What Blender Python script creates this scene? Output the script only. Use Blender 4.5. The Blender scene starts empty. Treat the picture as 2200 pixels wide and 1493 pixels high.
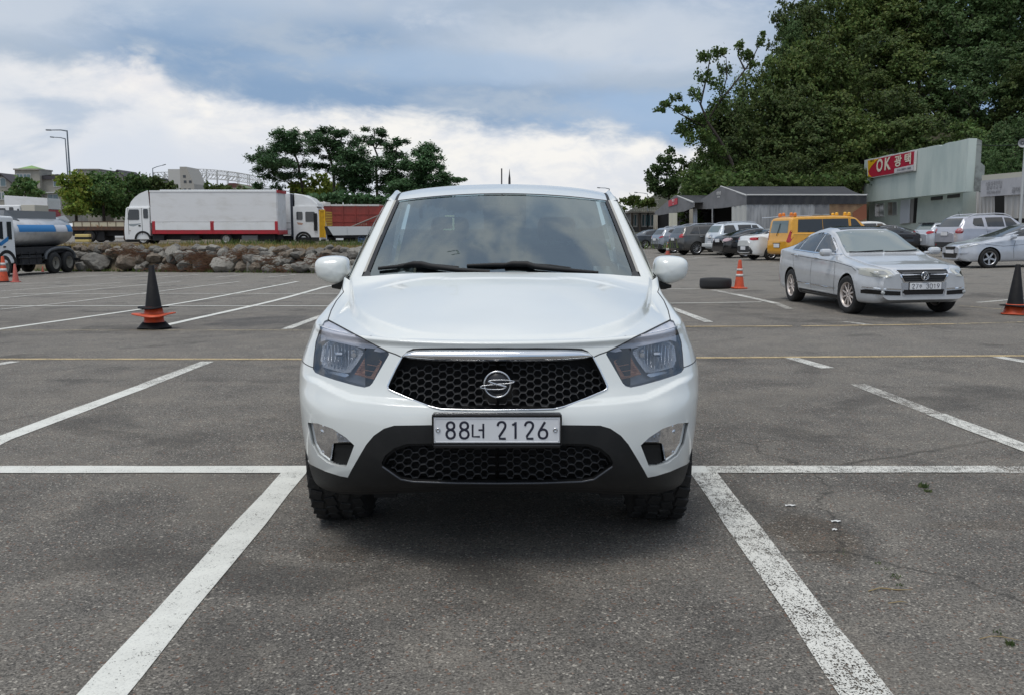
import bpy, bmesh, math, random
import numpy as np
from mathutils import Vector, Matrix, Euler
from mathutils.bvhtree import BVHTree
from mathutils.geometry import delaunay_2d_cdt

random.seed(7); RNG = np.random.default_rng(11)
PI = math.pi
scene = bpy.context.scene
COL = scene.collection

# ------------------------------------------------------------------ camera
CAMZ = 1.47
PITCH = math.atan(256.5 / 2000.0)
cam_d = bpy.data.cameras.new('camera')
cam_d.sensor_fit = 'HORIZONTAL'; cam_d.sensor_width = 36.0; cam_d.lens = 36.0 * 2000 / 2200
cam_d.clip_start = 0.05; cam_d.clip_end = 4000
cam = bpy.data.objects.new('camera', cam_d)
cam.location = (0, 0, CAMZ); cam.rotation_euler = (PI / 2 - PITCH, 0, 0)
COL.objects.link(cam); scene.camera = cam

# ------------------------------------------------------------------ light
scene.view_settings.view_transform = 'Standard'
scene.view_settings.look = 'None'
scene.view_settings.gamma = 1.0
scene.view_settings.exposure = 0.30
scene.render.film_transparent = False
scene.cycles.max_bounces = 8
scene.cycles.transparent_max_bounces = 12
scene.cycles.use_denoising = True
SUN_EL, SUN_AZ = math.radians(69), math.radians(-145)      # az measured from +Y towards +X
sd = bpy.data.lights.new('sun', 'SUN'); sd.energy = 1.25; sd.angle = math.radians(26); sd.color = (1.0, 0.96, 0.9)
so = bpy.data.objects.new('sun', sd); COL.objects.link(so)
sv = Vector((math.sin(SUN_AZ) * math.cos(SUN_EL), math.cos(SUN_AZ) * math.cos(SUN_EL), math.sin(SUN_EL)))
so.rotation_euler = sv.to_track_quat('Z', 'Y').to_euler(); so.location = (0, 0, 40)


class NT:
    """tiny helper to write node graphs as expressions"""
    def __init__(s, tree): s.t = tree; s.n = tree.nodes; s.l = tree.links
    def put(s, sock, v):
        if v is None: return
        if hasattr(v, 'is_output') or isinstance(v, bpy.types.NodeSocket): s.l.new(v, sock)
        else:
            try: sock.default_value = v
            except Exception: sock.default_value = (*v, 1.0)
    def node(s, typ, **kw):
        n = s.n.new(typ)
        for k, v in kw.items(): setattr(n, k, v)
        return n
    def m(s, op, a, b=None, c=None, clamp=False):
        n = s.n.new('ShaderNodeMath'); n.operation = op; n.use_clamp = clamp
        for i, v in enumerate((a, b, c)): s.put(n.inputs[i], v)
        return n.outputs[0]
    def mr(s, v, a, b, c=0.0, d=1.0, smooth=True):
        n = s.n.new('ShaderNodeMapRange'); n.clamp = True
        if smooth: n.interpolation_type = 'SMOOTHSTEP'
        for i, x in enumerate((v, a, b, c, d)): s.put(n.inputs[i], x)
        return n.outputs[0]
    def mix(s, f, a, b, mode='MIX'):
        n = s.n.new('ShaderNodeMix'); n.data_type = 'RGBA'; n.blend_type = mode
        s.put(n.inputs[0], f); s.put(n.inputs[6], a); s.put(n.inputs[7], b)
        return n.outputs[2]
    def noise(s, vec, scale, detail=4, rough=.55, dist=0.0, dim='3D'):
        n = s.n.new('ShaderNodeTexNoise'); n.noise_dimensions = dim
        if vec is not None: s.put(n.inputs['Vector'], vec)
        s.put(n.inputs['Scale'], scale); s.put(n.inputs['Detail'], detail)
        s.put(n.inputs['Roughness'], rough); s.put(n.inputs['Distortion'], dist)
        return n.outputs[0]
    def vm(s, op, a, b=None):
        n = s.n.new('ShaderNodeVectorMath'); n.operation = op
        s.put(n.inputs[0], a)
        if b is not None: s.put(n.inputs[1], b)
        return n.outputs[0]
    def xyz(s, v):
        n = s.n.new('ShaderNodeSeparateXYZ'); s.put(n.inputs[0], v); return n.outputs
    def cxyz(s, x, y, z):
        n = s.n.new('ShaderNodeCombineXYZ')
        for i, v in enumerate((x, y, z)): s.put(n.inputs[i], v)
        return n.outputs[0]


# ------------------------------------------------------------------ sky (clouds live in directions, on the whole dome)
def make_world():
    w = bpy.data.worlds.new('World'); scene.world = w; w.use_nodes = True
    t = NT(w.node_tree); t.n.clear()
    out = t.node('ShaderNodeOutputWorld'); bg = t.node('ShaderNodeBackground')
    t.l.new(bg.outputs[0], out.inputs[0])
    sky = t.node('ShaderNodeTexSky', sky_type='NISHITA', sun_disc=False, sun_elevation=SUN_EL, sun_rotation=SUN_AZ)
    sky.air_density = 1.2; sky.dust_density = 1.5; sky.ozone_density = 1.5
    d = t.node('ShaderNodeTexCoord').outputs['Generated']
    x, y, z = t.xyz(d)
    az = t.m('ARCTAN2', x, y)                                   # 0 = north (+Y)
    el = t.m('ARCTANGENT', t.m('DIVIDE', z, t.m('MAXIMUM', t.m('SQRT', t.m('ADD', t.m('MULTIPLY', x, x), t.m('MULTIPLY', y, y))), 1e-4)))
    q = t.cxyz(az, t.m('MULTIPLY', el, 2.2), 0.0)               # stretched cloud space
    n1 = t.noise(q, 3.0, 7, .56, .25)
    n2 = t.noise(t.vm('ADD', q, (7.3, 1.1, 4.0)), 7.0, 7, .58, .35)
    n3 = t.noise(t.vm('ADD', q, (2.1, 5.7, 9.0)), 2.0, 5, .5, .15)
    n4 = t.noise(t.vm('ADD', q, (1.3, 4.1, 2.0)), 24.0, 5, .6, .4)
    b1 = t.m('SUBTRACT', n1, .5); b2 = t.m('SUBTRACT', n2, .5); b4 = t.m('SUBTRACT', n4, .5)
    # cumulus bank: everything under an edge that slopes down to the right
    edge = t.m('SUBTRACT', .111, t.m('MULTIPLY', az, .09))
    da_ = t.m('DIVIDE', t.m('ADD', az, .385), .055); edge = t.m('ADD', edge, t.m('MULTIPLY', t.mr(t.m('MULTIPLY', da_, da_), 1.0, 0.0), .022))
    e2 = t.m('ADD', t.m('ADD', edge, t.m('MULTIPLY', b1, .03)), t.m('ADD', t.m('MULTIPLY', b2, .055), t.m('MULTIPLY', b4, .022)))
    low = t.mr(t.m('SUBTRACT', e2, el), -.006, .020)
    lowsoft = t.mr(t.m('SUBTRACT', e2, el), -.02, .10)
    # the left part of the bank breaks up
    leftb = t.mr(t.m('ADD', az, t.m('MULTIPLY', b2, .30)), -.47, -.38)
    inside = t.mr(t.m('ADD', t.m('SUBTRACT', e2, el), t.m('MULTIPLY', b1, .10)), .035, .105)   # greyer, bluer belly
    cum = t.mix(inside, (7.7, 7.55, 7.3, 1), (5.6, 6.0, 6.7, 1))
    cum = t.mix(t.mr(t.m('ADD', n2, t.m('MULTIPLY', b4, .5)), .36, .62), t.mix(.75, cum, (5.6, 5.95, 6.6, 1)), cum)
    pinkn = t.mr(n3, .5, .68)
    cum = t.mix(t.m('MULTIPLY', pinkn, .5), cum, (7.4, 7.0, 6.9, 1))
    # upper deck: blue grey with pale patches
    blue = (2.05, 3.05, 4.55, 1); grey = (3.4, 4.1, 5.05, 1); pale = (5.4, 5.8, 6.35, 1)
    deck = t.mr(t.m('ADD', n1, t.m('ADD', t.m('MULTIPLY', b2, .55), t.m('MULTIPLY', b4, .18))), .40, .60)
    up = t.mix(deck, blue, grey)
    # pale patch right of centre and another toward the upper left
    def blob(a0, e0, ra, re):
        da = t.m('DIVIDE', t.m('SUBTRACT', az, a0), ra); de = t.m('DIVIDE', t.m('SUBTRACT', el, e0), re)
        r = t.m('SQRT', t.m('ADD', t.m('MULTIPLY', da, da), t.m('MULTIPLY', de, de)))
        r = t.m('ADD', r, t.m('ADD', t.m('MULTIPLY', b1, 1.6), t.m('ADD', t.m('MULTIPLY', b2, 1.6), t.m('MULTIPLY', b4, .5))))
        return t.mr(r, 1.1, .35)
    up = t.mix(t.m('MULTIPLY', blob(.10, .190, .22, .05), .75), up, pale)
    up = t.mix(t.m('MULTIPLY', blob(-.20, .235, .20, .035), .45), up, pale)
    up = t.mix(t.m('MULTIPLY', blob(-.52, .215, .16, .07), .75), up, pale)
    up = t.mix(t.m('MULTIPLY', blob(-.06, .165, .20, .022), .7), up, (3.3, 4.3, 5.7, 1))
    up = t.mix(t.m('MULTIPLY', blob(.16, .118, .16, .030), .85), up, (3.0, 4.1, 5.7, 1))
    up = t.mix(t.m('MULTIPLY', blob(-.30, .215, .12, .035), .5), up, (3.7, 4.5, 5.6, 1))
    hi = t.mr(el, .35, .7)                                       # overhead: broken bright cloud
    over = t.mix(t.mr(n3, .40, .60), (3.9, 4.6, 5.8, 1), (7.0, 7.1, 7.3, 1))
    up = t.mix(hi, up, over)
    lefty = t.mix(t.mr(t.m('ADD', n2, b1), .38, .62), (4.2, 4.85, 5.8, 1), (6.2, 6.4, 6.75, 1))
    cumx = t.mix(leftb, lefty, cum)
    cl = t.mix(low, up, cumx)
    hz = t.mr(el, .035, -.005)
    cl = t.mix(t.m('MULTIPLY', hz, .55), cl, (6.9, 6.95, 7.1, 1))
    cover = t.mr(n1, .30, .42)                                   # thin places show the blue behind
    col = t.mix(t.m('ADD', t.m('MULTIPLY', cover, .12), .86), sky.outputs[0], cl)
    t.l.new(col, bg.inputs[0]); bg.inputs[1].default_value = 0.1
make_world()


# ------------------------------------------------------------------ picture <-> place
CP, SP = math.cos(PITCH), math.sin(PITCH)
def rdir(u, v):
    a = (u - 1100) / 2000.0; b = (746.5 - v) / 2000.0
    return Vector((a, CP + b * SP, -SP + b * CP))
def at(u, v, d):
    r = rdir(u, v); k = d / r.y
    return Vector((r.x * k, d, CAMZ + r.z * k))
def gz(x, y):
    w = min(max((y - 6.0) / 18.0, 0), 1); w = w * w * (3 - 2 * w)
    xx = min(max(x, -34), 24); yy = min(max(y, 0), 60)
    return w * (.022 * xx - .0058 * yy)
def gp(u, v):
    r = rdir(u, v); lo, hi = .5, 300.0
    for _ in range(60):
        m = .5 * (lo + hi); k = m / r.y
        if CAMZ + r.z * k > gz(r.x * k, m): lo = m
        else: hi = m
    k = lo / r.y
    return Vector((r.x * k, lo, gz(r.x * k, lo)))


# ------------------------------------------------------------------ materials
MATS = {}
def mat(name, col, rough=.5, metal=0.0, coat=0.0, var=None, bump=None, spec=None, isl=None, emit=None, alpha=None, ior=None, coord='Object'):
    if name in MATS: return MATS[name]
    m = bpy.data.materials.new(name); m.use_nodes = True; MATS[name] = m
    t = NT(m.node_tree); b = t.n['Principled BSDF']
    c = (*col, 1.0)
    b.inputs['Base Color'].default_value = c; b.inputs['Roughness'].default_value = rough
    b.inputs['Metallic'].default_value = metal
    if coat: b.inputs['Coat Weight'].default_value = coat; b.inputs['Coat Roughness'].default_value = .03
    if spec is not None: b.inputs['Specular IOR Level'].default_value = spec
    if ior: b.inputs['IOR'].default_value = ior
    if alpha is not None: b.inputs['Alpha'].default_value = alpha
    vec = t.node('ShaderNodeTexCoord').outputs[coord]
    colsock = None
    if var:                                    # (scale, other colour, low, high [, stretch])
        v = vec
        if len(var) > 4: v = t.vm('MULTIPLY', vec, var[4])
        f = t.mr(t.noise(v, var[0], 6, .6), var[2], var[3])
        colsock = t.mix(f, c, (*var[1], 1))
    if isl:                                    # per leaf / per clump spread of value and hue
        g = t.node('ShaderNodeNewGeometry').outputs['Random Per Island']
        oi = t.node('ShaderNodeObjectInfo').outputs['Random']
        hs = t.node('ShaderNodeHueSaturation')
        t.put(hs.inputs['Hue'], t.m('ADD', .5 - isl[0] * .45, t.m('MULTIPLY', t.m('FRACT', t.m('MULTIPLY', t.m('ADD', g, oi), 7.31)), isl[0])))
        t.put(hs.inputs['Value'], t.m('ADD', 1 - isl[1] * .5, t.m('MULTIPLY', t.m('ADD', t.m('MULTIPLY', g, .7), t.m('MULTIPLY', oi, .3)), isl[1])))
        t.put(hs.inputs['Color'], colsock if colsock is not None else c); colsock = hs.outputs[0]
    if colsock is not None: t.l.new(colsock, b.inputs['Base Color'])
    if bump:
        bn = t.node('ShaderNodeBump'); bn.inputs['Strength'].default_value = bump[1]; bn.inputs['Distance'].default_value = .02
        v = vec
        if len(bump) > 2: v = t.vm('MULTIPLY', vec, bump[2])
        t.l.new(t.noise(v, bump[0], 5, .6), bn.inputs['Height']); t.l.new(bn.outputs[0], b.inputs['Normal'])
    if isl:
        trn = t.node('ShaderNodeBsdfTranslucent'); t.l.new(colsock, trn.inputs[0]); ms = t.node('ShaderNodeMixShader'); ms.inputs[0].default_value = .32
        t.l.new(b.outputs[0], ms.inputs[1]); t.l.new(trn.outputs[0], ms.inputs[2]); t.l.new(ms.outputs[0], t.n['Material Output'].inputs[0])
    if emit: b.inputs['Emission Color'].default_value = (*emit[0], 1); b.inputs['Emission Strength'].default_value = emit[1]
    return m

def glass(name, tint, refl=.25, rough=.01, gc=(.97, .98, 1.0)):
    """window pane: tinted see-through sheet with a strong mirror sheen"""
    if name in MATS: return MATS[name]
    m = bpy.data.materials.new(name); m.use_nodes = True; MATS[name] = m
    t = NT(m.node_tree); t.n.clear()
    out = t.node('ShaderNodeOutputMaterial'); tr = t.node('ShaderNodeBsdfTransparent'); gl = t.node('ShaderNodeBsdfGlossy')
    tr.inputs[0].default_value = (*tint, 1); gl.inputs[0].default_value = (*gc, 1); gl.inputs['Roughness'].default_value = rough
    fr = t.node('ShaderNodeFresnel'); fr.inputs[0].default_value = 1.5
    f = t.m('ADD', fr.outputs[0], refl, clamp=True)
    mx = t.node('ShaderNodeMixShader'); t.l.new(f, mx.inputs[0]); t.l.new(tr.outputs[0], mx.inputs[1]); t.l.new(gl.outputs[0], mx.inputs[2])
    t.l.new(mx.outputs[0], out.inputs[0])
    return m

# ------------------------------------------------------------------ mesh helpers
def tag(o, label=None, cat=None, group=None, kind=None):
    if label: o['label'] = label
    if cat: o['category'] = cat
    if group: o['group'] = group
    if kind: o['kind'] = kind
    return o
def empty(name, loc=(0, 0, 0), rz=0.0, label=None, cat=None, group=None):
    o = bpy.data.objects.new(name, None); COL.objects.link(o); o.empty_display_size = .2
    o.location = loc; o.rotation_euler = (0, 0, rz)
    return tag(o, label, cat, group)
def kids(o): return [c for c in bpy.data.objects if c.parent == o]
def copy_tree(o, parent=None):
    c = o.copy(); COL.objects.link(c); c.parent = parent
    for ch in kids(o): copy_tree(ch, c)
    return c
def mesh_from(name, V, F, mats, smooth=True, mi=None, normals=None, sharp=None):
    me = bpy.data.meshes.new(name)
    me.from_pydata([tuple(map(float, v)) for v in V], [], [tuple(int(i) for i in f) for f in F])
    for m in (mats if isinstance(mats, (list, tuple)) else [mats]): me.materials.append(m)
    if mi is not None: me.polygons.foreach_set('material_index', np.asarray(mi, dtype=np.int32))
    if smooth: me.polygons.foreach_set('use_smooth', np.ones(len(me.polygons), dtype=bool))
    if sharp is not None: me.set_sharp_from_angle(angle=math.radians(sharp))
    if normals is not None: me.normals_split_custom_set_from_vertices([tuple(map(float, n)) for n in normals])
    me.update()
    return me
def link(name, me, parent=None, loc=None, rot=None):
    o = bpy.data.objects.new(name, me); COL.objects.link(o); o.parent = parent
    if loc is not None: o.location = loc
    if rot is not None: o.rotation_euler = rot
    return o

class MB:
    def __init__(s): s.V = []; s.F = []; s.S = []; s.MI = []; s.mi = 0
    def add(s, V, F, smooth=False):
        n = len(s.V); s.V += [tuple(v) for v in V]; s.F += [tuple(i + n for i in f) for f in F]
        s.S += [smooth] * len(F); s.MI += [s.mi] * len(F); return s
    def box(s, c, d, R=None, bev=0.0):
        x, y, z = d[0] / 2, d[1] / 2, d[2] / 2
        if bev > 0:
            bm = bmesh.new(); bmesh.ops.create_cube(bm, size=1.0)
            for v in bm.verts: v.co = Vector((v.co.x * d[0], v.co.y * d[1], v.co.z * d[2]))
            bmesh.ops.bevel(bm, geom=list(bm.edges), offset=min(bev, .45 * min(d)), segments=2, affect='EDGES', profile=.5)
            bm.verts.ensure_lookup_table(); V = [v.co.copy() for v in bm.verts]; F = [[v.index for v in f.verts] for f in bm.faces]; bm.free()
        else:
            V = [Vector(p) for p in ((-x, -y, -z), (x, -y, -z), (x, y, -z), (-x, y, -z), (-x, -y, z), (x, -y, z), (x, y, z), (-x, y, z))]
            F = [(0, 3, 2, 1), (4, 5, 6, 7), (0, 1, 5, 4), (1, 2, 6, 5), (2, 3, 7, 6), (3, 0, 4, 7)]
        c = Vector(c)
        if R is not None: V = [R @ v for v in V]
        return s.add([v + c for v in V], F, False)
    def b2(s, a, b, bev=0.0):
        return s.box([(a[i] + b[i]) / 2 for i in range(3)], [abs(b[i] - a[i]) for i in range(3)], None, bev)
    def cyl(s, p0, p1, r0, r1=None, n=12, caps=True):
        if r1 is None: r1 = r0
        p0 = Vector(p0); p1 = Vector(p1); z = (p1 - p0).normalized(); a = z.orthogonal().normalized(); b = z.cross(a)
        V = []
        for p, r in ((p0, r0), (p1, r1)):
            for i in range(n):
                t = 2 * PI * i / n; V.append(p + a * (r * math.cos(t)) + b * (r * math.sin(t)))
        s.add(V, [(i, (i + 1) % n, n + (i + 1) % n, n + i) for i in range(n)], True)
        if caps: s.add(V[:n], [tuple(range(n))[::-1]]); s.add(V[n:], [tuple(range(n))])
        return s
    def tube(s, pts, r, n=8, sq=1.0, up=None, closed=False):
        """tube along a polyline; r number or list; sq squashes along up"""
        P = [Vector(p) for p in pts]; N = len(P)
        if N < 2: return s
        R = r if isinstance(r, (list, tuple)) else [r] * N
        V = []; ref = None
        for i in range(N):
            if closed: tg = P[(i + 1) % N] - P[i - 1]
            else: tg = P[min(i + 1, N - 1)] - P[max(i - 1, 0)]
            if tg.length < 1e-9: tg = Vector((0, 0, 1))
            tg.normalize()
            if up is not None:
                b = Vector(up); b = (b - tg * b.dot(tg))
                if b.length < 1e-6: b = tg.orthogonal()
                b.normalize()
            else:
                if ref is None: ref = tg.orthogonal()
                b = ref - tg * ref.dot(tg)
                if b.length < 1e-6: b = tg.orthogonal()
                b.normalize(); ref = b
            a = tg.cross(b)
            for k in range(n):
                t = 2 * PI * k / n
                V.append(P[i] + a * (R[i] * math.cos(t)) + b * (R[i] * sq * math.sin(t)))
        F = []
        M = N if closed else N - 1
        for i in range(M):
            j = (i + 1) % N
            F += [(i * n + k, i * n + (k + 1) % n, j * n + (k + 1) % n, j * n + k) for k in range(n)]
        s.add(V, F, True)
        if not closed: s.add(V[:n], [tuple(range(n))[::-1]]); s.add(V[-n:], [tuple(range(n))])
        return s
    def lathe(s, prof, n=32, M=None, close=False):
        M = M or Matrix()
        V = []
        for r, z in prof:
            for i in range(n):
                t = 2 * PI * i / n; V.append(M @ Vector((r * math.cos(t), r * math.sin(t), z)))
        F = []
        K = len(prof)
        for j in range(K if close else K - 1):
            jj = (j + 1) % K
            F += [(j * n + i, j * n + (i + 1) % n, jj * n + (i + 1) % n, jj * n + i) for i in range(n)]
        return s.add(V, F, True)
    def prism(s, poly, d, M=None):
        """poly in XY extruded to z = d, placed with M"""
        M = M or Matrix(); n = len(poly)
        V = [M @ Vector((p[0], p[1], 0)) for p in poly] + [M @ Vector((p[0], p[1], d)) for p in poly]
        return s.add(V, [tuple(range(n))[::-1], tuple(range(n, 2 * n))] + [(i, (i + 1) % n, n + (i + 1) % n, n + i) for i in range(n)])
    def grid(s, f, na, nb, smooth=True, closeb=False):
        V = [f(i / na, j / nb) for i in range(na + 1) for j in range(nb + 1)]
        F = [(i * (nb + 1) + j, i * (nb + 1) + j + 1, (i + 1) * (nb + 1) + j + 1, (i + 1) * (nb + 1) + j) for i in range(na) for j in range(nb)]
        return s.add(V, F, smooth)
    def xf(s, M): s.V = [tuple(M @ Vector(v)) for v in s.V]; return s
    def mirror(s):
        n = len(s.V); s.V += [(-v[0], v[1], v[2]) for v in s.V]; s.F += [tuple(i + n for i in f)[::-1] for f in s.F]; s.S += s.S; s.MI += s.MI; return s
    def mesh(s, name, m):
        me = bpy.data.meshes.new(name); me.from_pydata(s.V, [], s.F)
        for x in (m if isinstance(m, (list, tuple)) else [m]): me.materials.append(x)
        me.polygons.foreach_set('use_smooth', np.array(s.S, dtype=bool)); me.polygons.foreach_set('material_index', np.array(s.MI, dtype=np.int32)); me.update()
        return me
    def build(s, name, m, parent=None, loc=None, rot=None, bevel=0.0):
        o = link(name, s.mesh(name, m), parent, loc, rot)
        if bevel:
            b = o.modifiers.new('bevel', 'BEVEL'); b.width = bevel; b.segments = 2; b.limit_method = 'ANGLE'; b.angle_limit = math.radians(40)
        return o

def inpoly(P, poly):
    P = np.asarray(P, float); poly = np.asarray(poly, float)
    x, y = P[:, 0], P[:, 1]; r = np.zeros(len(P), bool); n = len(poly); j = n - 1
    for i in range(n):
        xi, yi = poly[i]; xj, yj = poly[j]
        if yi != yj:
            c = ((yi > y) != (yj > y)) & (x < (xj - xi) * (y - yi) / (yj - yi) + xi); r ^= c
        j = i
    return r
def dens(poly, step, closed=True):
    out = []; n = len(poly)
    for i in range(n if closed else n - 1):
        a = np.array(poly[i], float); b = np.array(poly[(i + 1) % n], float); L = np.linalg.norm(b - a); k = max(1, int(math.ceil(L / step)))
        out += [a + (b - a) * q / k for q in range(k)]
    if not closed: out.append(np.array(poly[-1], float))
    return np.array(out)
def smoothpoly(poly, it=1, closed=True):
    """corner cutting"""
    P = [np.array(p, float) for p in poly]
    for _ in range(it):
        Q = []; n = len(P)
        if not closed: Q.append(P[0])
        for i in range(n if closed else n - 1):
            a, b = P[i], P[(i + 1) % n]; Q += [a * .75 + b * .25, a * .25 + b * .75]
        if not closed: Q.append(P[-1])
        P = Q
    return P
def cdt(polys, grid_pts, closed=None):
    V = []; E = []
    for k, p in enumerate(polys):
        n0 = len(V); V += [Vector((float(a[0]), float(a[1]))) for a in p]; n = len(p)
        c = True if closed is None else closed[k]
        E += [(n0 + i, n0 + (i + 1) % n) for i in range(n if c else n - 1)]
    V += [Vector((float(a[0]), float(a[1]))) for a in grid_pts]
    r = delaunay_2d_cdt(V, E, [], 0, 1e-6)
    vv = np.array([(v.x, v.y) for v in r[0]]); ff = np.array([f for f in r[2] if len(f) == 3], int)
    return vv, ff
def patch2d(outer, holes, step):
    """triangulated flat region with inner grid points (2-D)"""
    outer = dens(outer, step); holes = [dens(h, step) for h in holes]
    lo = outer.min(0); hi = outer.max(0)
    gx = np.arange(lo[0] + step / 2, hi[0], step); gy = np.arange(lo[1] + step / 2, hi[1], step)
    G = np.array([(a, b) for a in gx for b in gy]) if len(gx) and len(gy) else np.zeros((0, 2))
    if len(G):
        k = inpoly(G, outer)
        for h in holes: k &= ~inpoly(G, h)
        G = G[k]
        allp = np.concatenate([outer] + holes)
        if len(G): G = G[[np.min(np.sum((allp - g) ** 2, 1)) > (.4 * step) ** 2 for g in G]]
    V, F = cdt([outer] + holes, G)
    C = V[F].mean(1); k = inpoly(C, outer)
    for h in holes: k &= ~inpoly(C, h)
    return V, F[k]
def text_mesh(body, size, M, depth=.004, align='CENTER', sx=1.0, bold=0.0):
    c = bpy.data.curves.new('lettering', 'FONT'); c.body = body; c.size = size; c.align_x = align; c.align_y = 'CENTER'; c.extrude = depth / 2; c.offset = bold
    o = bpy.data.objects.new('lettering', c); COL.objects.link(o)
    dg = bpy.context.evaluated_depsgraph_get(); dg.update()
    me = bpy.data.meshes.new_from_object(o.evaluated_get(dg))
    V = [M @ Vector((v.co.x * sx, v.co.y, v.co.z)) for v in me.vertices]; F = [tuple(p.vertices) for p in me.polygons]
    bpy.data.objects.remove(o); bpy.data.meshes.remove(me); bpy.data.curves.remove(c)
    return V, F
# strokes for number plates (unit cell: width .6, height 1)
GLY = {
 '0': [[(.3, 0), (.1, .05), (.03, .25), (.03, .75), (.1, .95), (.3, 1), (.5, .95), (.57, .75), (.57, .25), (.5, .05), (.3, 0)]],
 '1': [[(.1, .82), (.26, .88), (.34, 1), (.34, 0)]],
 '2': [[(.05, .76), (.08, .9), (.2, 1), (.4, 1), (.53, .9), (.55, .74), (.48, .58), (.05, .0), (.57, .0)]],
 '3': [[(.05, .85), (.15, .98), (.32, 1), (.5, .93), (.53, .76), (.45, .58), (.25, .54)], [(.25, .54), (.47, .48), (.57, .3), (.53, .1), (.35, 0), (.15, .02), (.03, .15)]],
 '6': [[(.42, 1), (.1, .48), (.03, .28), (.1, .07), (.3, 0), (.5, .07), (.57, .28), (.5, .5), (.3, .57), (.14, .5)]],
 '7': [[(.03, 1), (.57, 1), (.22, 0)]],
 '8': [[(.3, .54), (.12, .6), (.06, .77), (.12, .93), (.3, 1), (.48, .93), (.54, .77), (.48, .6), (.3, .54)], [(.3, .54), (.1, .46), (.03, .27), (.1, .07), (.3, 0), (.5, .07), (.57, .27), (.5, .46), (.3, .54)]],
 '9': [[(.18, 0), (.5, .52), (.57, .72), (.5, .93), (.3, 1), (.1, .93), (.03, .72), (.1, .5), (.3, .43), (.46, .5)]],
 'neo': [[(.0, .88), (.0, .1), (.42, .1)], [(.34, .52), (.62, .52)], [(.62, .92), (.62, .0)]],
 'ju': [[(.02, .88), (.58, .88)], [(.3, .88), (.06, .56)], [(.3, .88), (.54, .56)], [(.0, .4), (.6, .4)], [(.3, .4), (.3, .02)]],
}
def glyph(mb, key, x, z, h, w, y, r, M=None):
    M = M or Matrix()
    for st in GLY[key]:
        P = st
        if len(st) > 4: P = [tuple(p) for p in smoothpoly(st, 1, False)]
        mb.tube([M @ Vector((x + p[0] / .6 * w, y, z + p[1] * h)) for p in P], r, 8, .45, up=(M.to_3x3() @ Vector((0, 1, 0))))
# ================================================================== the white pickup in front
HO = Vector((-.062, 3.80, 0))
M_white = mat('pearl_white_paint', (.76, .785, .76), .28, coat=1.0, var=(3, (.735, .76, .735), .35, .7))
M_blk = mat('black_grained_plastic', (.010, .0105, .011), .55, bump=(420, .12), var=(9, (.017, .017, .017), .35, .75), spec=.35)
M_gloss = mat('gloss_black', (.008, .008, .009), .18)
M_dark = mat('dark_void', (.006, .006, .006), .8)
M_seam = mat('panel_gap', (.035, .036, .036), .7)
M_chrome = mat('chrome', (.80, .82, .85), .07, metal=1.0)
M_satin = mat('satin_metal', (.62, .63, .65), .25, metal=1.0)
M_rub = mat('tyre_rubber', (.014, .014, .014), .75, var=(14, (.05, .047, .043), .5, .8), bump=(60, .25))
M_alloy = mat('silver_alloy', (.55, .56, .58), .32, metal=.9)
M_plate = mat('white_plate', (.76, .77, .79), .35, var=(6, (.70, .71, .72), .4, .7))
M_ink = mat('dark_plate_ink', (.012, .013, .03), .4)
M_amber = mat('amber_reflector', (.62, .30, .17), .25, metal=.15)
M_refl = mat('lamp_reflector', (.85, .87, .90), .25, metal=.25, bump=(30, .5, (3.5, 1, .35)))
M_bezel = mat('lamp_bezel', (.33, .335, .35), .35)
M_lens = glass('clear_lens', (.94, .95, .97), .07, .02)
M_wind = glass('tinted_windscreen', (.30, .42, .46), .20, .012, (.82, .94, .97))
M_side = glass('tinted_side_glass', (.10, .11, .115), .10, .015)
M_seat = mat('grey_seat_cloth', (.09, .095, .10), .9)
M_cabin = mat('dark_cabin_trim', (.05, .052, .055), .8)
M_beige = mat('beige_moulding', (.42, .41, .37), .5)

ROWS = np.array([  # y0, z0, W, zend, n
 (.20, .332, .90, .215, 2.8), (.085, .362, .935, .262, 2.8), (.03, .412, .955, .378, 2.85), (.005, .49, .968, .51, 2.85),
 (.000, .60, .978, .62, 2.8), (.010, .68, .985, .70, 2.8), (.033, .74, .987, .76, 2.75), (.058, .80, .985, .82, 2.7),
 (.080, .87, .965, .89, 2.7), (.098, .93, .942, .95, 2.7), (.112, .965, .928, .995, 2.7), (.135, .985, .918, 1.02, 2.7),
 (.190, 1.003, .912, 1.035, 2.7), (.35, 1.042, .907, 1.05, 2.7), (.55, 1.085, .904, 1.068, 2.7), (.80, 1.138, .900, 1.088, 2.7),
 (1.02, 1.182, .893, 1.11, 2.9), (1.20, 1.212, .886, 1.145, 3.2), (1.30, 1.224, .880, 1.197, 3.6)])
YEND = 1.50; MM = 5.0
def rows_at(t):
    K = len(ROWS) - 1; f = np.clip(np.asarray(t, float), 0, 1) * K; i = np.minimum(f.astype(int), K - 1); u = (f - i)[:, None]
    p0 = ROWS[np.maximum(i - 1, 0)]; p1 = ROWS[i]; p2 = ROWS[i + 1]; p3 = ROWS[np.minimum(i + 2, K)]
    return .5 * (2 * p1 + (p2 - p0) * u + (2 * p0 - 5 * p1 + 4 * p2 - p3) * u ** 2 + (3 * p1 - p0 - 3 * p2 + p3) * u ** 3)
def sstep(x): x = np.clip(x, 0, 1); return x * x * (3 - 2 * x)
_yx = np.linspace(0, 1, 401); _yy = np.interp(_yx, [0, .20, .32, .43, .58, .70, .765, .80, 1.0], [.20, .205, .225, .29, .47, .72, 1.0, 1.25, 2.2])
_pd = np.pad(_yy, 20, mode='edge'); _yy = np.array([_pd[i:i + 41].mean() for i in range(401)])
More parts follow.
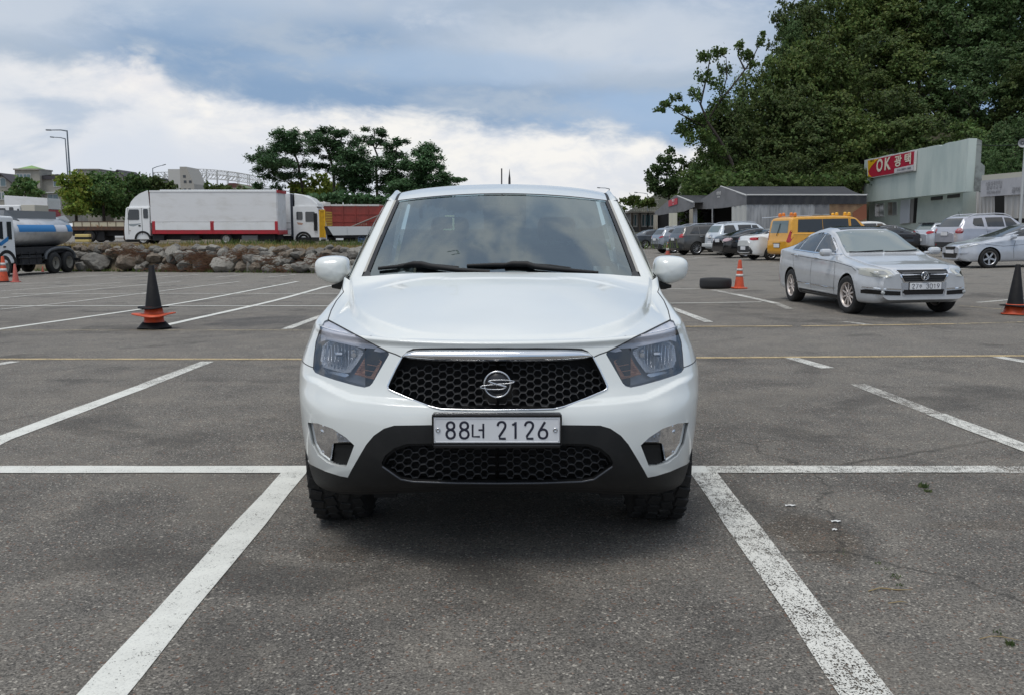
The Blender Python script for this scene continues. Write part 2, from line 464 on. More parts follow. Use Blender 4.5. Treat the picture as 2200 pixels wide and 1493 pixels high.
def shell(s, t):
    """left half of the nose: s centre -> door edge, t bumper bottom -> cowl.  car coordinates"""
    s = np.clip(np.asarray(s, float), 0, 1); t = np.asarray(t, float)
    R = rows_at(t); y0, z0, W, ze, n = R.T
    ph = PI / 2 * (1 - (1 - s) ** 2.3)
    q = np.sin(ph) ** (2 / n); g = 1 - np.cos(ph).clip(0, 1) ** (2 / MM)
    x = W * q; y = y0 + (YEND - y0) * g; z = z0 + (ze - z0) * q ** 2.2
    tt = t * (len(ROWS) - 1)
    # shoulder line on the bumper: the band above it sits back like a ledge
    xs = [0, .28, .45, .63, .80, .95]; zl = np.interp(x, xs, [.725, .730, .734, .740, .785, .80])
    wgt = (1 - sstep((x - .80) / .13)) * sstep((11.2 - tt) / 1.5)
    y = y + .032 * sstep((z - zl + .004) / .026) * wgt
    z = z - .004 * sstep((z - zl + .004) / .045) * wgt
    # fog lamp corner: the bumper face steps forward a little outboard and low
    wl = sstep((x - .60) / .16) * (1 - sstep((x - .90) / .05)) * sstep((tt - 1.5) / 2) * sstep((6.5 - tt) / 2.0)
    y = y - .018 * wl
    # raised centre of the bonnet, with a flute sweeping from the pillar to the grille corner
    yc = np.interp(x, _yx, _yy)
    wh = sstep((tt - 11.3) / 1.2) * (1 - sstep((x - .80) / .08))
    z = z - .034 * sstep((yc - y + .02) / .11) * wh
    # step near the rear edge of the bonnet
    ys = 1.13 + .05 * sstep((x - .25) / .12) - .10 * sstep((x - .38) / .35)
    z = z + .005 * sstep((y - ys) / .03) * wh * (1 - sstep((x - .55) / .16))
    return np.stack([-x, y, z], 1)
def shell_n(s, t, e=2e-3):
    s = np.asarray(s, float); t = np.asarray(t, float)
    a = shell(np.clip(s + e, 0, 1), t) - shell(np.clip(s - e, 0, 1), t)
    b = shell(s, np.clip(t + e, 0, 1)) - shell(s, np.clip(t - e, 0, 1))
    n = np.cross(b, a); n /= np.maximum(np.linalg.norm(n, axis=1), 1e-12)[:, None]
    c = shell(s, t) - np.array([0, 1.0, .55]); f = np.sign((n * c).sum(1)); f[f == 0] = 1
    return n * f[:, None]
NS, NTT = 150, 260
_S, _T = np.meshgrid(np.linspace(0, 1, NS + 1), np.linspace(0, 1, NTT + 1), indexing='ij')
_st = np.stack([_S.ravel(), _T.ravel()], 1); _P = shell(_st[:, 0], _st[:, 1])
_ii = np.arange(NS)[:, None] * (NTT + 1) + np.arange(NTT)[None]; _a = _ii.ravel()
_tri = np.concatenate([np.stack([_a, _a + 1, _a + NTT + 2], 1), np.stack([_a, _a + NTT + 2, _a + NTT + 1], 1)])
SHB = BVHTree.FromPolygons([tuple(p) for p in _P], [tuple(int(i) for i in f) for f in _tri])
def _bary(loc, idx):
    f = _tri[idx]; A, B, C = _P[f]; v0, v1, v2 = B - A, C - A, np.array(loc) - A
    d00, d01, d11, d20, d21 = v0 @ v0, v0 @ v1, v1 @ v1, v2 @ v0, v2 @ v1; dn = d00 * d11 - d01 * d01
    if abs(dn) < 1e-18: return _st[f[0]]
    b = (d11 * d20 - d01 * d21) / dn; c = (d00 * d21 - d01 * d20) / dn
    return (1 - b - c) * _st[f[0]] + b * _st[f[1]] + c * _st[f[2]]
def hit(u, v):
    """photo point on the left half of the nose -> (s, t)"""
    o = Vector((0, 0, CAMZ)) - HO
    for k in range(40):
        r = SHB.ray_cast(o, rdir(u, v).normalized())
        if r[0] is not None: return _bary(r[0], r[2])
        u += 1.5
    return None
def hitside(y, z):
    r = SHB.ray_cast(Vector((-3, y, z)), Vector((1, 0, 0)))
    if r[0] is None:
        r = SHB.find_nearest(Vector((-.93, y, z)))
    return _bary(r[0], r[2])
def st_path(pts, step=7, closed=True):
    """mixed list of photo points and ('s', s, t) points -> dense (s, t)"""
    out = []; n = len(pts); Q = []
    for p in pts: Q.append(p)
    for i in range(n if closed else n - 1):
        a, b = Q[i], Q[(i + 1) % n]
        if a[0] == 's' or b[0] == 's':
            A = np.array(a[1:]) if a[0] == 's' else hit(*a); B = np.array(b[1:]) if b[0] == 's' else hit(*b)
            if B[0] == 'h': pass
            k = max(1, int(np.linalg.norm((B - A) * (1.7, 2.4)) / .03))
            out += [A + (B - A) * j / k for j in range(k)]
        else:
            k = max(1, int(math.hypot(b[0] - a[0], b[1] - a[1]) / step))
            for j in range(k): out.append(hit(a[0] + (b[0] - a[0]) * j / k, a[1] + (b[1] - a[1]) * j / k))
    if not closed: out.append(np.array(Q[-1][1:]) if Q[-1][0] == 's' else hit(*Q[-1]))
    out = np.array(out, float); out[:, 0] = np.where(out[:, 0] < .012, 0, out[:, 0])
    return out

AX = 1066.5      # photo column of the car's axis at the nose
def tc(v):       # t on the centre line under a photo row
    return ('s', 0.0, hit(AX - 6, v)[1])
HL = [(705, 686.8), (737, 704), (771, 722.5), (805, 741), (834, 755.5), (836, 761), (815, 797), (800, 823), (794, 829), (783, 832), (763, 828),
      (720, 816), (690, 806), (677, 800), (672, 792), (674, 765), (678, 735), (687, 707), (697, 690)]
GR = [tc(748), (985, 748.2), (910, 749), (888, 750), (876, 755), (864, 767), (850, 793), (838, 818), (833, 829), (835, 836), (845, 841), (880, 856),
      (924, 873), (947, 878.5), (1000, 880), tc(880.5)]
FOG = [(661, 907), (683, 909), (714, 920), (743, 939), (761, 956), (744, 1001), (728, 1001), (711, 997), (702, 993), (683, 978), (670, 953)]
BLK = [tc(912), (922, 912.5), (847, 913.5), (825, 920), (803, 935), (787, 954), (771, 981), (755, 1009), (747, 1025), (730, 1022), (699, 1012), (667, 997),
       (655, 988)]
_b = hit(656, 989); BLK += [('s', min(1, _b[0] + .05), _b[1] + .004), ('s', 1.0, _b[1] + .012), ('s', 1.0, 0.0), ('s', 0.0, 0.0)]
LG = [tc(955), (922, 952), (874, 953), (847, 962), (827, 978), (820, 993), (822, 1000), (861, 1027), (888, 1032), (980, 1035), tc(1035.7)]
st_HL, st_GR, st_FOG, st_BLK, st_LG = [st_path(p) for p in (HL, GR, FOG, BLK, LG)]
# open shut lines
st_hood = st_path([(738, 628), (723, 646), (711.6, 667), (705, 686.8)], closed=False)
_h0 = st_hood[0]
st_hoodtop = np.array([[_h0[0] + (.80 - _h0[0]) * k / 8, _h0[1] + (1.0 - _h0[1]) * k / 8] for k in range(9)])
st_hood = np.concatenate([st_hoodtop[::-1], st_hood[1:]])
st_hood2 = st_path([(834, 755.5), (850, 761), (863, 767)], closed=False)
_f = hit(672, 789)
st_bf = np.array([[_f[0] + (1 - _f[0]) * k / 20, _f[1] + .004 * k / 20] for k in range(21)])
AXLE_Y, AXLE_R = .885, .43
arch = []
for k in range(60):
    a = 2 * PI * k / 60; yy = AXLE_Y + AXLE_R * math.cos(a); zz = .375 + AXLE_R * math.sin(a)
    if zz > .36 and .30 < yy < 1.49: arch.append((k, yy, zz))
arch_st = np.array([hitside(y, z) for _, y, z in arch])
lowt = min(arch_st[0][1], arch_st[-1][1])
st_ARCH = np.concatenate([arch_st, [[arch_st[-1][0], 0.0]], [[arch_st[0][0], 0.0]]])

SC = np.array([1.7, 2.6])
_gs = np.linspace(0, 1, 100); _gt = np.linspace(0, 1, 190)
_G = np.array([(a, b) for a in _gs for b in _gt]) * SC
outer = np.array([(0, 0), (1, 0), (1, 1), (0, 1)], float)
outer = dens(outer, .01)
cons = [outer, st_HL, st_GR, st_FOG, st_BLK, st_LG, st_ARCH, st_hood, st_hood2, st_bf]
cl = [True] * 7 + [False] * 3
CV, CF = cdt([c * SC for c in cons], _G, cl)
CST = CV / SC; CC = CST[CF].mean(1)
m_HL, m_GR, m_FOG, m_BLK, m_LG, m_AR = [inpoly(CC, p) for p in (st_HL, st_GR, st_FOG, st_BLK, st_LG, st_ARCH)]
# bonnet region: above the line hood -> lamp top -> st_hood2 -> grille top
hl_top = st_path([(705, 686.8), (737, 704), (771, 722.5), (805, 741), (834, 755.5)], closed=False)
gr_top = st_path([(864, 767), (876, 755), (888, 750), (910, 749), (985, 748.2), tc(748)], closed=False)
hoodpoly = np.concatenate([st_hood, hl_top[1:], st_hood2[1:], gr_top[1:], [[0, 1.0]], [[.4, 1.0]]])
m_HOOD = inpoly(CC, hoodpoly)
m_in = (CC[:, 0] > 0) & (CC[:, 0] < 1) & (CC[:, 1] > 0) & (CC[:, 1] < 1)
holes = m_HL | m_GR | m_FOG | m_AR
tline = np.interp(CC[:, 0], st_bf[:, 0], st_bf[:, 1])
m_FEN = m_in & ~holes & ~m_HOOD & ~m_BLK & (CC[:, 1] > tline) & (CC[:, 0] > .38)
m_FEN &= ~((CC[:, 0] < _f[0]) & (CC[:, 1] < _f[1]))
# keep the wedge between lamp and grille with the bumper
inner = inpoly(CC, np.concatenate([hl_top[::-1][:1], st_hood2, [st_GR[len(st_GR) // 2]]]))
m_FEN &= ~(CC[:, 0] < hit(745, 760)[0])
m_BUM = m_in & ~holes & ~m_HOOD & ~m_BLK & ~m_FEN
m_LOW = m_in & m_BLK & ~m_LG & ~m_AR
def region(mask, off=0.0, half=None, shift=None):
    """-> V, F, N for a set of shell triangles, both halves (or one)"""
    f = CF[mask]; ids, inv = np.unique(f.ravel(), return_inverse=True); f = inv.reshape(-1, 3)
    st = CST[ids]; P = shell(st[:, 0], st[:, 1]); N = shell_n(st[:, 0], st[:, 1])
    N[st[:, 0] < 1e-4, 0] = 0; N /= np.linalg.norm(N, axis=1)[:, None]
    P = P + N * (off(st) if callable(off) else off)[:, None] if callable(off) else P + N * off
    if shift is not None: P = P * np.array([shift[3], 1, 1]) + np.array(shift[:3])
    a, b, c = P[f[:, 0]], P[f[:, 1]], P[f[:, 2]]
    fl = (np.cross(b - a, c - a) * N[f[:, 0]]).sum(1) < 0; f = f.copy(); f[fl] = f[fl][:, ::-1]
    if half == 'l': return P, f, N
    mx = np.array([-1, 1, 1])
    if half == 'r': return P * mx, f[:, ::-1], N * mx
    return np.concatenate([P, P * mx]), np.concatenate([f, f[:, ::-1] + len(P)]), np.concatenate([N, N * mx])
def skirt(stp, depth, closed=True, mirror=True):
    """wall going in from an opening's edge"""
    P = shell(stp[:, 0], stp[:, 1]); N = shell_n(stp[:, 0], stp[:, 1]); N[stp[:, 0] < 1e-4, 0] = 0
    Q = P + np.array([0, depth, 0]) - N * depth * .25; n = len(P)
    V = list(P) + list(Q); F = [(i, (i + 1) % n, n + (i + 1) % n, n + i) for i in range(n if closed else n - 1)]
    m = MB().add(V, F, True)
    return m.mirror() if mirror else m
def st_tube(stp, r, off=0.0, closed=False, n=6):
    P = shell(stp[:, 0], stp[:, 1]); N = shell_n(stp[:, 0], stp[:, 1]); P = P + N * off
    return MB().tube([Vector(p) for p in P], r, n, closed=closed)

car = empty('pickup_truck', HO, 0, 'white pickup truck facing the camera up close, number plate 88\ub108 2126', 'pickup truck')
def reg_obj(name, mask, m, off=0.0, half=None, parent=None):
    V, F, N = region(mask, off, half)
    return link(name, mesh_from(name, V, F, m, True, normals=N), parent or car)
bumper = reg_obj('bumper', m_BUM, M_white)
hood = reg_obj('hood', m_HOOD & ~holes, M_white)
for h in 'lr': reg_obj('fender', m_FEN, M_white, half=h)
trim = reg_obj('lower_bumper', m_LOW, M_blk)
# dark shell behind, so that no gap shows daylight
_mk = ~m_GR & ~m_HL & ~m_AR & ~m_FOG & ~m_LG & m_in
V, F, N = region(_mk, 0, None, (0, .016, -.012, .985)); link('inner_shell', mesh_from('inner_shell', V, F, M_dark), car)
# shut lines
for nm, P in (('hood_gap', np.concatenate([st_hood, hl_top[1:], st_hood2[1:], gr_top[1:]])), ('bumper_gap', st_bf)):
    a = st_tube(P, .0030, -.0012); a.mirror(); a.build(nm, M_seam, car)
# ---- upper grille
gm = skirt(st_GR, .07, closed=False); gm.build('grille_recess', M_gloss, car)
V, F, N = region(m_GR, 0, None, (0, .075, -.01, 1)); back = link('grille', mesh_from('grille', V, F, M_dark), car)
V, F, N = region(m_LG, 0, None, (0, .06, 0, 1)); lback = link('lower_grille', mesh_from('lower_grille', V, F, M_dark), car)
skirt(st_LG, .055, closed=False).build('lower_grille_recess', M_blk, car)
def honeycomb(poly, v0, v1, rows, period, amp, bow, depth, m, parent, skip=None):
    """rows of trapezoid waves, each shifted half a period: the scale-like mesh"""
    mb = MB(); pp = np.array(poly)
    ro = Vector((0, 0, CAMZ)) - HO
    for r in range(rows):
        vv = v0 + (v1 - v0) * r / (rows - 1); ph = .5 * (r % 2); segs = []; cur = []
        k = -20
        pts = []
        while True:
            u = AX - 14 * period + (k + 20) * period / 8 + ph * period
            if u > AX + .5: break
            fr = (k + 20) % 8; h = [0, 1, 1, 1, 1, 0, 0, 0][fr] if True else 0
            # flat top five eighths wide, sloping flanks, flat valley
            h = [0, .9, 1, 1, .9, 0, 0, 0][fr]
            d = (u - AX) / 220.0
            pts.append((u, vv - amp * h - bow * d * d * 10)); k += 1
        for p in pts:
            ok = inpoly([p], pp)[0] and not (skip and skip(p))
            if ok: cur.append(p)
            elif cur: segs.append(cur); cur = []
        if cur: segs.append(cur)
        for s in segs:
            if len(s) < 2: continue
            Q = []
            for (u, v) in s:
                st = hit(u, v)
                if st is None: continue
                P = shell(st[None, 0], st[None, 1])[0]; dr = (Vector(P) - ro).normalized()
                Q.append(Vector(P) + dr * depth)
            if len(Q) > 1:
                mb.tube(Q, .0021, 5, 1.6, up=(0, 1, 0))
                # each scale has some depth: a thin blade running back
                V = []; 
                for q in Q: V += [q, q + Vector((0, .022, .004))]
                mb.add(V, [(2 * i, 2 * i + 2, 2 * i + 3, 2 * i + 1) for i in range(len(Q) - 1)], True)
    mb.mirror(); return mb.build('mesh', m, parent)
M_mesh = mat('grille_mesh_plastic', (.030, .031, .033), .35)
def full(poly): return [p for p in poly if p[0] != 's']
GRP = [(AX + 8, 776)] + [(929, 774), (879, 770.5), (866, 770), (853, 793), (841, 818), (838, 829), (846, 838), (880, 851), (924, 868), (950, 873.5), (1000, 875), (AX + 8, 876)]
honeycomb(GRP, 783, 876, 12, 31.2, 8.2, -2.2, .030, M_mesh, back, skip=lambda p: math.hypot(p[0] - 1066, p[1] - 824) < 31)
LGP = [(AX + 8, 956), (922, 956), (880, 957), (852, 965), (833, 980), (826, 993), (830, 1000), (865, 1023), (890, 1028), (980, 1031), (AX + 8, 1032)]
honeycomb(LGP, 962, 1034, 9, 33.5, 8.0, -1.4, .030, M_mesh, lback)
# chrome frame along sides and bottom, and the chrome bar on top
fr_pts = st_path([(864, 767), (850, 793), (838, 818), (833, 829), (835, 836), (845, 841), (880, 856), (924, 873), (947, 878.5), (1000, 880), tc(880.5)], closed=False)
st_tube(fr_pts, .0042, .001, n=8).mirror().build('grille_frame', M_chrome, car)
def bar(a, b):
    u = 866 + (AX - 866) * a
    top = np.interp(u, [866, 872, 888, 930, 1066], [764.5, 757, 752.2, 750.5, 750.0]); bot = np.interp(u, [866, 879, 929, 1066], [767.5, 770.5, 774.3, 776.8])
    st = hit(min(u, AX - 1), top + (bot - top) * b); P = shell(st[None, 0], st[None, 1])[0]
    if a > .995: P[0] = 0
    bul = .016 * math.sin(PI * min(max(b, 0), 1)) ** .7
    return Vector(P) + Vector((0, -bul - .002, .004 * math.sin(PI * b)))
MB().grid(bar, 48, 8).mirror().build('chrome_bar', M_chrome, car)
lt = st_path([(822, 1001), (861, 1028), (888, 1033), (980, 1036), tc(1036.7)], closed=False)
st_tube(lt, .0045, .003, n=8).mirror().build('grille_lip', mat('dark_gloss_trim', (.05, .055, .065), .22), lback)
# emblem on the grille
em0 = at(1066.5, 824, 0).copy()
_ht = hit(1064, 824); _ep = shell(_ht[None, 0], _ht[None, 1])[0]; EY = float(_ep[1]) - .004; EZ = float(_ep[2])
emb = MB(); emb.lathe([(.0, .012), (.050, .012), (.052, .004), (.052, -.012)], 40, Matrix.Translation((0, EY, EZ)) @ Matrix.Rotation(PI / 2, 4, 'X'))
emb_o = emb.build('emblem', mat('emblem_black', (.02, .021, .024), .25), car)
er = MB(); er.tube([(.055 * math.cos(a), EY - .012, EZ + .055 * math.sin(a)) for a in np.linspace(0, 2 * PI, 40, endpoint=False)], .0045, 8, closed=True, up=(0, 1, 0))
def ecrop(L): return [((p[0] - 1077) / 4.4 / 523.0, EY - .017 - .0, EZ - (p[1] - 414) / 4.4 / 520.0) for p in L]
for L, rr in (([(1012, 398), (988, 384), (1003, 374), (1060, 370), (1150, 368), (1230, 378), (1247, 388), (1215, 400), (1130, 408), (1040, 411)], .0026),
              ([(1140, 424), (1165, 437), (1150, 452), (1110, 462), (1000, 462), (920, 448), (907, 436), (940, 424), (1040, 415), (1100, 413)], .0026),
              ([(990, 382), (1030, 402), (1100, 420), (1163, 436)], .0050)):
    er.tube([Vector(p) for p in ecrop(smoothpoly(L, 2, False))], rr, 8, .6, up=(0, 1, 0))
er.build('emblem_ring', M_satin, emb_o)
# ---- number plate
pc = at(1065.2, 923.0, HO.y - .045) - HO; pc.x = 0
hold = MB(); hold.b2((-.267, pc.y + .004, pc.z - .073), (.267, pc.y + .05, pc.z + .066), .008)
hold.b2((-.262, pc.y - .012, pc.z - .075), (.262, pc.y + .006, pc.z - .060), .004); hold.b2((-.267, pc.y - .006, pc.z + .0545), (.267, pc.y + .006, pc.z + .0655), .004)
hold.b2((-.267, pc.y - .006, pc.z - .062), (-.2615, pc.y + .006, pc.z + .056)); hold.b2((.2615, pc.y - .006, pc.z - .062), (.267, pc.y + .006, pc.z + .056))
plate_holder = hold.build('plate_holder', M_gloss, car)
pl = MB(); pl.b2((-.2605, pc.y - .001, pc.z - .0545), (.2605, pc.y + .003, pc.z + .0535), .006)
plate = pl.build('number_plate', M_plate, car)
rim_ = MB(); rr = [(-.250, -.050), (.250, -.050), (.256, -.044), (.256, .043), (.250, .049), (-.250, .049), (-.256, .043), (-.256, -.044)]
rim_.tube([(p[0], pc.y - .0012, pc.z + p[1]) for p in rr], .0022, 6, closed=True); rim_.build('embossed_edge', M_plate, plate)
dg = MB(); H = .0700; zz = pc.z - H / 2 - .001; pxs = .527 / (1207 - 925.0)
def cx_(cropx): return (cropx - 1080) / 4.4 * pxs
for key, x0, x1 in (('8', 585, 678), ('8', 715, 812), ('2', 1080, 1170), ('1', 1215, 1295), ('2', 1345, 1438), ('6', 1478, 1574)):
    glyph(dg, key, cx_(x0), zz, H, cx_(x1) - cx_(x0), pc.y - .0012, .0049)
glyph(dg, 'neo', cx_(845), zz + .002, H * .94, (cx_(945) - cx_(845)), pc.y - .0012, .0041)
dg.build('plate_lettering', M_ink, plate)
bo = MB()
for cxp in (510, 1645):
    T = Matrix.Translation((cx_(cxp), pc.y - .001, pc.z)) @ Matrix.Rotation(PI / 2, 4, 'X')
    bo.lathe([(.0, .003), (.0045, .003), (.0055, .005), (.0098, .003), (.0105, 0)], 20, T)
bo.build('plate_bolt', M_satin, plate)
# ---- headlamps
def lamp_reg(px, step=5):
    st = st_path(px, step); return st
def lamp_patch(px, depthf, m, name, parent, side, step=.012):
    st = lamp_reg(px); V, F = patch2d(st * SC, [], step); S = V / SC
    P = shell(S[:, 0], S[:, 1]); N = shell_n(S[:, 0], S[:, 1])
    c = st.mean(0); edge = np.array([np.min(np.linalg.norm((st - q) * SC, axis=1)) for q in S])
    dd = depthf(edge); P = P + np.array([0, 1.0, 0]) * dd[:, None] - N * .25 * dd[:, None]
    if side == 'r': P = P * np.array([-1, 1, 1]); F = F[:, ::-1]
    return link(name, mesh_from(name, P, F, m), parent)
LOWB = [(687, 745), (700, 733), (722, 732), (748, 741), (772, 752), (776, 760), (764, 780), (748, 801), (730, 801), (700, 793), (688, 789), (683, 775)]
TURN = [(781, 766), (800, 766), (817, 777), (811, 792), (799, 816), (780, 812), (757, 805), (769, 786)]
UPP = [(686, 735), (688, 712), (697, 693), (706, 690), (740, 708), (780, 730), (828, 755.5), (815, 757), (790, 752), (760, 744), (730, 738), (700, 731)]
STRIP = [(690, 797), (740, 804), (744, 808), (735, 812), (700, 803)]
M_upp = mat('lamp_sky_sheen_paint', (.74, .74, .78), .25)  # pale lavender puts the sky's reflection on the sloping lens into the colour
for side in 'lr':
    V, F, N = region(m_HL, -.002, side)
    hl = link('headlight', mesh_from('headlight', V, F, M_lens, normals=N), car)
    V, F, N = region(m_HL, 0, side, (0, .060, -.012, .97)); link('bezel', mesh_from('bezel', V, F, M_bezel), hl)
    sk = skirt(st_HL, .09, mirror=False)
    if side == 'r': sk.V = [(-v[0], v[1], v[2]) for v in sk.V]
    sk.build('housing', mat('lamp_housing_grey', (.30, .31, .34), .35), hl)
    lamp_patch(LOWB, lambda e: .028 + .045 * sstep(e / .06), M_refl, 'reflector', hl, side, .008)
    lamp_patch(TURN, lambda e: .030 + .020 * sstep(e / .03), M_amber, 'turn_signal', hl, side, .008)
    lamp_patch(UPP, lambda e: .014 + 0 * e, M_upp, 'sky_sheen', hl, side, .012)
    lamp_patch(STRIP, lambda e: .040 + 0 * e, M_satin, 'lower_trim', hl, side, .010)
    sx = -1 if side == 'l' else 1
    q = hit(728, 763); P0 = Vector(shell(q[None, 0], q[None, 1])[0]) + Vector((0, .042, 0)); P0.x = abs(P0.x) * sx
    bb = MB(); bb.box(P0, (.046, .05, .026), None, .012); bb.build('bulb_shield', M_satin, hl)
    q2 = hit(757, 765); P1 = Vector(shell(q2[None, 0], q2[None, 1])[0]) + Vector((0, .036, 0)); P1.x = abs(P1.x) * sx
    b2 = MB(); b2.cyl(P1, P1 + Vector((0, .04, 0)), .011, .011, 12); b2.cyl(P1 - Vector((0, .004, -.02)), P1 + Vector((0, .02, .02)), .006, .006, 8); b2.build('bulb', M_chrome, hl)
    rb = MB()                                                     # ribs of the reflector
    for i in range(11):
        u = 692 + i * 7.4; v0 = 742 + abs(i - 4) * .8; v1 = 796 - max(0, i - 6) * 6
        L = []
        for k in range(6):
            s_ = hit(u, v0 + (v1 - v0) * k / 5); p = Vector(shell(s_[None, 0], s_[None, 1])[0]); kk = k / 5
            p += Vector((0, .032 + .035 * math.sin(PI * (.15 + .7 * kk)), 0)); p.x = abs(p.x) * sx; L.append(p)
        rb.tube(L, .0028, 5)
    rb.build('reflector_rib', M_chrome, hl)
    tr_ = MB()
    for v0, w0 in ((783, 26), (795, 30), (806, 34)):
        L = [hit(797 - w0 + (v0 - 783) * -.5 + k * w0 / 3 + 8, v0 + k * 1.6) for k in range(5)]
        tr_.tube([Vector((abs(p[0]) * sx, p[1] + .030, p[2])) for p in [shell(s_[None, 0], s_[None, 1])[0] for s_ in L]], .0022, 5)
    tr_.build('signal_rib', mat('amber_rib', (.55, .28, .16), .2, metal=.3), hl)
# ---- fog lamp corners
FL = [(664, 909), (683, 911.5), (714, 922.5), (741, 941), (755, 953), (716, 953), (711, 957), (706, 992), (684, 975), (672, 951)]
FM = [(718, 956), (759, 957.5), (743, 999), (727, 999), (713, 995.5)]
for side in 'lr':
    sk = skirt(st_FOG, .035, mirror=False)
    if side == 'r': sk.V = [(-v[0], v[1], v[2]) for v in sk.V]
    fo = sk.build('fog_recess', M_white, car)
    V, F, N = region(m_FOG, 0, side, (0, .09, 0, .96)); link('fog_backing', mesh_from('fog_backing', V, F, M_blk), car)
    fg = lamp_patch(FL, lambda e: .016 + 0 * e, M_lens, 'fog_light', car, side)
    lamp_patch(FL, lambda e: .030 + .045 * sstep(e / .03), mat('fog_reflector', (.66, .68, .70), .25, metal=.5, bump=(45, .3)), 'reflector', fg, side, .008)
    lamp_patch(FM, lambda e: .014 + .006 * sstep(e / .01), M_dark, 'vent', car, side)
    rb = MB()
    for i in range(9):
        u = 674 + i * 8; top = 912 + max(0, u - 690) * .62; bot = 948 + 0 * i if u > 706 else 955 + (u - 674) * 1.1
        L_ = []
        for k in range(5):
            s_ = hit(u, top + 3 + (bot - top - 6) * k / 4); p = Vector(shell(s_[None, 0], s_[None, 1])[0]) + Vector((0, .030 + .02 * math.sin(PI * k / 4), 0)); p.x = abs(p.x) * (-1 if side == 'l' else 1); L_.append(p)
        rb.tube(L_, .0024, 5)
    rb.build('reflector_rib', M_chrome, fg)
    for (u, v, r) in ((693, 930, .017), (694, 973, .013)):
        q = hit(u, v); p = Vector(shell(q[None, 0], q[None, 1])[0]); p.x = abs(p.x) * (-1 if side == 'l' else 1)
        bb = MB(); bb.lathe([(0, -.012), (r * .6, -.008), (r, .004), (r * 1.15, .012)], 16, Matrix.Translation(p + Vector((0, .032, 0))) @ Matrix.Rotation(-PI / 2, 4, 'X')); bb.build('bulb_shield', M_satin, fg)

# ---- windscreen, pillars, roof
def wsc(a, b):
    """a -1..1 across, b 0..1 up"""
    x = a * (.785 + b * (.668 - .785)); y = 1.33 + b * .76 + a * a * (.15 * (1 - b) + .085 * b)
    z = 1.165 + b * .515 - a * a * .042 * b
    k = math.sin(PI * b) * .018 * (1 - .5 * a * a)
    return Vector((x, y - k * .55, z + k * .83))
ws = MB().grid(lambda i, j: wsc(1 - 2 * i, j), 40, 24); wind = ws.build('windscreen', M_wind, car)
fr = MB()
def edge_strip(f0, f1, n=30): fr.grid(lambda i, j: f0(i) * (1 - j) + f1(i) * j, n, 2)
o_ = Vector((0, -.004, .004))
edge_strip(lambda i: wsc(-1, i) + o_, lambda i: wsc(-.972, i) + o_); edge_strip(lambda i: wsc(1, i) + o_, lambda i: wsc(.972, i) + o_)
edge_strip(lambda i: wsc(-1 + 2 * i, .985) + o_, lambda i: wsc(-1 + 2 * i, 1.0) + o_)
fr.build('windscreen_seal', M_gloss, wind)
bm_ = MB()
for sx in (-1, 1):
    def f(i, j, sx=sx):
        p = wsc(sx, .10 + .90 * i); return Vector((p.x + sx * (.003 + .015 * j), p.y + .004 * j, p.z + .006 - .002 * j))
    bm_.grid(f, 24, 2)
bm_.build('pillar_moulding', M_beige, car)
BELT = 1.2
def sidex(z): return .872 - .315 * (z - BELT)
for sx in (-1, 1):
    def f(i, j, sx=sx):
        p0 = wsc(1, -.02 + 1.02 * i); q0 = Vector((p0.x + .019, p0.y + .006, p0.z + .002)); z1 = BELT - .02 + (1.655 - BELT + .02) * i
        q1 = Vector((sidex(z1), p0.y + .085 + .03 * i, z1 + .015 * i))
        k = math.sin(PI * min(1, j)) * .016; p = q0 * (1 - j) + q1 * j + Vector((k * .6, -k * .8, k * .4)); p.x *= sx; return p
    MB().grid(f, 24, 6).build('a_pillar', M_white, car)
def roofp(i, j):
    a = -1 + 2 * i; h = wsc(a, 1.0); yr = 3.36 - .12 * a * a
    y = h.y + (yr - h.y) * j; x = a * (.668 + .02 * j)
    zc = np.interp(j, [0, .06, .18, .40, .7, 1], [1.680, 1.706, 1.738, 1.762, 1.758, 1.725])
    zc = 1.680 + (1.764 - 1.680) * (1 - (1 - min(j / .5, 1)) ** 2.4) - .04 * max(0, (j - .55) / .45) ** 2
    return Vector((x, y, zc - a * a * .042 - .012 * a ** 6))
roof = MB().grid(roofp, 40, 40).build('roof', M_white, car)
dt = MB(); rl = MB()
for sx in (0, 1):
    s_ = -1 if sx == 0 else 1
    E_ = [roofp(sx, j) for j in np.linspace(0, 1, 24)]
    def f(i, j): 
        p = E_[int(round(i * 23))]; return Vector((p.x + s_ * .022 * j, p.y, p.z - .004))
    dt.grid(f, 23, 1)
    def g(i, j):
        k = int(round(i * 23)); p = E_[k]; y = p.y; z1 = 1.60
        a = Vector((p.x + s_ * .020, y, p.z - .004)); top = Vector((p.x + s_ * .040, y, p.z + .014)); out = Vector((s_ * (sidex(1.66) + .008), y + .02, 1.655 + (p.z - 1.64) * .4)); low = Vector((s_ * sidex(1.61), y + .03, 1.60))
        if j < 1 / 3: q = a.lerp(top, j * 3)
        elif j < 2 / 3: q = top.lerp(out, j * 3 - 1)
        else: q = out.lerp(low, j * 3 - 2)
        return q
    rl.grid(g, 23, 3)
dt.build('roof_ditch', M_blk, car); rl.build('roof_rail', M_white, car)
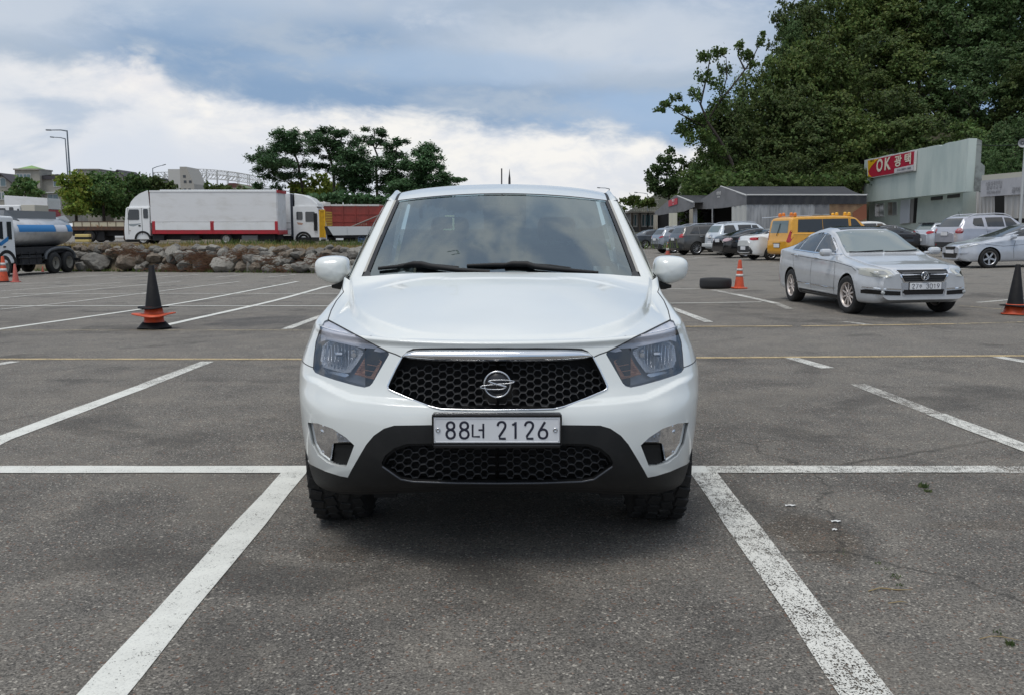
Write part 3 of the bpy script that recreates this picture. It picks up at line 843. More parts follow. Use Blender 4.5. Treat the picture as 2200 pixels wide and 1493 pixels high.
# side panels above the belt with door windows
def upper(poly, name, m, holes=[], off=0.0):
    V, F = patch2d(np.array(poly, float), [np.array(h, float) for h in holes], .08)
    mb = MB(); P = [Vector((-(sidex(z) + off + .012 * math.sin(PI * min(max((z - BELT) / .45, 0), 1))), y, z)) for y, z in V]
    mb.add(P, F, True); return mb
win1 = [(1.68, 1.225), (2.40, 1.225), (2.40, 1.60), (2.16, 1.60)]; win2 = [(2.48, 1.225), (3.18, 1.235), (3.30, 1.34), (3.16, 1.60), (2.48, 1.60)]
outl = [(1.52, 1.195), (3.62, 1.195), (3.48, 1.50), (3.36, 1.66), (2.22, 1.66)]
upper(outl, 'x', None, [win1, win2]).mirror().build('cab_side', M_white, car)
upper(win1, 'x', None, off=-.004).mirror().build('door_window', M_side, car); upper(win2, 'x', None, off=-.004).mirror().build('door_window', M_side, car)
rw = MB().grid(lambda i, j: Vector(((-1 + 2 * i) * (.69 + (.85 - .69) * j), 3.36 + .26 * j - .10 * (-1 + 2 * i) ** 2 * (1 - j), 1.715 - .045 * (2 * i - 1) ** 2 * (1 - j) - .52 * j)), 20, 8)
rw.build('rear_window', M_side, car)
# flanks behind the front wings
flank = ROWS[:, [2, 3]]
fz = [(r[2], r[3]) for r in ROWS] + [(.872, 1.2)]
def flankp(y0, y1, dx=0.0):
    def f(i, j):
        k = j * (len(fz) - 1); a = int(min(k, len(fz) - 2)); u = k - a; w = fz[a][0] + (fz[a + 1][0] - fz[a][0]) * u; z = fz[a][1] + (fz[a + 1][1] - fz[a][1]) * u
        y = y0 + (y1 - y0) * i; w -= .05 * max(0, (y - 4.3) / .7) ** 2
        return Vector((-(w + dx), y, z))
    return f
for (y0, y1) in ((1.503, 2.50), (2.506, 3.40)):
    for s_ in (-1, 1):
        d = MB().grid(flankp(y0, y1), 6, 24)
        hd = MB(); hd.box((-.958, y1 - .15, .98), (.03, .20, .028), None, .01)
        if s_ > 0: d.V = [(-v[0], v[1], v[2]) for v in d.V]; hd.V = [(-v[0], v[1], v[2]) for v in hd.V]
        do = d.build('door', M_white, car); hd.build('handle', M_chrome, do)
RA = 3.615
bed2 = [(3.406, .36), (3.16 + .0 + .25, .36), (3.406, 1.2), (4.95, 1.2), (4.95, .42)]
ring = [(RA + .43 * math.cos(a), .375 + .43 * math.sin(a)) for a in np.linspace(PI - .02, 0.02, 24)]
bedpoly = [(3.406, 1.2), (3.406, .52)] + [p for p in ring if p[0] > 3.41 and p[1] > .36] + [(4.95, .45), (4.95, 1.2)]
V, F = patch2d(np.array(bedpoly), [], .08)
zs = [r[1] for r in fz]; wsx = [r[0] for r in fz]
bd = MB().add([Vector((-(np.interp(z, zs, wsx) - .05 * max(0, (y - 4.3) / .7) ** 2), y, z)) for y, z in V], F, True).mirror(); bd.build('bed_side', M_white, car)
tg = MB(); tg.b2((-.83, 4.95, .55), (.83, 4.99, 1.2), .01); tg.build('tailgate', M_white, car)
cv = MB(); cv.b2((-.86, 3.55, 1.17), (.86, 4.96, 1.195), .01); cv.build('bed_cover', M_blk, car)
# floor, engine bay, cowl
un = MB(); un.b2((-.72, .30, .30), (.72, 4.85, .36)); un.b2((-.58, .22, .36), (.58, 1.30, .95)); un.b2((-.80, 1.36, .36), (.80, 1.42, 1.14)); un.b2((-.56, .28, .265), (-.46, 4.8, .33)); un.b2((.46, .28, .265), (.56, 4.8, .33))
un.cyl((-.75, AXLE_Y, .375), (.75, AXLE_Y, .375), .035); un.cyl((-.75, RA, .375), (.75, RA, .375), .05); un.b2((-.30, .55, .22), (.25, 1.0, .30)); un.b2((-.42, .45, .27), (.42, .52, .34))
un.build('chassis', M_dark, car)
cw = MB().grid(lambda i, j: Vector(((-1 + 2 * i) * .80, 1.285 + .10 * j + .17 * (2 * i - 1) ** 2 + 0, 1.190 + .02 * (1 - (2 * i - 1) ** 2) * (1 - j) - .015 - .03 * math.sin(PI * j) - .012 * j)), 30, 4); cw.build('cowl', M_blk, car)
tri = MB()
for s_ in (-1, 1):
    A = wsc(s_, .02) + Vector((0, -.012, .01)); B = wsc(s_, .115) + Vector((0, -.010, .008)); C_ = wsc(s_ * .955, .035) + Vector((0, -.012, .010))
    D = wsc(s_ * 1.02, .02) + Vector((0, -.008, .01)); E2 = wsc(s_ * .955, .08) + Vector((0, -.012, .010))
    tri.add([D, C_, E2, B], [(0, 1, 2, 3)])
tri.build('cowl_corner', M_cabin, car)
# cabin
cab = MB(); cab.b2((-.80, 1.45, .40), (.80, 3.5, .46)); cab.b2((-.80, 3.40, .40), (.80, 3.44, 1.10)); cab.grid(lambda i, j: Vector(((-1 + 2 * i) * .76, 1.46 + .34 * j + .05 * 0, 1.14 - .02 * j - .10 * max(0, j - .7))), 8, 6)
cab.b2((-.76, 1.74, .75), (.76, 1.80, 1.07), .02); cab.build('dashboard', M_cabin, car)
for s_ in (-1, 1):
    se = MB(); se.b2((s_ * .38 - .25, 2.20, .55), (s_ * .38 + .25, 2.74, .74), .06); se.box((s_ * .38, 2.80, 1.02), (.48, .14, .66), Matrix.Rotation(math.radians(-12), 3, 'X'), .06)
    seat = se.build('seat', M_seat, car); h_ = MB(); h_.box((s_ * .38, 2.90, 1.46), (.27, .10, .17), None, .045); h_.cyl((s_ * .38 - .06, 2.88, 1.30), (s_ * .38 - .06, 2.90, 1.42), .008); h_.cyl((s_ * .38 + .06, 2.88, 1.30), (s_ * .38 + .06, 2.90, 1.42), .008)
    h_.build('headrest', M_seat, seat)
rs = MB(); rs.b2((-.66, 3.0, .55), (.66, 3.34, .75), .05); rs.b2((-.66, 3.30, .72), (.66, 3.40, 1.28), .05); rs.build('rear_seat', M_seat, car)
swm = Matrix.Translation((.38, 1.92, 1.05)) @ Matrix.Rotation(math.radians(65), 4, 'X')
sw = MB(); sw.tube([swm @ Vector((.185 * math.cos(a), .185 * math.sin(a), 0)) for a in np.linspace(0, 2 * PI, 32, endpoint=False)], .016, 8, closed=True); sw.cyl(swm @ Vector((0, 0, -.03)), swm @ Vector((0, 0, .01)), .06); sw.cyl(swm @ Vector((-.17, 0, 0)), swm @ Vector((.17, 0, 0)), .016); sw.build('steering_wheel', M_blk, car)
rv = MB(); rv.box((0, 2.02, 1.575), (.24, .03, .065), None, .02); rv.cyl((0, 2.03, 1.60), (0, 2.08, 1.67), .01); rv.build('rear_view_mirror', M_blk, car)
stk = MB(); 
for (u, v, w_, h2) in ((966, 465, 20, 3), (974, 482, 4, 26), (962, 494, 18, 3)):
    p = at(u, v, HO.y + 1.62) - HO; stk.box(p, (w_ / 2000 * 5.42, .003, h2 / 2000 * 5.42))
stk.build('parking_tag', mat('pale_card', (.34, .44, .41), .6), car)
# wipers
def wpt(u, v, off=.03):
    d = 5.25; o = Vector((0, 0, CAMZ)) - HO; r = rdir(u, v)
    best = None
    for k in range(60):
        d = 4.9 + k * .01; p = o + r * (d / r.y)
        # compare with the windscreen sheet
        b = (p.z - 1.165) / .515; a = p.x / (.785 + b * (.668 - .785)); w_ = wsc(max(-1, min(1, a)), max(0, min(1, b)))
        if p.y > w_.y - off: return p
    return p
wi = MB()
wi.tube([wpt(*q) for q in ((813, 577.5), (850, 574), (872, 571), (920, 571.5), (985, 576))], [.010, .012, .014, .014, .010], 6); wi.tube([wpt(*q, .045) for q in ((868, 570.5), (888, 567.5), (905, 568), (925, 573), (985, 581), (1052, 585))], [.010, .016, .017, .017, .014, .012], 6)
wi.build('wiper', M_blk, car)
wi = MB()
wi.tube([wpt(*q) for q in ((1003, 571.5), (1060, 570), (1120, 570), (1180, 573), (1226, 578))], [.009, .012, .013, .012, .009], 6); wi.tube([wpt(*q, .045) for q in ((1085, 570), (1100, 567.5), (1132, 568), (1150, 574), (1200, 580), (1285, 587))], [.010, .016, .017, .016, .014, .010], 6)
wi.build('wiper', M_blk, car)
# door mirrors
MIR = [(675, 573), (678, 560), (690, 552), (723, 549.6), (741, 553), (748, 562), (750, 583), (751, 592), (745, 600), (734, 611), (711, 611), (691, 604), (679, 594)]
for s_ in (-1, 1):
    D0 = HO.y + 1.72; P2 = [(at(u, v, D0) - HO) for u, v in MIR]; c0 = sum(P2, Vector()) / len(P2)
    prof = smoothpoly([(p.x, p.z) for p in P2], 2); K = len(prof); mb = MB(); ringsV = []
    for yy, sc in ((-.085, .0), (-.083, .30), (-.074, .58), (-.055, .80), (-.025, .94), (.01, 1.0), (.06, 1.0), (.085, .97)):
        for (px_, pz_) in prof:
            x = c0.x + (px_ - c0.x) * sc; z = c0.z + (pz_ - c0.z) * sc
            lip = .012 * sstep(((c0.z - .045) - z) / .012) * 1.0          # lower face turned under
            ringsV.append(Vector((x, 1.72 + yy + lip, z)))
    n_ = 8; F = []
    for r in range(n_ - 1): F += [(r * K + i, r * K + (i + 1) % K, (r + 1) * K + (i + 1) % K, (r + 1) * K + i) for i in range(K)]
    F.append(tuple((n_ - 1) * K + i for i in range(K)))
    mb.add(ringsV, F, True)
    arm = MB(); A = at(738, 612, D0) - HO; B = at(763, 600, D0 - .05) - HO
    arm.tube([at(713, 616, D0) - HO, at(728, 616, D0) - HO, at(745, 612, D0 - .02) - HO, at(764, 596, D0 - .06) - HO], [.012, .024, .034, .048], 8, .6)
    if s_ > 0: mb.V = [(-v[0], v[1], v[2]) for v in mb.V]; arm.V = [(-v[0], v[1], v[2]) for v in arm.V]
    mo = mb.build('door_mirror', M_white, car); arm.build('mirror_arm', M_blk, mo)
# wheels
def tyre_mesh(r, w, rim, lug=True):
    mb = MB(); h = w / 2
    mb.lathe([(rim, -h * .80), (r * .86, -h), (r * .955, -h * .96), (r * .985, -h * .80), (r, -h * .5), (r, h * .5), (r * .985, h * .80), (r * .955, h * .96), (r * .86, h), (rim, h * .80)], 48)
    if lug:
        n = 34
        for i in range(n):
            for j, (z, zz) in enumerate(((-.84, .30), (-.36, .34), (.12, .34), (.62, .40))):
                a = 2 * PI * (i + .5 * (j % 2) + .13 * j) / n; R = Matrix.Rotation(a, 3, 'Z') @ Matrix.Rotation(.25 * (-1) ** j, 3, 'X')
                rr_ = r + (.002 if abs(z) < .8 else -.006); mb.box(R @ Vector((rr_, 0, 0)) + Vector((0, 0, z * h + .06 * h)), (.014, 2 * PI * r / n * .84, zz * h * 1.12), R, .004)
    return mb
ty = tyre_mesh(.372, .27, .235); tyM = ty.mesh('tyre', M_rub)
rm = MB(); rm.lathe([(0, .05), (.05, .06), (.07, .03), (.22, .05), (.236, .09), (.24, -.09), (.19, -.10), (.05, -.02)], 32)
for i in range(6):
    R = Matrix.Rotation(i * PI / 3, 3, 'Z'); rm.box(R @ Vector((.13, 0, .045)), (.18, .05, .03), R, .008)
rmM = rm.mesh('rim', M_alloy)
for x in (-.79, .79):
    for y in (AXLE_Y, RA):
        w = link('wheel', tyM, car, (x, y, .374), (0, PI / 2 if x > 0 else -PI / 2, 0)); link('rim', rmM, w)
lin = MB()
for x0, x1 in ((-.90, -.58), (.58, .90)):
    for y in (AXLE_Y, RA): lin.grid(lambda i, j, x0=x0, x1=x1, y=y: Vector((x0 + (x1 - x0) * j, y + .45 * math.cos(PI * i), .40 + .45 * math.sin(PI * i))), 16, 1)
    for y in (AXLE_Y, RA): 
        xi = -.58 if x0 < 0 else .58
        lin.grid(lambda i, j, xi=xi, y=y: Vector((xi, y + .46 * math.cos(PI * i) * j, .38 + .46 * math.sin(PI * i) * j)), 16, 1)
lin.build('wheel_liner', M_dark, car)

def split_sides(o):
    """a mirrored pair built as one mesh becomes two parts"""
    me = o.data; V = [v.co.copy() for v in me.vertices]; m = me.materials[0]; P = [(tuple(p.vertices), p.center.x, p.use_smooth) for p in me.polygons]; nm = o.name.split('.')[0]; par = o.parent
    ch = kids(o)
    for s_ in (-1, 1):
        F = [(f, sm) for f, x, sm in P if x * s_ > 0]; ids = sorted({i for f, _ in F for i in f}); mp = {i: k for k, i in enumerate(ids)}
        n = mesh_from(nm, [V[i] for i in ids], [[mp[i] for i in f] for f, _ in F], m, smooth=False); n.polygons.foreach_set('use_smooth', np.array([sm for _, sm in F], dtype=bool))
        if s_ < 0: o.data = n
        else: link(nm, n, par)
for o in list(kids(car)):
    if o.name.split('.')[0] in ('pillar_moulding', 'roof_rail', 'cab_side', 'door_window', 'roof_ditch', 'bed_side', 'cowl_corner', 'wheel_liner'): split_sides(o)
# ================================================================== ground
def ground_material():
    m = bpy.data.materials.new('asphalt'); m.use_nodes = True; t = NT(m.node_tree); b = t.n['Principled BSDF']
    vec = t.node('ShaderNodeTexCoord').outputs['Object']
    x, y, z = t.xyz(vec)
    big = t.noise(vec, .35, 5, .6); mid = t.noise(vec, 2.2, 6, .62); fine = t.noise(vec, 120, 3, .65); grain = t.noise(vec, 320, 2, .6)
    st = t.noise(t.vm('MULTIPLY', vec, (.5, 3.2, 1)), 1.4, 5, .6)              # streaks across the lane
    c = t.mix(t.mr(big, .35, .68), (0.105, 0.102, 0.099, 1), (0.150, 0.146, 0.140, 1))
    c = t.mix(t.mr(mid, .42, .72), c, (0.180, 0.171, 0.159, 1)); c = t.mix(t.m('MULTIPLY', t.mr(mid, .47, .28), .55), c, (0.078, 0.076, 0.075, 1))
    c = t.mix(t.m('MULTIPLY', t.mr(st, .52, .72), .30), c, (0.099, 0.091, 0.084, 1))
    # the driving lane between the two yellow lines is worn paler
    ln = t.m('MULTIPLY', t.mr(y, 10.5, 11.1), t.mr(y, 13.9, 13.2)); c = t.mix(t.m('MULTIPLY', ln, .30), c, (0.203, 0.198, 0.191, 1))
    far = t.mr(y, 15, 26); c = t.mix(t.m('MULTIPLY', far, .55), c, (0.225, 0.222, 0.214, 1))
    # a darker relaid patch beside the traffic cone and a brown dip on the right
    def ell(cx, cy, rx, ry, k=.9):
        dx = t.m('DIVIDE', t.m('SUBTRACT', x, cx), rx); dy = t.m('DIVIDE', t.m('SUBTRACT', y, cy), ry)
        r = t.m('SQRT', t.m('ADD', t.m('MULTIPLY', dx, dx), t.m('MULTIPLY', dy, dy)))
        return t.mr(t.m('ADD', r, t.m('MULTIPLY', t.m('SUBTRACT', mid, .5), k)), 1.05, .75)
    p = gp(575, 690); c = t.mix(t.m('MULTIPLY', ell(p.x, p.y, 1.05, 1.15, .7), .75), c, (0.060, 0.061, 0.066, 1))
    p = gp(1745, 1150); c = t.mix(t.m('MULTIPLY', ell(p.x, p.y, .22, .38, 1.5), .6), c, (0.093, 0.075, 0.057, 1))
    p = gp(1735, 1135); c = t.mix(t.m('MULTIPLY', t.m('SUBTRACT', ell(p.x, p.y, .5, .8, 1.6), ell(p.x, p.y, .34, .58, 1.4)), .35), c, (0.225, 0.216, 0.201, 1))
    p = gp(2150, 1128); c = t.mix(t.m('MULTIPLY', ell(p.x, p.y, .40, .09, 1.6), .5), c, (0.090, 0.078, 0.066, 1))
    p = gp(720, 1190); c = t.mix(t.m('MULTIPLY', ell(p.x, p.y, .18, .12, 1.6), .5), c, (0.084, 0.071, 0.060, 1))
    # hairline cracks
    vo = t.node('ShaderNodeTexVoronoi'); vo.feature = 'DISTANCE_TO_EDGE'; vo.inputs['Scale'].default_value = .42
    wv = t.vm('ADD', vec, t.vm('MULTIPLY', t.cxyz(mid, fine, 0), (.5, .03, 0))); t.l.new(wv, vo.inputs['Vector'])
    cr = t.m('MULTIPLY', t.mr(vo.outputs[0], .0075, .001), t.m('MULTIPLY', t.mr(x, .9, 1.5), t.mr(y, 7.5, 5.6)))
    # stones in the surface: pale, dark and rusty grains
    vo2 = t.node('ShaderNodeTexVoronoi'); vo2.inputs['Scale'].default_value = 128; t.l.new(t.vm('ADD', vec, t.vm('MULTIPLY', t.cxyz(grain, fine, 0), (.012, .012, 0))), vo2.inputs['Vector'])
    cell = t.xyz(vo2.outputs['Color'])
    c = t.mix(.60, c, t.mix(t.mr(cell[0], .0, 1.0, smooth=False), (.12, .12, .12, 1), (1.95, 1.92, 1.86, 1)), 'MULTIPLY')
    c = t.mix(t.m('MULTIPLY', t.mr(fine, .52, .70), .65), c, (.36, .35, .33, 1)); c = t.mix(t.m('MULTIPLY', t.mr(fine, .48, .30), .8), c, (.016, .016, .016, 1))
    c = t.mix(t.m('MULTIPLY', t.mr(cell[1], .955, .975), .75), c, (.50, .48, .44, 1)); c = t.mix(t.m('MULTIPLY', t.mr(cell[2], .965, .985), .6), c, (.20, .09, .05, 1))
    c = t.mix(t.m('MULTIPLY', cr, .55), c, (.026, .025, .023, 1))
    # broad stains and dusty places
    dz = t.noise(t.vm('ADD', vec, (31, 7, 2)), .9, 5, .55, .6); c = t.mix(t.m('MULTIPLY', t.mr(dz, .50, .66), .32), c, (.200, .187, .168, 1)); c = t.mix(t.m('MULTIPLY', t.mr(dz, .47, .33), .42), c, (.040, .039, .038, 1))
    c = t.mix(1.0, c, (1.07, 1.03, .96, 1), 'MULTIPLY')
    t.l.new(c, b.inputs['Base Color']); b.inputs['Roughness'].default_value = .85; b.inputs['Specular IOR Level'].default_value = .3
    bn = t.node('ShaderNodeBump'); bn.inputs['Strength'].default_value = .8; bn.inputs['Distance'].default_value = .007
    t.l.new(t.m('ADD', t.m('MULTIPLY', fine, .7), t.m('MULTIPLY', vo2.outputs['Distance'], .6)), bn.inputs['Height']); t.l.new(bn.outputs[0], b.inputs['Normal'])
    return m
def axis_steps(*segs):
    out = []
    for a, b, n in segs: out += list(np.linspace(a, b, n, endpoint=False))
    return out + [segs[-1][1]]
gxs = axis_steps((-900, -120, 8), (-120, -45, 15), (-45, 45, 91), (45, 120, 15), (120, 900, 8)); gys = axis_steps((-60, 0, 8), (0, 70, 141), (70, 160, 20), (160, 1500, 10))
GV = [(a, b, gz(a, b)) for a in gxs for b in gys]; n_ = len(gys)
GF = [(i * n_ + j, (i + 1) * n_ + j, (i + 1) * n_ + j + 1, i * n_ + j + 1) for i in range(len(gxs) - 1) for j in range(n_ - 1)]
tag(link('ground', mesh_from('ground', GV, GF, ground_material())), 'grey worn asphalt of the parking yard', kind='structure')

# ------------------------------------------------------------------ painted lines
def paint_material(name, col, wear, rough_edge=1.0):
    m = bpy.data.materials.new(name); m.use_nodes = True; t = NT(m.node_tree); b = t.n['Principled BSDF']
    vec = t.node('ShaderNodeTexCoord').outputs['Object']
    f = t.noise(vec, 110, 3, .7); mid = t.noise(vec, 4.0, 6, .65); sp = t.noise(t.vm('MULTIPLY', vec, (1, .7, 1)), 150, 3, .62); cl = t.noise(t.vm('MULTIPLY', vec, (1, .5, 1)), 38, 4, .6)
    c = t.mix(t.mr(mid, .3, .7), (*[k * .86 for k in col], 1), (*col, 1)); c = t.mix(t.m('MULTIPLY', t.mr(f, .52, .30), .5), c, (*[k * .55 for k in col], 1))
    b.inputs['Roughness'].default_value = .75; t.l.new(c, b.inputs['Base Color'])
    # worn through to the road: the paint is simply missing there
    w = t.m('ADD', t.m('ADD', t.m('MULTIPLY', sp, .62), t.m('MULTIPLY', cl, .28)), t.m('MULTIPLY', mid, .22))
    al = t.mr(w, wear, wear + .045, 0, 1)
    t.l.new(al, b.inputs['Alpha'])
    bn = t.node('ShaderNodeBump'); bn.inputs['Strength'].default_value = .4; bn.inputs['Distance'].default_value = .004; t.l.new(f, bn.inputs['Height']); t.l.new(bn.outputs[0], b.inputs['Normal'])
    return m
P_fresh = paint_material('white_road_paint', (.74, .74, .68), .435); P_worn = paint_material('worn_white_road_paint', (.72, .71, .65), .505); P_thin = paint_material('faded_white_road_paint', (.66, .64, .58), .545)
P_yel = paint_material('yellow_road_paint', (.60, .46, .25), .50); P_yel2 = paint_material('faded_yellow_road_paint', (.56, .46, .28), .56)
NLINE = [0]
def line(pts, w, m, name='white_line'):
    """painted strip through photo points on the ground (or ground xy pairs), w metres wide"""
    L = [gp(*p) if abs(p[0]) + abs(p[1]) > 60 or p[0] > 60 else Vector((p[0], p[1], 0)) for p in pts]
    Q = []
    for i in range(len(L) - 1):
        k = max(1, int((L[i + 1] - L[i]).length / .5))
        for j in range(k): Q.append(L[i].lerp(L[i + 1], j / k))
    Q.append(L[-1]); V = []; NLINE[0] += 1; dz = .004 + .0004 * (NLINE[0] % 6)
    for i, p in enumerate(Q):
        tg = (Q[min(i + 1, len(Q) - 1)] - Q[max(i - 1, 0)]); s = Vector((tg.y, -tg.x, 0)).normalized() * (w / 2 * (1 + .06 * math.sin(i * 2.1)))
        for q in (p - s, p + s): V.append((q.x, q.y, gz(q.x, q.y) + dz + .0004 * max(0, q.y - 12)))
    F = [(2 * i, 2 * i + 1, 2 * i + 3, 2 * i + 2) for i in range(len(Q) - 1)]
    return tag(link(name, mesh_from(name, V, F, m)), 'painted parking line on the asphalt', kind='structure')
def g2(u, v): p = gp(u, v); return (p.x, p.y)
a_, b_ = gp(220, 1493), gp(632, 1015); d_ = (a_ - b_).normalized()
line([(a_.x + d_.x * 2, a_.y + d_.y * 2), (b_.x - d_.x * .07, b_.y - d_.y * .07)], .155, P_fresh)
a_, b_ = gp(1860, 1493), gp(1512, 1016); d_ = (a_ - b_).normalized()
line([(a_.x + d_.x * 2, a_.y + d_.y * 2), (b_.x - d_.x * .05, b_.y - d_.y * .05)], .165, P_worn)
yl = gp(300, 1009).y; line([(-14, yl), (-1.15, yl)], .165, P_fresh); line([(-1.15, yl), (1.2, yl)], .16, P_fresh); line([(1.2, yl), (3.0, yl + .003)], .16, P_worn); line([(3.0, yl), (14, yl + .02)], .16, P_thin)
line([(-240, 1062), (0, 945), (300, 833)], .155, P_fresh); line([(300, 833), (446, 777)], .15, P_worn)
line([(-140, 808), (-40, 789), (32, 777)], .15, P_worn)
line([(1842, 826), (2010, 890)], .15, P_thin); line([(2010, 890), (2330, 1011)], .16, P_worn)
line([(1698, 768), (1778, 791)], .15, P_worn); line([(2143, 767), (2290, 792)], .15, P_worn)
line([(-120, 728), (0, 708), (640, 606)], .15, P_fresh); line([(345, 702), (700, 617), (760, 607)], .16, P_fresh); line([(614, 708), (690, 680), (760, 655)], .15, P_worn)
for A, B in (((0, 666), (515, 606)), ((0, 642), (388, 605.5)), ((0, 627), (262, 608)), ((0, 613), (130, 607.5))): line([A, B], .13, P_worn)
for A, B in (((35, 596), (127, 590)), ((121, 599), (242, 591)), ((235, 598), (360, 591)), ((344, 597), (430, 591)), ((463, 597), (522, 592)), ((577, 597), (636, 591))): line([A, B], .13, P_worn)
line([(-60, 658.6), (420, 658.4), (760, 658.6)], .13, P_fresh); line([(25, 633), (360, 632), (760, 632)], .12, P_worn); line([(20, 616), (760, 614)], .12, P_thin)
for A, B in (((-300, 771.5), (690, 772)), ((1478, 769), (2400, 763))): line([A, B], .115, P_yel, 'yellow_line')
line([(-300, 711), (760, 710.5)], .10, P_yel2, 'yellow_line'); line([(1470, 702.5), (1702, 701.6)], .10, P_yel, 'yellow_line'); line([(1722, 701.6), (2050, 697)], .10, P_yel, 'yellow_line'); line([(2050, 697), (2300, 690.5)], .10, P_yel2, 'yellow_line')
line([(1420, 622), (1506, 622)], .12, P_worn); line([(1430, 652.8), (1636, 650)], .12, P_worn); line([(1532, 624), (1580, 634)], .15, P_thin); line([(1578, 633), (1668, 653)], .15, P_worn); line([(1668, 653), (1697, 665)], .14, P_thin)
line([(1440, 662), (1523, 693)], .15, P_worn); line([(2101, 651), (2215, 641)], .10, P_worn); line([(2060, 657.5), (2152, 665.5)], .10, P_yel2, 'yellow_line'); line([(1815, 692), (1870, 699)], .14, P_thin)
for A, B in (((1440, 560), (1500, 556)), ((1493, 556), (1526, 553.5)), ((1577, 561), (1630, 558.6)), ((2029, 570), (2083, 567.6)), ((2047, 580), (2095, 576.5)), ((1370, 541), (1420, 538))): line([A, B], .13, P_worn)
line([(1740, 770 - 14), (1840, 752)], .05, P_thin) if False else None
# weeds in the cracks, twigs and litter
wd = MB()
M_weed = mat('weed_green', (.095, .13, .045), .7, isl=(.06, .6)); M_straw = mat('dry_straw', (.40, .29, .15), .8, isl=(.03, .5))
def weed(u, v, n, r, h):
    p = gp(u, v)
    for _ in range(n):
        a = random.uniform(0, 2 * PI); q = p + Vector((math.cos(a) * r * random.random(), math.sin(a) * r * random.random(), 0)); b = random.uniform(0, PI); l = random.uniform(.4, 1) * h
        e = Vector((math.cos(b), math.sin(b), 0)) * l * .35; tip = q + Vector((random.uniform(-1, 1) * l * .6, random.uniform(-1, 1) * l * .6, l))
        wd.add([q - e + Vector((0, 0, .002)), q + e + Vector((0, 0, .002)), tip], [(0, 1, 2)])
for (u, v, n, r, h) in ((1983, 1046, 70, .035, .03), (1992, 1056, 34, .03, .02), (1885, 1210, 16, .02, .012), (1905, 1222, 20, .03, .012), (1925, 1240, 26, .025, .014), (1935, 1258, 16, .02, .012), (1810, 1186, 18, .05, .01), (2145, 1360, 20, .03, .015), (2170, 1385, 26, .02, .02)): weed(u, v, n, r, h)
tag(wd.build('weeds', M_weed), 'low green weeds growing in cracks of the asphalt', kind='stuff')
def twig(pts, r, label):
    o = MB().tube([gp(*p) + Vector((0, 0, .004 + .004 * (i % 2))) for i, p in enumerate(pts)], [r] * (len(pts) - 1) + [r * .4], 5).build('twig', M_straw); tag(o, label, 'twig', 'dry twigs on the asphalt')
twig([(1866, 1271), (1890, 1266), (1925, 1268), (1960, 1270)], .0028, 'long pale dry twig on the asphalt right of the worn white line')
twig([(1908, 1297), (1935, 1295), (1950, 1295)], .002, 'short dry twig in front of the long pale twig')
twig([(2105, 1374), (2130, 1370), (2152, 1369), (2195, 1380)], .002, 'thin forked straw beside the weeds at the right edge')
for i, (u, v, w, l) in enumerate(((1796, 1121, 14, 'white paper scrap beside the brown dip on the right'), (1698, 1087, 16, 'white crumpled scrap near the top of the brown dip'), (1793, 1139, 7, 'tiny white scrap below the paper scrap'))):
    p = gp(u, v); s = MB(); s.grid(lambda a, b: p + Vector(((a - .5) * .05 * w / 14, (b - .5) * .02, .004 + .006 * abs(math.sin(5 * a + 2 * b)))), 5, 3); tag(s.build('litter', mat('litter_white', (.7, .7, .68), .6)), l, 'litter', 'litter on the asphalt')
p = gp(85, 802)
# ------------------------------------------------------------------ traffic cones and the loose tyre
M_cor = mat('cone_orange', (.62, .085, .025), .5, var=(9, (.45, .07, .03), .4, .7)); M_cred = mat('faded_cone_red', (.52, .12, .09), .6, var=(7, (.38, .10, .08), .4, .7)); M_cblk = mat('cone_black', (.008, .008, .0095), .65, spec=.2, var=(10, (.016, .016, .016), .45, .8)); M_cwh = mat('cone_band_white', (.62, .60, .57), .5, var=(12, (.48, .44, .42), .45, .7))
def cone(loc, h, label, body, bands=(), base=None, basew=.36, tip=.03, r0=.125, sleeve=None, rz=0.2, tilt=0.0):
    e = empty('traffic_cone', loc, rz, label, 'traffic cone', 'traffic cones on the parking yard')
    if tilt: e.rotation_euler = (0, tilt, rz)
    b = MB(); b.box((0, 0, .02), (basew, basew, .035), None, .012); b.lathe([(r0 + .02, .037), (r0 + .005, .045), (r0, .05)], 28); b.build('base', base or body, e)
    c = MB(); c.lathe([(r0, .045), (tip + .006, h - .015), (tip, h), (tip - .008, h), (tip - .010, h - .03)], 28); c.build('cone_body', body, e)
    for z0, z1, m in bands:
        rr = lambda z: r0 + (tip - r0) * (z - .045) / (h - .06) + .009
        MB().lathe([(rr(z0) - .012, z0), (rr(z0), z0), (rr(z1), z1), (rr(z1) - .012, z1)], 28).build('band', m, e)
    return e
def skirtcone(e, zbase, h, r0, r1, m, wob, name, flange, closed_top=False):
    """one cone of a stack: a sleeve with a wavy warped flange"""
    b = MB(); prof = [(r0, zbase + .02), (r1, zbase + h)]
    b.lathe([(r0 + .006, zbase + .012), (r0, zbase + .02), (r1, zbase + h), (max(r1 - .012, .001), zbase + h)], 32)
    V = []; n = 40
    for i in range(n):
        a = 2 * PI * i / n; w = flange * (1 + .10 * math.cos(4 * a + .4)); dz = wob * math.sin(2 * a + zbase * 9)
        V += [(r0 * .98 * math.cos(a), r0 * .98 * math.sin(a), zbase + .016), (w * math.cos(a), w * math.sin(a), zbase + dz + .008), (w * math.cos(a), w * math.sin(a), zbase + dz - .008), (r0 * .96 * math.cos(a), r0 * .96 * math.sin(a), zbase - .002)]
    F = []
    for i in range(n):
        j = (i + 1) % n
        for k in range(3): F.append((4 * i + k, 4 * j + k, 4 * j + k + 1, 4 * i + k + 1))
    b.add(V, F, True); return b.build(name, m, e)
p = gp(332, 707); sc_ = (p - Vector((0, 0, CAMZ))).length / 2000.0        # metres per photo pixel there
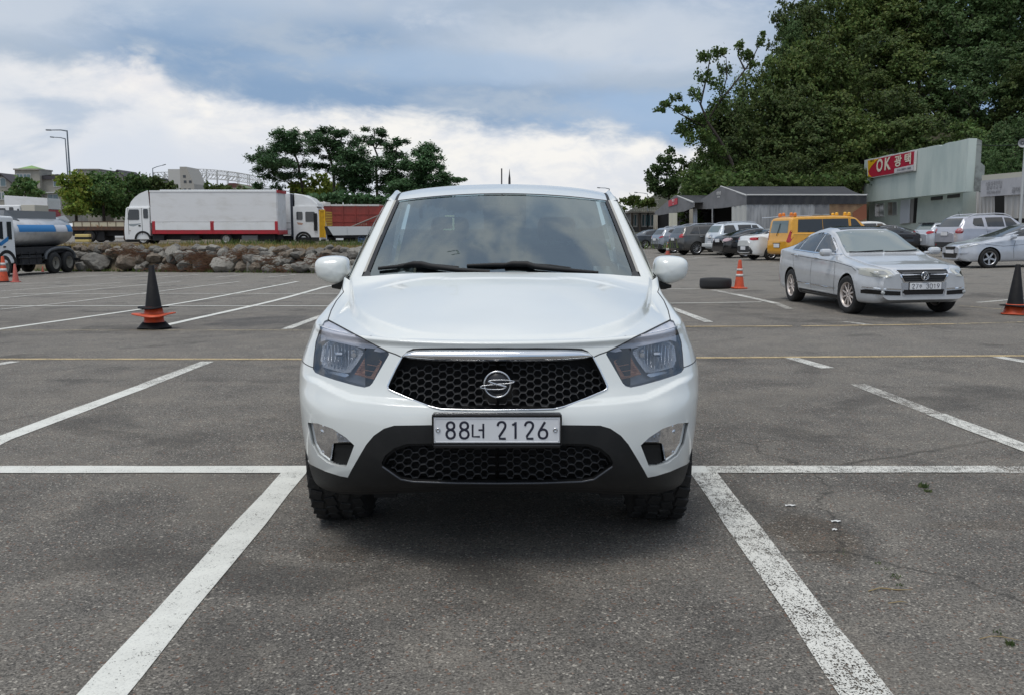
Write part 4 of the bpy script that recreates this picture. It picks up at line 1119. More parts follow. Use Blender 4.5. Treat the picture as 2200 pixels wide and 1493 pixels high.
def cone_stack(loc, s, label, h_px, fl, lower):
    e = empty('cone_stack', loc, 0, label, 'cone stack', 'stacked traffic cones')
    return e
e = empty('cone_stack', p, .5, 'tall black cone stacked on warped orange cones beside the white line, left', 'cone stack')
skirtcone(e, .018, 12 * sc_, 30 * sc_, 22 * sc_, M_cblk, .0, 'lowest_cone', 30 * sc_)
skirtcone(e, 9 * sc_, 26 * sc_, 20 * sc_, 17 * sc_, M_cor, .0, 'lower_sleeve', 21 * sc_)
skirtcone(e, 29 * sc_, 16 * sc_, 19 * sc_, 16 * sc_, M_cor, .018, 'orange_cone', 38 * sc_)
tcn = skirtcone(e, 43 * sc_, 84 * sc_, 15.5 * sc_, 4.6 * sc_, M_cblk, .012, 'black_cone', 27 * sc_)
p = gp(2180, 676); sc_ = (p - Vector((0, 0, CAMZ))).length / 2000.0
e = empty('cone_stack', p, .2, 'black cone stacked on a red cone at the right edge, before the silver sedan', 'cone stack')
skirtcone(e, .016, 18 * sc_, 20 * sc_, 16 * sc_, M_cor, 0, 'red_cone', 24 * sc_); skirtcone(e, 17 * sc_, 77 * sc_, 14.5 * sc_, 4.0 * sc_, M_cblk, .008, 'black_cone', 27 * sc_)
def pcone(u, vb, vt, *a, **k):
    p = gp(u, vb); s = (p - Vector((0, 0, CAMZ))).length / 2000; h = (vb - vt) * s * 1.01; return cone(p, h, *a, r0=h * .17, basew=h * .44, tip=h * .045, **k), h
h = .69
pcone(1588, 621, 562, 'orange cone with white bands standing beside the loose tyre', M_cor, bands=((.30, .36, M_cwh), (.44, .49, M_cwh)))
pcone(1434.5, 548, 522, 'red and white striped cone behind the pickup mirror, by the dark suv', M_cred, bands=((.24, .40, M_cwh), (.56, .68, M_cwh)))
pcone(9, 607, 559, 'orange cone with white bands and black foot at the left edge', M_cor, bands=((.42, .54, M_cwh), (.66, .76, M_cwh)), base=M_cblk)
pcone(34, 607, 573, 'short faded red cone right of the banded cone, left edge', M_cred)
pcone(92, 585, 574, 'small faded cone on the ground under the tanker truck', M_cred)
p = gp(1537, 620); s_ = (p - Vector((0, 0, CAMZ))).length / 2000; R_ = 33 * s_; W_ = 21 * s_
lt = MB(); lt.lathe([(R_ * .62, .01), (R_ * .80, .0), (R_ * .97, .012), (R_, W_ * .3), (R_, W_ * .7), (R_ * .97, W_ - .012), (R_ * .80, W_), (R_ * .62, W_ - .02), (R_ * .60, W_ * .5)], 40, close=True)
lt = lt.build('loose_tyre', mat('old_tyre_rubber', (.016, .016, .017), .7, bump=(70, .4, (1, 1, 3)))); lt.location = (p.x, p.y, p.z + .002); tag(lt, 'black car tyre lying flat on the asphalt next to the orange cone', 'tyre')

# ================================================================== parked cars
M_glassd = mat('dark_tinted_glass', (.018, .021, .024), .03, spec=.9); M_glassl = mat('greenish_glass', (.13, .17, .17), .03, spec=1.0); M_glassm = mat('grey_car_glass', (.055, .062, .068), .03, spec=.9)
M_red = mat('tail_lamp_red', (.42, .012, .02), .12, coat=.6); M_pink = mat('tail_lamp_clear', (.62, .45, .47), .1, coat=.6); M_hl = mat('headlamp_cover', (.44, .46, .45), .08, coat=.8, var=(22, (.22, .23, .24), .42, .6)); M_hly = mat('yellowed_headlamp_cover', (.42, .42, .37), .12, coat=.8)
M_cplas = mat('dark_bumper_plastic', (.030, .031, .033), .6); M_black = mat('black_car_paint', (.008, .008, .010), .15, coat=1.0)
def paint(name, c, metal=.0): return mat(name, c, .30, metal=metal, coat=1.0, var=(4, tuple(k * .90 for k in c), .4, .7))
def wheel_meshes(r, w, spokes, seed, rimcol):
    mb = MB(); h = w / 2; ri = r * .66
    mb.lathe([(ri, -h * .9), (r * .84, -h), (r * .95, -h * .92), (r, -h * .6), (r, h * .6), (r * .95, h * .92), (r * .84, h), (ri, h * .9)], 36)
    t = mb.mesh('tyre', M_rub)
    rm = MB(); rm.lathe([(ri * 1.0, h * .92), (ri * .93, h * .86), (ri * .90, h * .55), (ri * .88, -h * .8), (ri, -h * .9)], 30)
    rm.lathe([(0, h * .62), (ri * .22, h * .62), (ri * .24, h * .45), (ri * .24, h * .1)], 20)
    for i in range(spokes):
        R = Matrix.Rotation(2 * PI * i / spokes, 3, 'Z'); rm.box(R @ Vector((ri * .55, 0, h * .58)), (ri * .78, ri * (.95 / spokes * 1.45), h * .22), R, .006)
    rm2 = MB(); rm2.lathe([(0, -h * .1), (ri * .9, -h * .1)], 24)
    return t, rm.mesh('rim', rimcol), rm2.mesh('brake_disc', M_dark)
WHM = {}
def lerp_tab(tab, y): return float(np.interp(y, [a for a, _ in tab], [b for _, b in tab]))
def smooth_tab(tab, ys, k=.10):
    f = np.array([lerp_tab(tab, y) for y in np.linspace(ys[0], ys[-1], 400)]); L = ys[-1] - ys[0]; r = max(1, int(k / L * 400)); g = f.copy()
    for _ in range(2):
        p = np.pad(g, r, mode='edge'); g = np.array([p[i:i + 2 * r + 1].mean() for i in range(400)])
    return np.interp(ys, np.linspace(ys[0], ys[-1], 400), g)
def make_car(name, label, S, paintm, loc, heading, cat='car', group='cars parked in the yard', tilt=True):
    """S: profile tables along y (0 nose -> L tail).  heading = direction of travel from +Y towards +X"""
    L, hw = S['L'], S['hw']
    ys = np.concatenate([L * .5 * (1 - np.cos(np.linspace(0, PI, 90)))]); ys = np.unique(np.concatenate([ys, np.linspace(.02, L - .02, 70)]))
    zt = smooth_tab(S['top'], ys, S.get('sm', .06)); zb = smooth_tab(S['belt'], ys, .08); z0 = smooth_tab(S['bot'], ys, .05); wr = smooth_tab(S['roofw'], ys, .10)
    e1, e2 = S.get('ends', (.75, .55)); p1, p2 = S.get('endp', (2.6, 3.0))
    w = np.array([hw * min((1 - max(0, 1 - y / e1) ** p1) ** (1 / p1) if y < e1 else 1, (1 - max(0, 1 - (L - y) / e2) ** p2) ** (1 / p2) if L - y < e2 else 1) for y in ys])
    w = np.maximum(w, hw * S.get('nose', .62)); zb = np.minimum(zb, zt - .012)
    P = []
    for i, y in enumerate(ys):
        W, a, b, c = w[i], z0[i], zb[i], zt[i]; hc = c - b; H = b - a; r = wr[i] * W; fl = S.get('flare', 0)
        ctl = [(0, a), (.80 * W, a), (.93 * W, a + .03), (.975 * W, a + .16 * H), (W, a + .42 * H), (.995 * W, a + .62 * H), (.975 * W, a + .80 * H), (.965 * W, b - .05 * H), (.945 * W, b)]
        k = min(1, hc / .28)
        ctl += [(.945 * W + (r - .945 * W) * .5, b + .5 * hc * .94), (r + .01 * k, c - .09 * k - .012), (r - .035 * k, c - .045 * k - .006), (.75 * r, c - .016 * k - .002), (.4 * r, c - .003), (0, c)]
        P.append(ctl)
    K = len(P[0]); V = []; SUB = 3
    for ctl in P:
        C = np.array(ctl); row = []
        for j in range(K - 1):
            q0 = C[max(j - 1, 0)]; q1 = C[j]; q2 = C[j + 1]; q3 = C[min(j + 2, K - 1)]
            if j == 0: q0 = np.array([-q2[0], q2[1]])
            for s in range(SUB):
                u = s / SUB; tt = .38
                h00, h10, h01, h11 = 2 * u ** 3 - 3 * u ** 2 + 1, u ** 3 - 2 * u ** 2 + u, -2 * u ** 3 + 3 * u ** 2, u ** 3 - u ** 2
                row.append(h00 * q1 + h10 * tt * (q2 - q0) + h01 * q2 + h11 * tt * (q3 - q1))
        row.append(C[-1]); V.append(row)
    M_ = len(V[0]); ring = [[(x, ys[i], z) for x, z in V[i]] + [(-x, ys[i], z) for x, z in V[i][-2:0:-1]] for i in range(len(ys))]
    n = len(ring[0]); VV = [p for r in ring for p in r]; FF = [(i * n + j, i * n + (j + 1) % n, (i + 1) * n + (j + 1) % n, (i + 1) * n + j) for i in range(len(ys) - 1) for j in range(n)]
    e_ = (len(ys) - 1) * n; nv = len(VV); c0 = np.mean(np.array(ring[0]), 0); c1 = np.mean(np.array(ring[-1]), 0)
    bvh = BVHTree.FromPolygons(VV + [tuple(c0), tuple(c1)], FF + [(nv, (j + 1) % n, j) for j in range(n)] + [(nv + 1, e_ + j, e_ + (j + 1) % n) for j in range(n)])
    FF += [tuple(range(n))[::-1], tuple(e_ + j for j in range(n))]
    root = empty(name, loc, 0, label, cat, group)
    # nose points along +Y locally is -y; the car's middle sits on the root
    inner = Matrix.Rotation(PI - heading, 4, 'Z') @ Matrix.Translation((0, -L / 2, 0))
    if tilt:
        def gzl(p): q = inner @ Vector(p); return gz(loc.x + q.x, loc.y + q.y) - gz(loc.x, loc.y)
        zf = gzl((0, S['ax'][0], 0)); zr = gzl((0, S['ax'][1], 0)); zl = gzl((-hw, L / 2, 0)); zrr = gzl((hw, L / 2, 0))
        inner = inner @ Matrix.Translation((0, 0, (zf + zr) / 2)) @ Matrix.Translation((0, L / 2, 0)) @ Matrix.Rotation((zr - zf) / (S['ax'][1] - S['ax'][0]), 4, 'X') @ Matrix.Rotation(-(zrr - zl) / (2 * hw), 4, 'Y') @ Matrix.Translation((0, -L / 2, 0))
    def put(o): o.matrix_basis = inner; return o
    # wheel houses cut from the body
    bodyme = mesh_from('body', VV, FF, [paintm, M_dark])
    tmp = link('tmp', bodyme); cut = MB(); rw = S['rw']
    for ay in S['ax']:
        for sx in (-1, 1): cut.cyl((sx * (hw - .30), ay, rw), (sx * (hw + .3), ay, rw), rw * 1.13, None, 40)
    co = cut.build('cut', [paintm, M_dark]); co.data.polygons.foreach_set('material_index', np.ones(len(co.data.polygons), dtype=np.int32))
    bo = tmp.modifiers.new('b', 'BOOLEAN'); bo.object = co; bo.operation = 'DIFFERENCE'; bo.solver = 'EXACT'; bo.material_mode = 'INDEX'
    dg = bpy.context.evaluated_depsgraph_get(); dg.update(); nm = bpy.data.meshes.new_from_object(tmp.evaluated_get(dg)); nm.name = 'body'
    bpy.data.objects.remove(tmp); bpy.data.objects.remove(co)
    nm.polygons.foreach_set('use_smooth', np.ones(len(nm.polygons), dtype=bool)); nm.set_sharp_from_angle(angle=math.radians(38))
    body = put(link('body', nm, root))
    def cast(o, d):
        r = bvh.ray_cast(Vector(o), Vector(d)); return r if r[0] is not None else bvh.find_nearest(Vector(o) + Vector(d) * 2.4)
    ztf = lambda y: float(np.interp(y, ys, zt)); zbf = lambda y: float(np.interp(y, ys, zb))
    def overlay(view, poly, m, nm_, off=.006, sides=(1,), step=.055, parent=None, extra=None, sm=0):
        if sm: poly = smoothpoly(poly, sm)
        Vp, Fp = patch2d(np.array(poly, float), [], step); objs = []
        mb = MB(); allV = []; 
        for sd_ in sides:
            pts = []
            for a, b in Vp:
                if view == 'side' and ztf(a) - zbf(a) > .16: b = min(b, ztf(a) - .112)
                if view == 'side': o, d = (sd_ * 3, a, b), (-sd_, 0, 0)
                elif view == 'rear': o, d = (sd_ * a, L + 2, b), (0, -1, 0)
                elif view == 'front': o, d = (sd_ * a, -2, b), (0, 1, 0)
                else: o, d = (sd_ * a, b, 4), (0, 0, -1)
                r = bvh.ray_cast(Vector(o), Vector(d))
                if r[0] is None:
                    q = bvh.find_nearest(Vector(o) + Vector(d) * (2.0 if view != 'top' else 2.5)); loc_, nn = q[0], q[1]
                else: loc_, nn = r[0], r[1]
                if nn.dot(Vector(d)) > 0: nn = -nn
                pts.append(loc_ + nn * off)
            F2 = Fp if True else Fp
            # face outwards
            a, b, c = [pts[i] for i in F2[0]]; nrm = (b - a).cross(c - a)
            if nrm.dot(Vector(d)) > 0: F2 = F2[:, ::-1]
            mb = MB().add(pts, F2, True)
            if off > .004:                         # give it an edge
                pass
            objs.append(put_child(mb, nm_, m, parent))
        return objs
    def put_child(mb, nm_, m, parent=None):
        mb.xf(inner); return mb.build(nm_, m, parent or root)
    S['detail'](overlay, put_child, cast, S, root, paintm) if S.get('detail') else None
    for (poly, m) in S.get('win', []): overlay('side', poly, m, 'window', sides=(1, -1))
    if S.get('wind'): overlay('front', S['wind'], S.get('windm', M_glassm), 'windscreen')
    if S.get('rearwin'): overlay('rear', S['rearwin'], S.get('rwm', M_glassd), 'rear_window')
    if S.get('lower'):
        overlay('side', S['lower'], S.get('lowm', M_cplas), 'sill', sides=(1, -1), off=.005)
    key = (round(rw, 3), S.get('spokes', 8), S.get('rimm', M_alloy).name)
    if key not in WHM: WHM[key] = wheel_meshes(rw, .225, S.get('spokes', 8), 0, S.get('rimm', M_alloy))
    t, r_, d2 = WHM[key]
    for ai, ay in enumerate(S['ax']):
        for sx in (-1, 1):
            wdt = float(np.interp(ay, ys, w)); st = S.get('steer', 0) if ai == 0 else 0
            wo = link('wheel', t, root); wo.matrix_basis = inner @ Matrix.Translation((sx * (wdt - .115), ay, rw)) @ Matrix.Rotation(st, 4, 'Z') @ Matrix.Rotation(sx * PI / 2, 4, 'Y')
            link('rim', r_, wo); link('brake_disc', d2, wo)
    hp = S.get('mirror')
    if hp:
        for sx in (-1, 1):
            mb = MB(); mb.box((sx * hp[0], hp[1], hp[2]), (.20, .16, .13), None, .05); mb.box((sx * (hp[0] - .10), hp[1] + .02, hp[2] - .03), (.14, .07, .05), None, .02); put_child(mb, 'door_mirror', S.get('mirm', paintm))
    for (hy, hz) in S.get('handles', []):
        for sx in (-1, 1):
            r = cast((sx * 3, hy, hz), (-sx, 0, 0)); mb = MB(); mb.box(r[0] + Vector((sx * .012, 0, 0)), (.03, .19, .03), None, .01); put_child(mb, 'handle', S.get('handm', M_chrome))
    if S.get('rails'):
        y0, y1 = S['rails']
        for sx in (-1, 1):
            L_ = []
            for y in np.linspace(y0, y1, 14):
                x = float(np.interp(y, ys, wr)) * float(np.interp(y, ys, w)) - .05; z = float(np.interp(y, ys, zt)); k = (y - y0) / (y1 - y0); L_.append((sx * x, y, z - .03 + .065 * min(1, 6 * k, 6 * (1 - k))))
            mb = MB(); mb.tube(L_, .022, 8); put_child(mb, 'roof_rail', S.get('railm', M_satin))
    return root
def strip(pts, w, closed=False):
    """thin outline as polygon around a polyline (2-D)"""
    P = [np.array(p, float) for p in pts]; A = []; B = []
    for i, p in enumerate(P):
        t = P[min(i + 1, len(P) - 1)] - P[max(i - 1, 0)]; t /= np.linalg.norm(t); nn = np.array([-t[1], t[0]]) * w / 2; A.append(p + nn); B.append(p - nn)
    return A + B[::-1]
def plate_on(put_child, cast, view, x, z, L, m=M_plate, w=.44, h=.16, digits=False):
    r = cast((x, -3, z), (0, 1, 0)) if view == 'front' else cast((x, L + 3, z), (0, -1, 0))
    y = r[0].y; s = -1 if view == 'front' else 1
    mb = MB(); mb.b2((x - w / 2 - .012, y, z - h / 2 - .012), (x + w / 2 + .012, y + s * .018, z + h / 2 + .012), .006); o = put_child(mb, 'plate_holder', M_gloss)
    mb = MB(); mb.b2((x - w / 2, y + s * .012, z - h / 2), (x + w / 2, y + s * .026, z + h / 2), .006); put_child(mb, 'number_plate', m)
    return y
# ---- profiles
def sedan(L, hw, H, ax, rw, hood=.90, cowl=1.35, head=2.15, rearh=3.35, deck=4.2, deckz=1.05, z0=.20):
    return dict(L=L, hw=hw, ax=ax, rw=rw, bot=[(0, z0 + .10), (.25, z0 + .02), (.9, z0), (L - .9, z0), (L - .2, z0 + .05), (L, z0 + .16)],
        top=[(0, .70), (.05, .755), (.18, hood - .105), (.42, hood - .055), (.75, hood - .02), (cowl, hood + .09), (cowl + .05, hood + .12), (head, H - .10), (head + .3, H - .02), (head + .65, H), (rearh - .2, H - .035), (rearh + .15, H - .10), (deck - .05, deckz + .03), (deck + .1, deckz), (L - .12, deckz - .03), (L - .04, deckz - .10), (L, .80)],
        belt=[(0, .64), (.2, hood - .16), (.5, hood - .10), (1.0, hood - .05), (cowl, hood), (2.5, hood + .04), (3.6, hood + .09), (deck, deckz - .04), (L - .2, deckz - .08), (L, .74)],
        roofw=[(0, .70), (.8, .74), (cowl, .82), (head, .66), (head + .6, .63), (rearh, .64), (deck, .72), (L, .74)])
def suv(L, hw, H, ax, rw, hood=1.08, cowl=1.25, head=1.95, rearh=None, belt=1.10, z0=.30, tailz=None):
    rearh = rearh or L - .55
    return dict(L=L, hw=hw, ax=ax, rw=rw, bot=[(0, z0 + .08), (.25, z0), (L - .5, z0), (L - .15, z0 + .02), (L, z0 + .12)],
        top=[(0, .72), (.06, .88), (.25, hood - .10), (.7, hood - .02), (cowl, hood + .07), (head, H - .10), (head + .3, H - .03), (head + .8, H), (rearh - .4, H - .03), (rearh + .05, H - .08), (rearh + .15, H - .16), (L - .14, belt + .05), (L - .06, belt - .06), (L, belt - .25)],
        belt=[(0, .68), (.25, hood - .16), (cowl, hood - .02), (2.5, belt - .02), (L - .6, belt + .02), (L - .12, belt), (L, belt - .30)],
        roofw=[(0, .74), (.8, .76), (cowl, .86), (head, .72), (head + .6, .70), (rearh, .70), (L - .1, .80), (L, .80)], ends=(.70, .42), endp=(2.6, 3.2))
def place(S, local, uv, heading):
    g = gp(*uv); R = Matrix.Rotation(PI - heading, 3, 'Z'); o = R @ Vector((local[0], local[1] - S['L'] / 2, 0))
    x, y = g.x - o.x, g.y - o.y
    return Vector((x, y, gz(x, y)))
RD = math.radians
# ---- silver sedan with the round badge, facing the camera on the right
def det_silver(ov, put, cast, S, root, pm):
    L = S['L']
    for sx in (1, -1):
        ov('front', [(.50, .665), (.60, .65), (.70, .655), (.79, .665), (.90, .72), (.905, .77), (.80, .79), (.62, .775), (.50, .765)], M_hly, 'headlight', sides=(sx,), step=.04, sm=1)
        ov('front', [(.56, .70), (.63, .685), (.68, .71), (.67, .75), (.58, .75)], mat('lamp_inner_grey', (.26, .27, .27), .15, coat=.8), 'lamp_lens', sides=(sx,), step=.03, off=.009, sm=1)
        ov('front', [(.38, .365), (.84, .385), (.845, .44), (.80, .455), (.38, .43)], M_gloss, 'lower_intake', sides=(sx,), step=.05)
        ov('front', [(.37, .452), (.84, .478), (.835, .495), (.37, .470)], M_chrome, 'chrome_strip', sides=(sx,), step=.05, off=.008)
        r = cast((sx * .66, -2, .41), (0, 1, 0)); mb = MB(); mb.lathe([(.0, -.008), (.026, -.006), (.034, .0), (.036, .01)], 18, Matrix.Translation(r[0]) @ Matrix.Rotation(-PI / 2, 4, 'X')); put(mb, 'fog_light', M_hl)
    ov('front', [(-.335, .565), (.335, .565), (.44, .775), (-.44, .775)], M_chrome, 'grille_frame', off=.006)
    g = ov('front', [(-.315, .585), (.315, .585), (.41, .76), (-.41, .76)], M_blk, 'grille', off=.012)
    for z in (.615, .650, .685, .720, .748):
        wd_ = .30 + (z - .58) / .18 * .10; ov('front', strip([(-wd_, z), (wd_, z)], .007), mat('grille_slat_grey', (.05, .052, .055), .45), 'grille_slat', off=.020)
    ov('front', [(-.345, .36), (.345, .36), (.37, .565), (-.37, .565)], M_satin, 'grille_surround', off=.007)
    ov('front', [(-.31, .375), (.31, .375), (.33, .455), (-.33, .455)], M_gloss, 'lower_grille', off=.014)
    y = plate_on(put, cast, 'front', .02, .51, L, w=.52, h=.11)
    mb = MB(); H = .072; z0 = .51 - H / 2; x = .02 + .185
    for key, xx in (('2', -.205), ('7', -.145), ('3', .03), ('0', .088), ('1', .146), ('9', .204)):
        glyph(mb, key, .02 + xx - .022, z0, H, .044, y - .027, .0048)
    glyph(mb, 'ju', .02 - .085 - .022, z0 + .002, H * .85, .045, y - .027, .0035); put(mb, 'plate_lettering', M_ink)
    # round badge: ring, V over W
    c = cast((0, -2, .672), (0, 1, 0))[0]; yb = c.y - .035; R_ = .063
    mb = MB(); mb.lathe([(0, .0), (R_, .0), (R_, .03)], 28, Matrix.Translation((0, yb + .006, .672)) @ Matrix.Rotation(PI / 2, 4, 'X')); bd = put(mb, 'badge', mat('badge_dark', (.05, .055, .065), .2))
    mb = MB(); mb.tube([(R_ * math.cos(a), yb, .672 + R_ * math.sin(a)) for a in np.linspace(0, 2 * PI, 28, endpoint=False)], .007, 6, closed=True)
    for st in ([(-.55, .80), (-.18, .08), (.18, .08), (.55, .80)], [(-.88, .40), (-.42, -.80), (-.16, -.22), (.16, -.22), (.42, -.80), (.88, .40)], [(-.2, .80), (-.01, .28), (.01, .28), (.2, .80)]):
        mb.tube([(px * R_, yb - .004, .672 + pz * R_) for px, pz in st], .0062, 6, up=(0, 1, 0))
    put(mb, 'badge_ring', M_chrome, bd)
    # sunroof, door seams, rub strip
    ov('top', [(-.42, 2.36), (.42, 2.36), (.42, 2.92), (-.42, 2.92)], M_gloss, 'sunroof', step=.1)
    for sx in (1, -1):
        for pts in ([(1.52, .95), (1.45, .60), (1.50, .28)], [(2.58, .96), (2.58, .28)], [(3.62, 1.0), (3.55, .80), (3.30, .45), (3.25, .28)], [(.62, .74), (.80, .80), (1.5, .86), (2.6, .89), (3.7, .93)]):
            ov('side', strip(dens(pts, .1, False), .009), M_seam, 'door_gap', sides=(sx,), off=.003, step=.2)
        ov('side', strip(dens([(1.45, .40), (3.3, .42)], .2, False), .025), M_satin, 'rub_strip', sides=(sx,), off=.012, step=.2)
        ov('side', strip(dens([(1.50, .985), (2.6, .995), (3.72, 1.03)], .15, False), .02), M_chrome, 'window_trim', sides=(sx,), off=.008, step=.2)
        ov('side', strip(dens([(1.60, .99), (2.05, 1.18), (2.36, 1.325), (2.9, 1.36), (3.4, 1.30), (3.82, 1.12)], .12, False), .022), M_chrome, 'window_trim', sides=(sx,), off=.006, step=.2)
    for (x0, x1) in ((-.62, -.02), (.0, .60)):
        mb = MB(); L_ = []
        for k in range(6):
            x_ = x0 + (x1 - x0) * k / 5; r = cast((x_, -2, 1.015 + .02 * abs(k - 1.0) / 4), (0, 1, 0)); L_.append(r[0] + r[1] * -.0 + Vector((0, -.02, .012)))
        mb.tube(L_, .010, 5); put(mb, 'wiper', M_blk)
S1 = sedan(4.77, .885, 1.475, (.94, 3.65), .325, hood=.90, cowl=1.40, head=2.18, rearh=3.35, deck=4.25, deckz=1.07)
S1.update(nose=.76, ends=(.70, .6), endp=(2.4, 2.6), sm=.05, detail=det_silver, spokes=10, rimm=mat('worn_alloy', (.62, .56, .52), .4, metal=.5), steer=RD(7), mirror=(.98, 1.62, 1.02), handles=[(2.38, .90), (3.38, .92)],
    win=[([(1.66, .995), (2.56, 1.005), (2.56, 1.385), (2.36, 1.375), (2.08, 1.30)], M_glassm), ([(2.62, 1.005), (3.38, 1.02), (3.36, 1.33), (2.95, 1.385), (2.62, 1.388)], M_glassm), ([(3.43, 1.02), (3.72, 1.045), (3.60, 1.25), (3.42, 1.31)], M_glassm)],
    wind=[(-.655, 1.02), (.655, 1.02), (.53, 1.365), (.3, 1.395), (-.3, 1.395), (-.53, 1.365)], windm=mat('pale_green_windscreen', (.17, .21, .21), .04, spec=1.0), rearwin=[(-.60, 1.12), (.60, 1.12), (.52, 1.33), (-.52, 1.33)],
    lower=[(1.32, .205), (3.25, .205), (3.25, .30), (1.32, .29)])
make_car('sedan', 'silver sedan with round badge and plate 27\uc8fc 3019, parked facing the camera', S1, paint('silver_blue_paint', (.56, .58, .60), .2), place(S1, (-.79, .94), (1827, 674), RD(177)), RD(177))
HD = RD(75)
# ---- helpers for the rear ends
def rear_common(lamps, px=.0, pz=.8, bump=None, pw=.44, extra=None, seams=True):
    def f(ov, put, cast, S, root, pm):
        L = S['L']
        for poly, m in lamps:
            for sx in (1, -1): ov('rear', poly, m, 'tail_light', sides=(sx,), step=.05, off=.006, sm=1)
        if bump: ov('rear', bump[0], bump[1], 'rear_bumper', off=.006)
        plate_on(put, cast, 'rear', px, pz, L, w=pw)
        if seams:
            for sx in (1, -1):
                for pts in S.get('seams', []): ov('side', strip(dens(pts, .1, False), .012), M_seam, 'door_gap', sides=(sx,), off=.003, step=.2)
        if extra: extra(ov, put, cast, S, root, pm)
    return f
def sidelow(S, z1, m=M_cplas): return [(S['ax'][0] + S['rw'] * 1.2, S['bot'][2][1] + .01), (S['ax'][1] - S['rw'] * 1.2, S['bot'][2][1] + .01), (S['ax'][1] - S['rw'] * 1.2, z1), (S['ax'][0] + S['rw'] * 1.2, z1)]
def arch_flare(ov, S, m, wdt=.10):
    for sx in (1, -1):
        for a in S['ax']:
            pts = [(a + (S['rw'] * 1.13 + wdt / 2) * math.cos(t), S['rw'] + (S['rw'] * 1.13 + wdt / 2) * math.sin(t)) for t in np.linspace(.1, PI - .1, 18)]
            ov('side', strip(pts, wdt), m, 'wheel_arch', sides=(sx,), off=.010, step=.1)
# ---- silver grey crossover
def ex(ov, put, cast, S, root, pm): arch_flare(ov, S, M_cplas, .06)
S2 = suv(4.41, .91, 1.66, (.88, 3.52), .345, hood=1.02, cowl=1.2, head=1.95, belt=1.10, z0=.25)
S2.update(detail=rear_common([([(.50, .98), (.66, .95), (.88, 1.02), (.91, 1.10), (.80, 1.09), (.62, 1.05)], M_red)], pz=.88, bump=([(-.86, .30), (.86, .30), (.88, .52), (.70, .60), (-.70, .60), (-.88, .52)], M_cplas), extra=ex), rails=(2.0, 3.5), rearwin=[(-.62, 1.18), (.62, 1.18), (.56, 1.47), (-.56, 1.47)], rwm=M_glassm,
    win=[([(1.75, 1.13), (2.5, 1.14), (2.5, 1.50), (2.1, 1.47)], M_glassd), ([(2.55, 1.14), (3.3, 1.17), (3.25, 1.50), (2.55, 1.51)], M_glassd), ([(3.35, 1.20), (3.85, 1.32), (3.65, 1.47), (3.33, 1.50)], M_glassd)], wind=[(-.70, 1.12), (.70, 1.12), (.6, 1.52), (-.6, 1.52)], seams=[[(2.53, 1.1), (2.53, .4)], [(3.3, 1.1), (3.1, .7), (3.05, .4)]])
S2['lower'] = sidelow(S2, .44)
make_car('suv', 'silver grey suv with swept red tail lamp, left of the brown grey suv', S2, paint('silver_grey_paint', (.27, .30, .34), .3), place(S2, (-.8, 3.52), (1446, 545), HD), HD)
# ---- brown grey suv
S3 = suv(4.685, .942, 1.74, (.93, 3.63), .365, hood=1.08, cowl=1.25, head=2.0, belt=1.14, z0=.27)
S3.update(detail=rear_common([([(.62, 1.00), (.93, 1.00), (.94, 1.20), (.66, 1.22)], M_red)], px=.02, pz=.92, bump=([(-.90, .32), (.90, .32), (.92, .62), (.75, .70), (-.75, .70), (-.92, .62)], M_cplas)), rails=(2.0, 3.9), rearwin=[(-.68, 1.26), (.68, 1.26), (.60, 1.55), (-.60, 1.55)], rwm=M_glassm, spokes=10, handles=[(2.35, 1.03), (3.35, 1.04)],
    win=[([(1.8, 1.17), (2.45, 1.18), (2.45, 1.58), (2.15, 1.56)], M_glassd), ([(2.5, 1.18), (3.42, 1.19), (3.40, 1.58), (2.5, 1.59)], M_glassd), ([(3.47, 1.19), (4.05, 1.22), (3.72, 1.56), (3.46, 1.58)], M_glassd)], wind=[(-.72, 1.18), (.72, 1.18), (.62, 1.6), (-.62, 1.6)], seams=[[(2.47, 1.16), (2.47, .4)], [(3.45, 1.16), (3.3, .8), (3.15, .5)]])
S3['lower'] = sidelow(S3, .48)
make_car('suv', 'brown grey suv with roof rails and square red tail lamp behind the striped cone', S3, paint('brown_grey_paint', (.095, .093, .090), .35), place(S3, (-.83, 3.63), (1496, 549), HD), HD)
# ---- old white suv with a spare look tail
def ex(ov, put, cast, S, root, pm):
    ov('rear', [(-.20, .92), (.20, .92), (.25, 1.06), (.12, 1.14), (-.12, 1.14), (-.25, 1.06)], M_satin, 'tail_emblem_plate', off=.012, sm=1)
    mb = MB(); mb.b2((-.86, S['L'] - .05, .46), (.86, S['L'] + .07, .66), .04); put(mb, 'rear_bumper', mat('white_bumper', (.62, .64, .64), .4))
    for sx in (1, -1): ov('side', [(3.0, .62), (4.4, .62), (4.4, 1.1), (3.0, 1.1)], mat('grey_lower_band', (.20, .22, .24), .4), 'rear_quarter', sides=(sx,), off=.003)
S4 = suv(4.65, .92, 1.80, (.92, 3.55), .36, hood=1.08, cowl=1.3, head=2.0, belt=1.16, z0=.32)
S4.update(detail=rear_common([], pz=.72, extra=ex), rails=(2.1, 4.1), rearwin=[(-.66, 1.26), (.66, 1.26), (.58, 1.62), (-.58, 1.62)], rwm=M_glassl,
    win=[([(1.85, 1.20), (2.45, 1.20), (2.45, 1.62), (2.15, 1.62)], M_glassd), ([(2.5, 1.20), (3.3, 1.20), (3.3, 1.64), (2.5, 1.64)], M_glassd), ([(3.42, 1.20), (4.25, 1.20), (4.10, 1.64), (3.55, 1.64)], M_glassd)], wind=[(-.7, 1.2), (.7, 1.2), (.6, 1.65), (-.6, 1.65)])
make_car('suv', 'old white suv seen from behind between the brown grey suv and the black sedan', S4, paint('old_white_paint', (.60, .65, .70), 0), place(S4, (-.8, 3.55), (1578, 549), HD), HD)
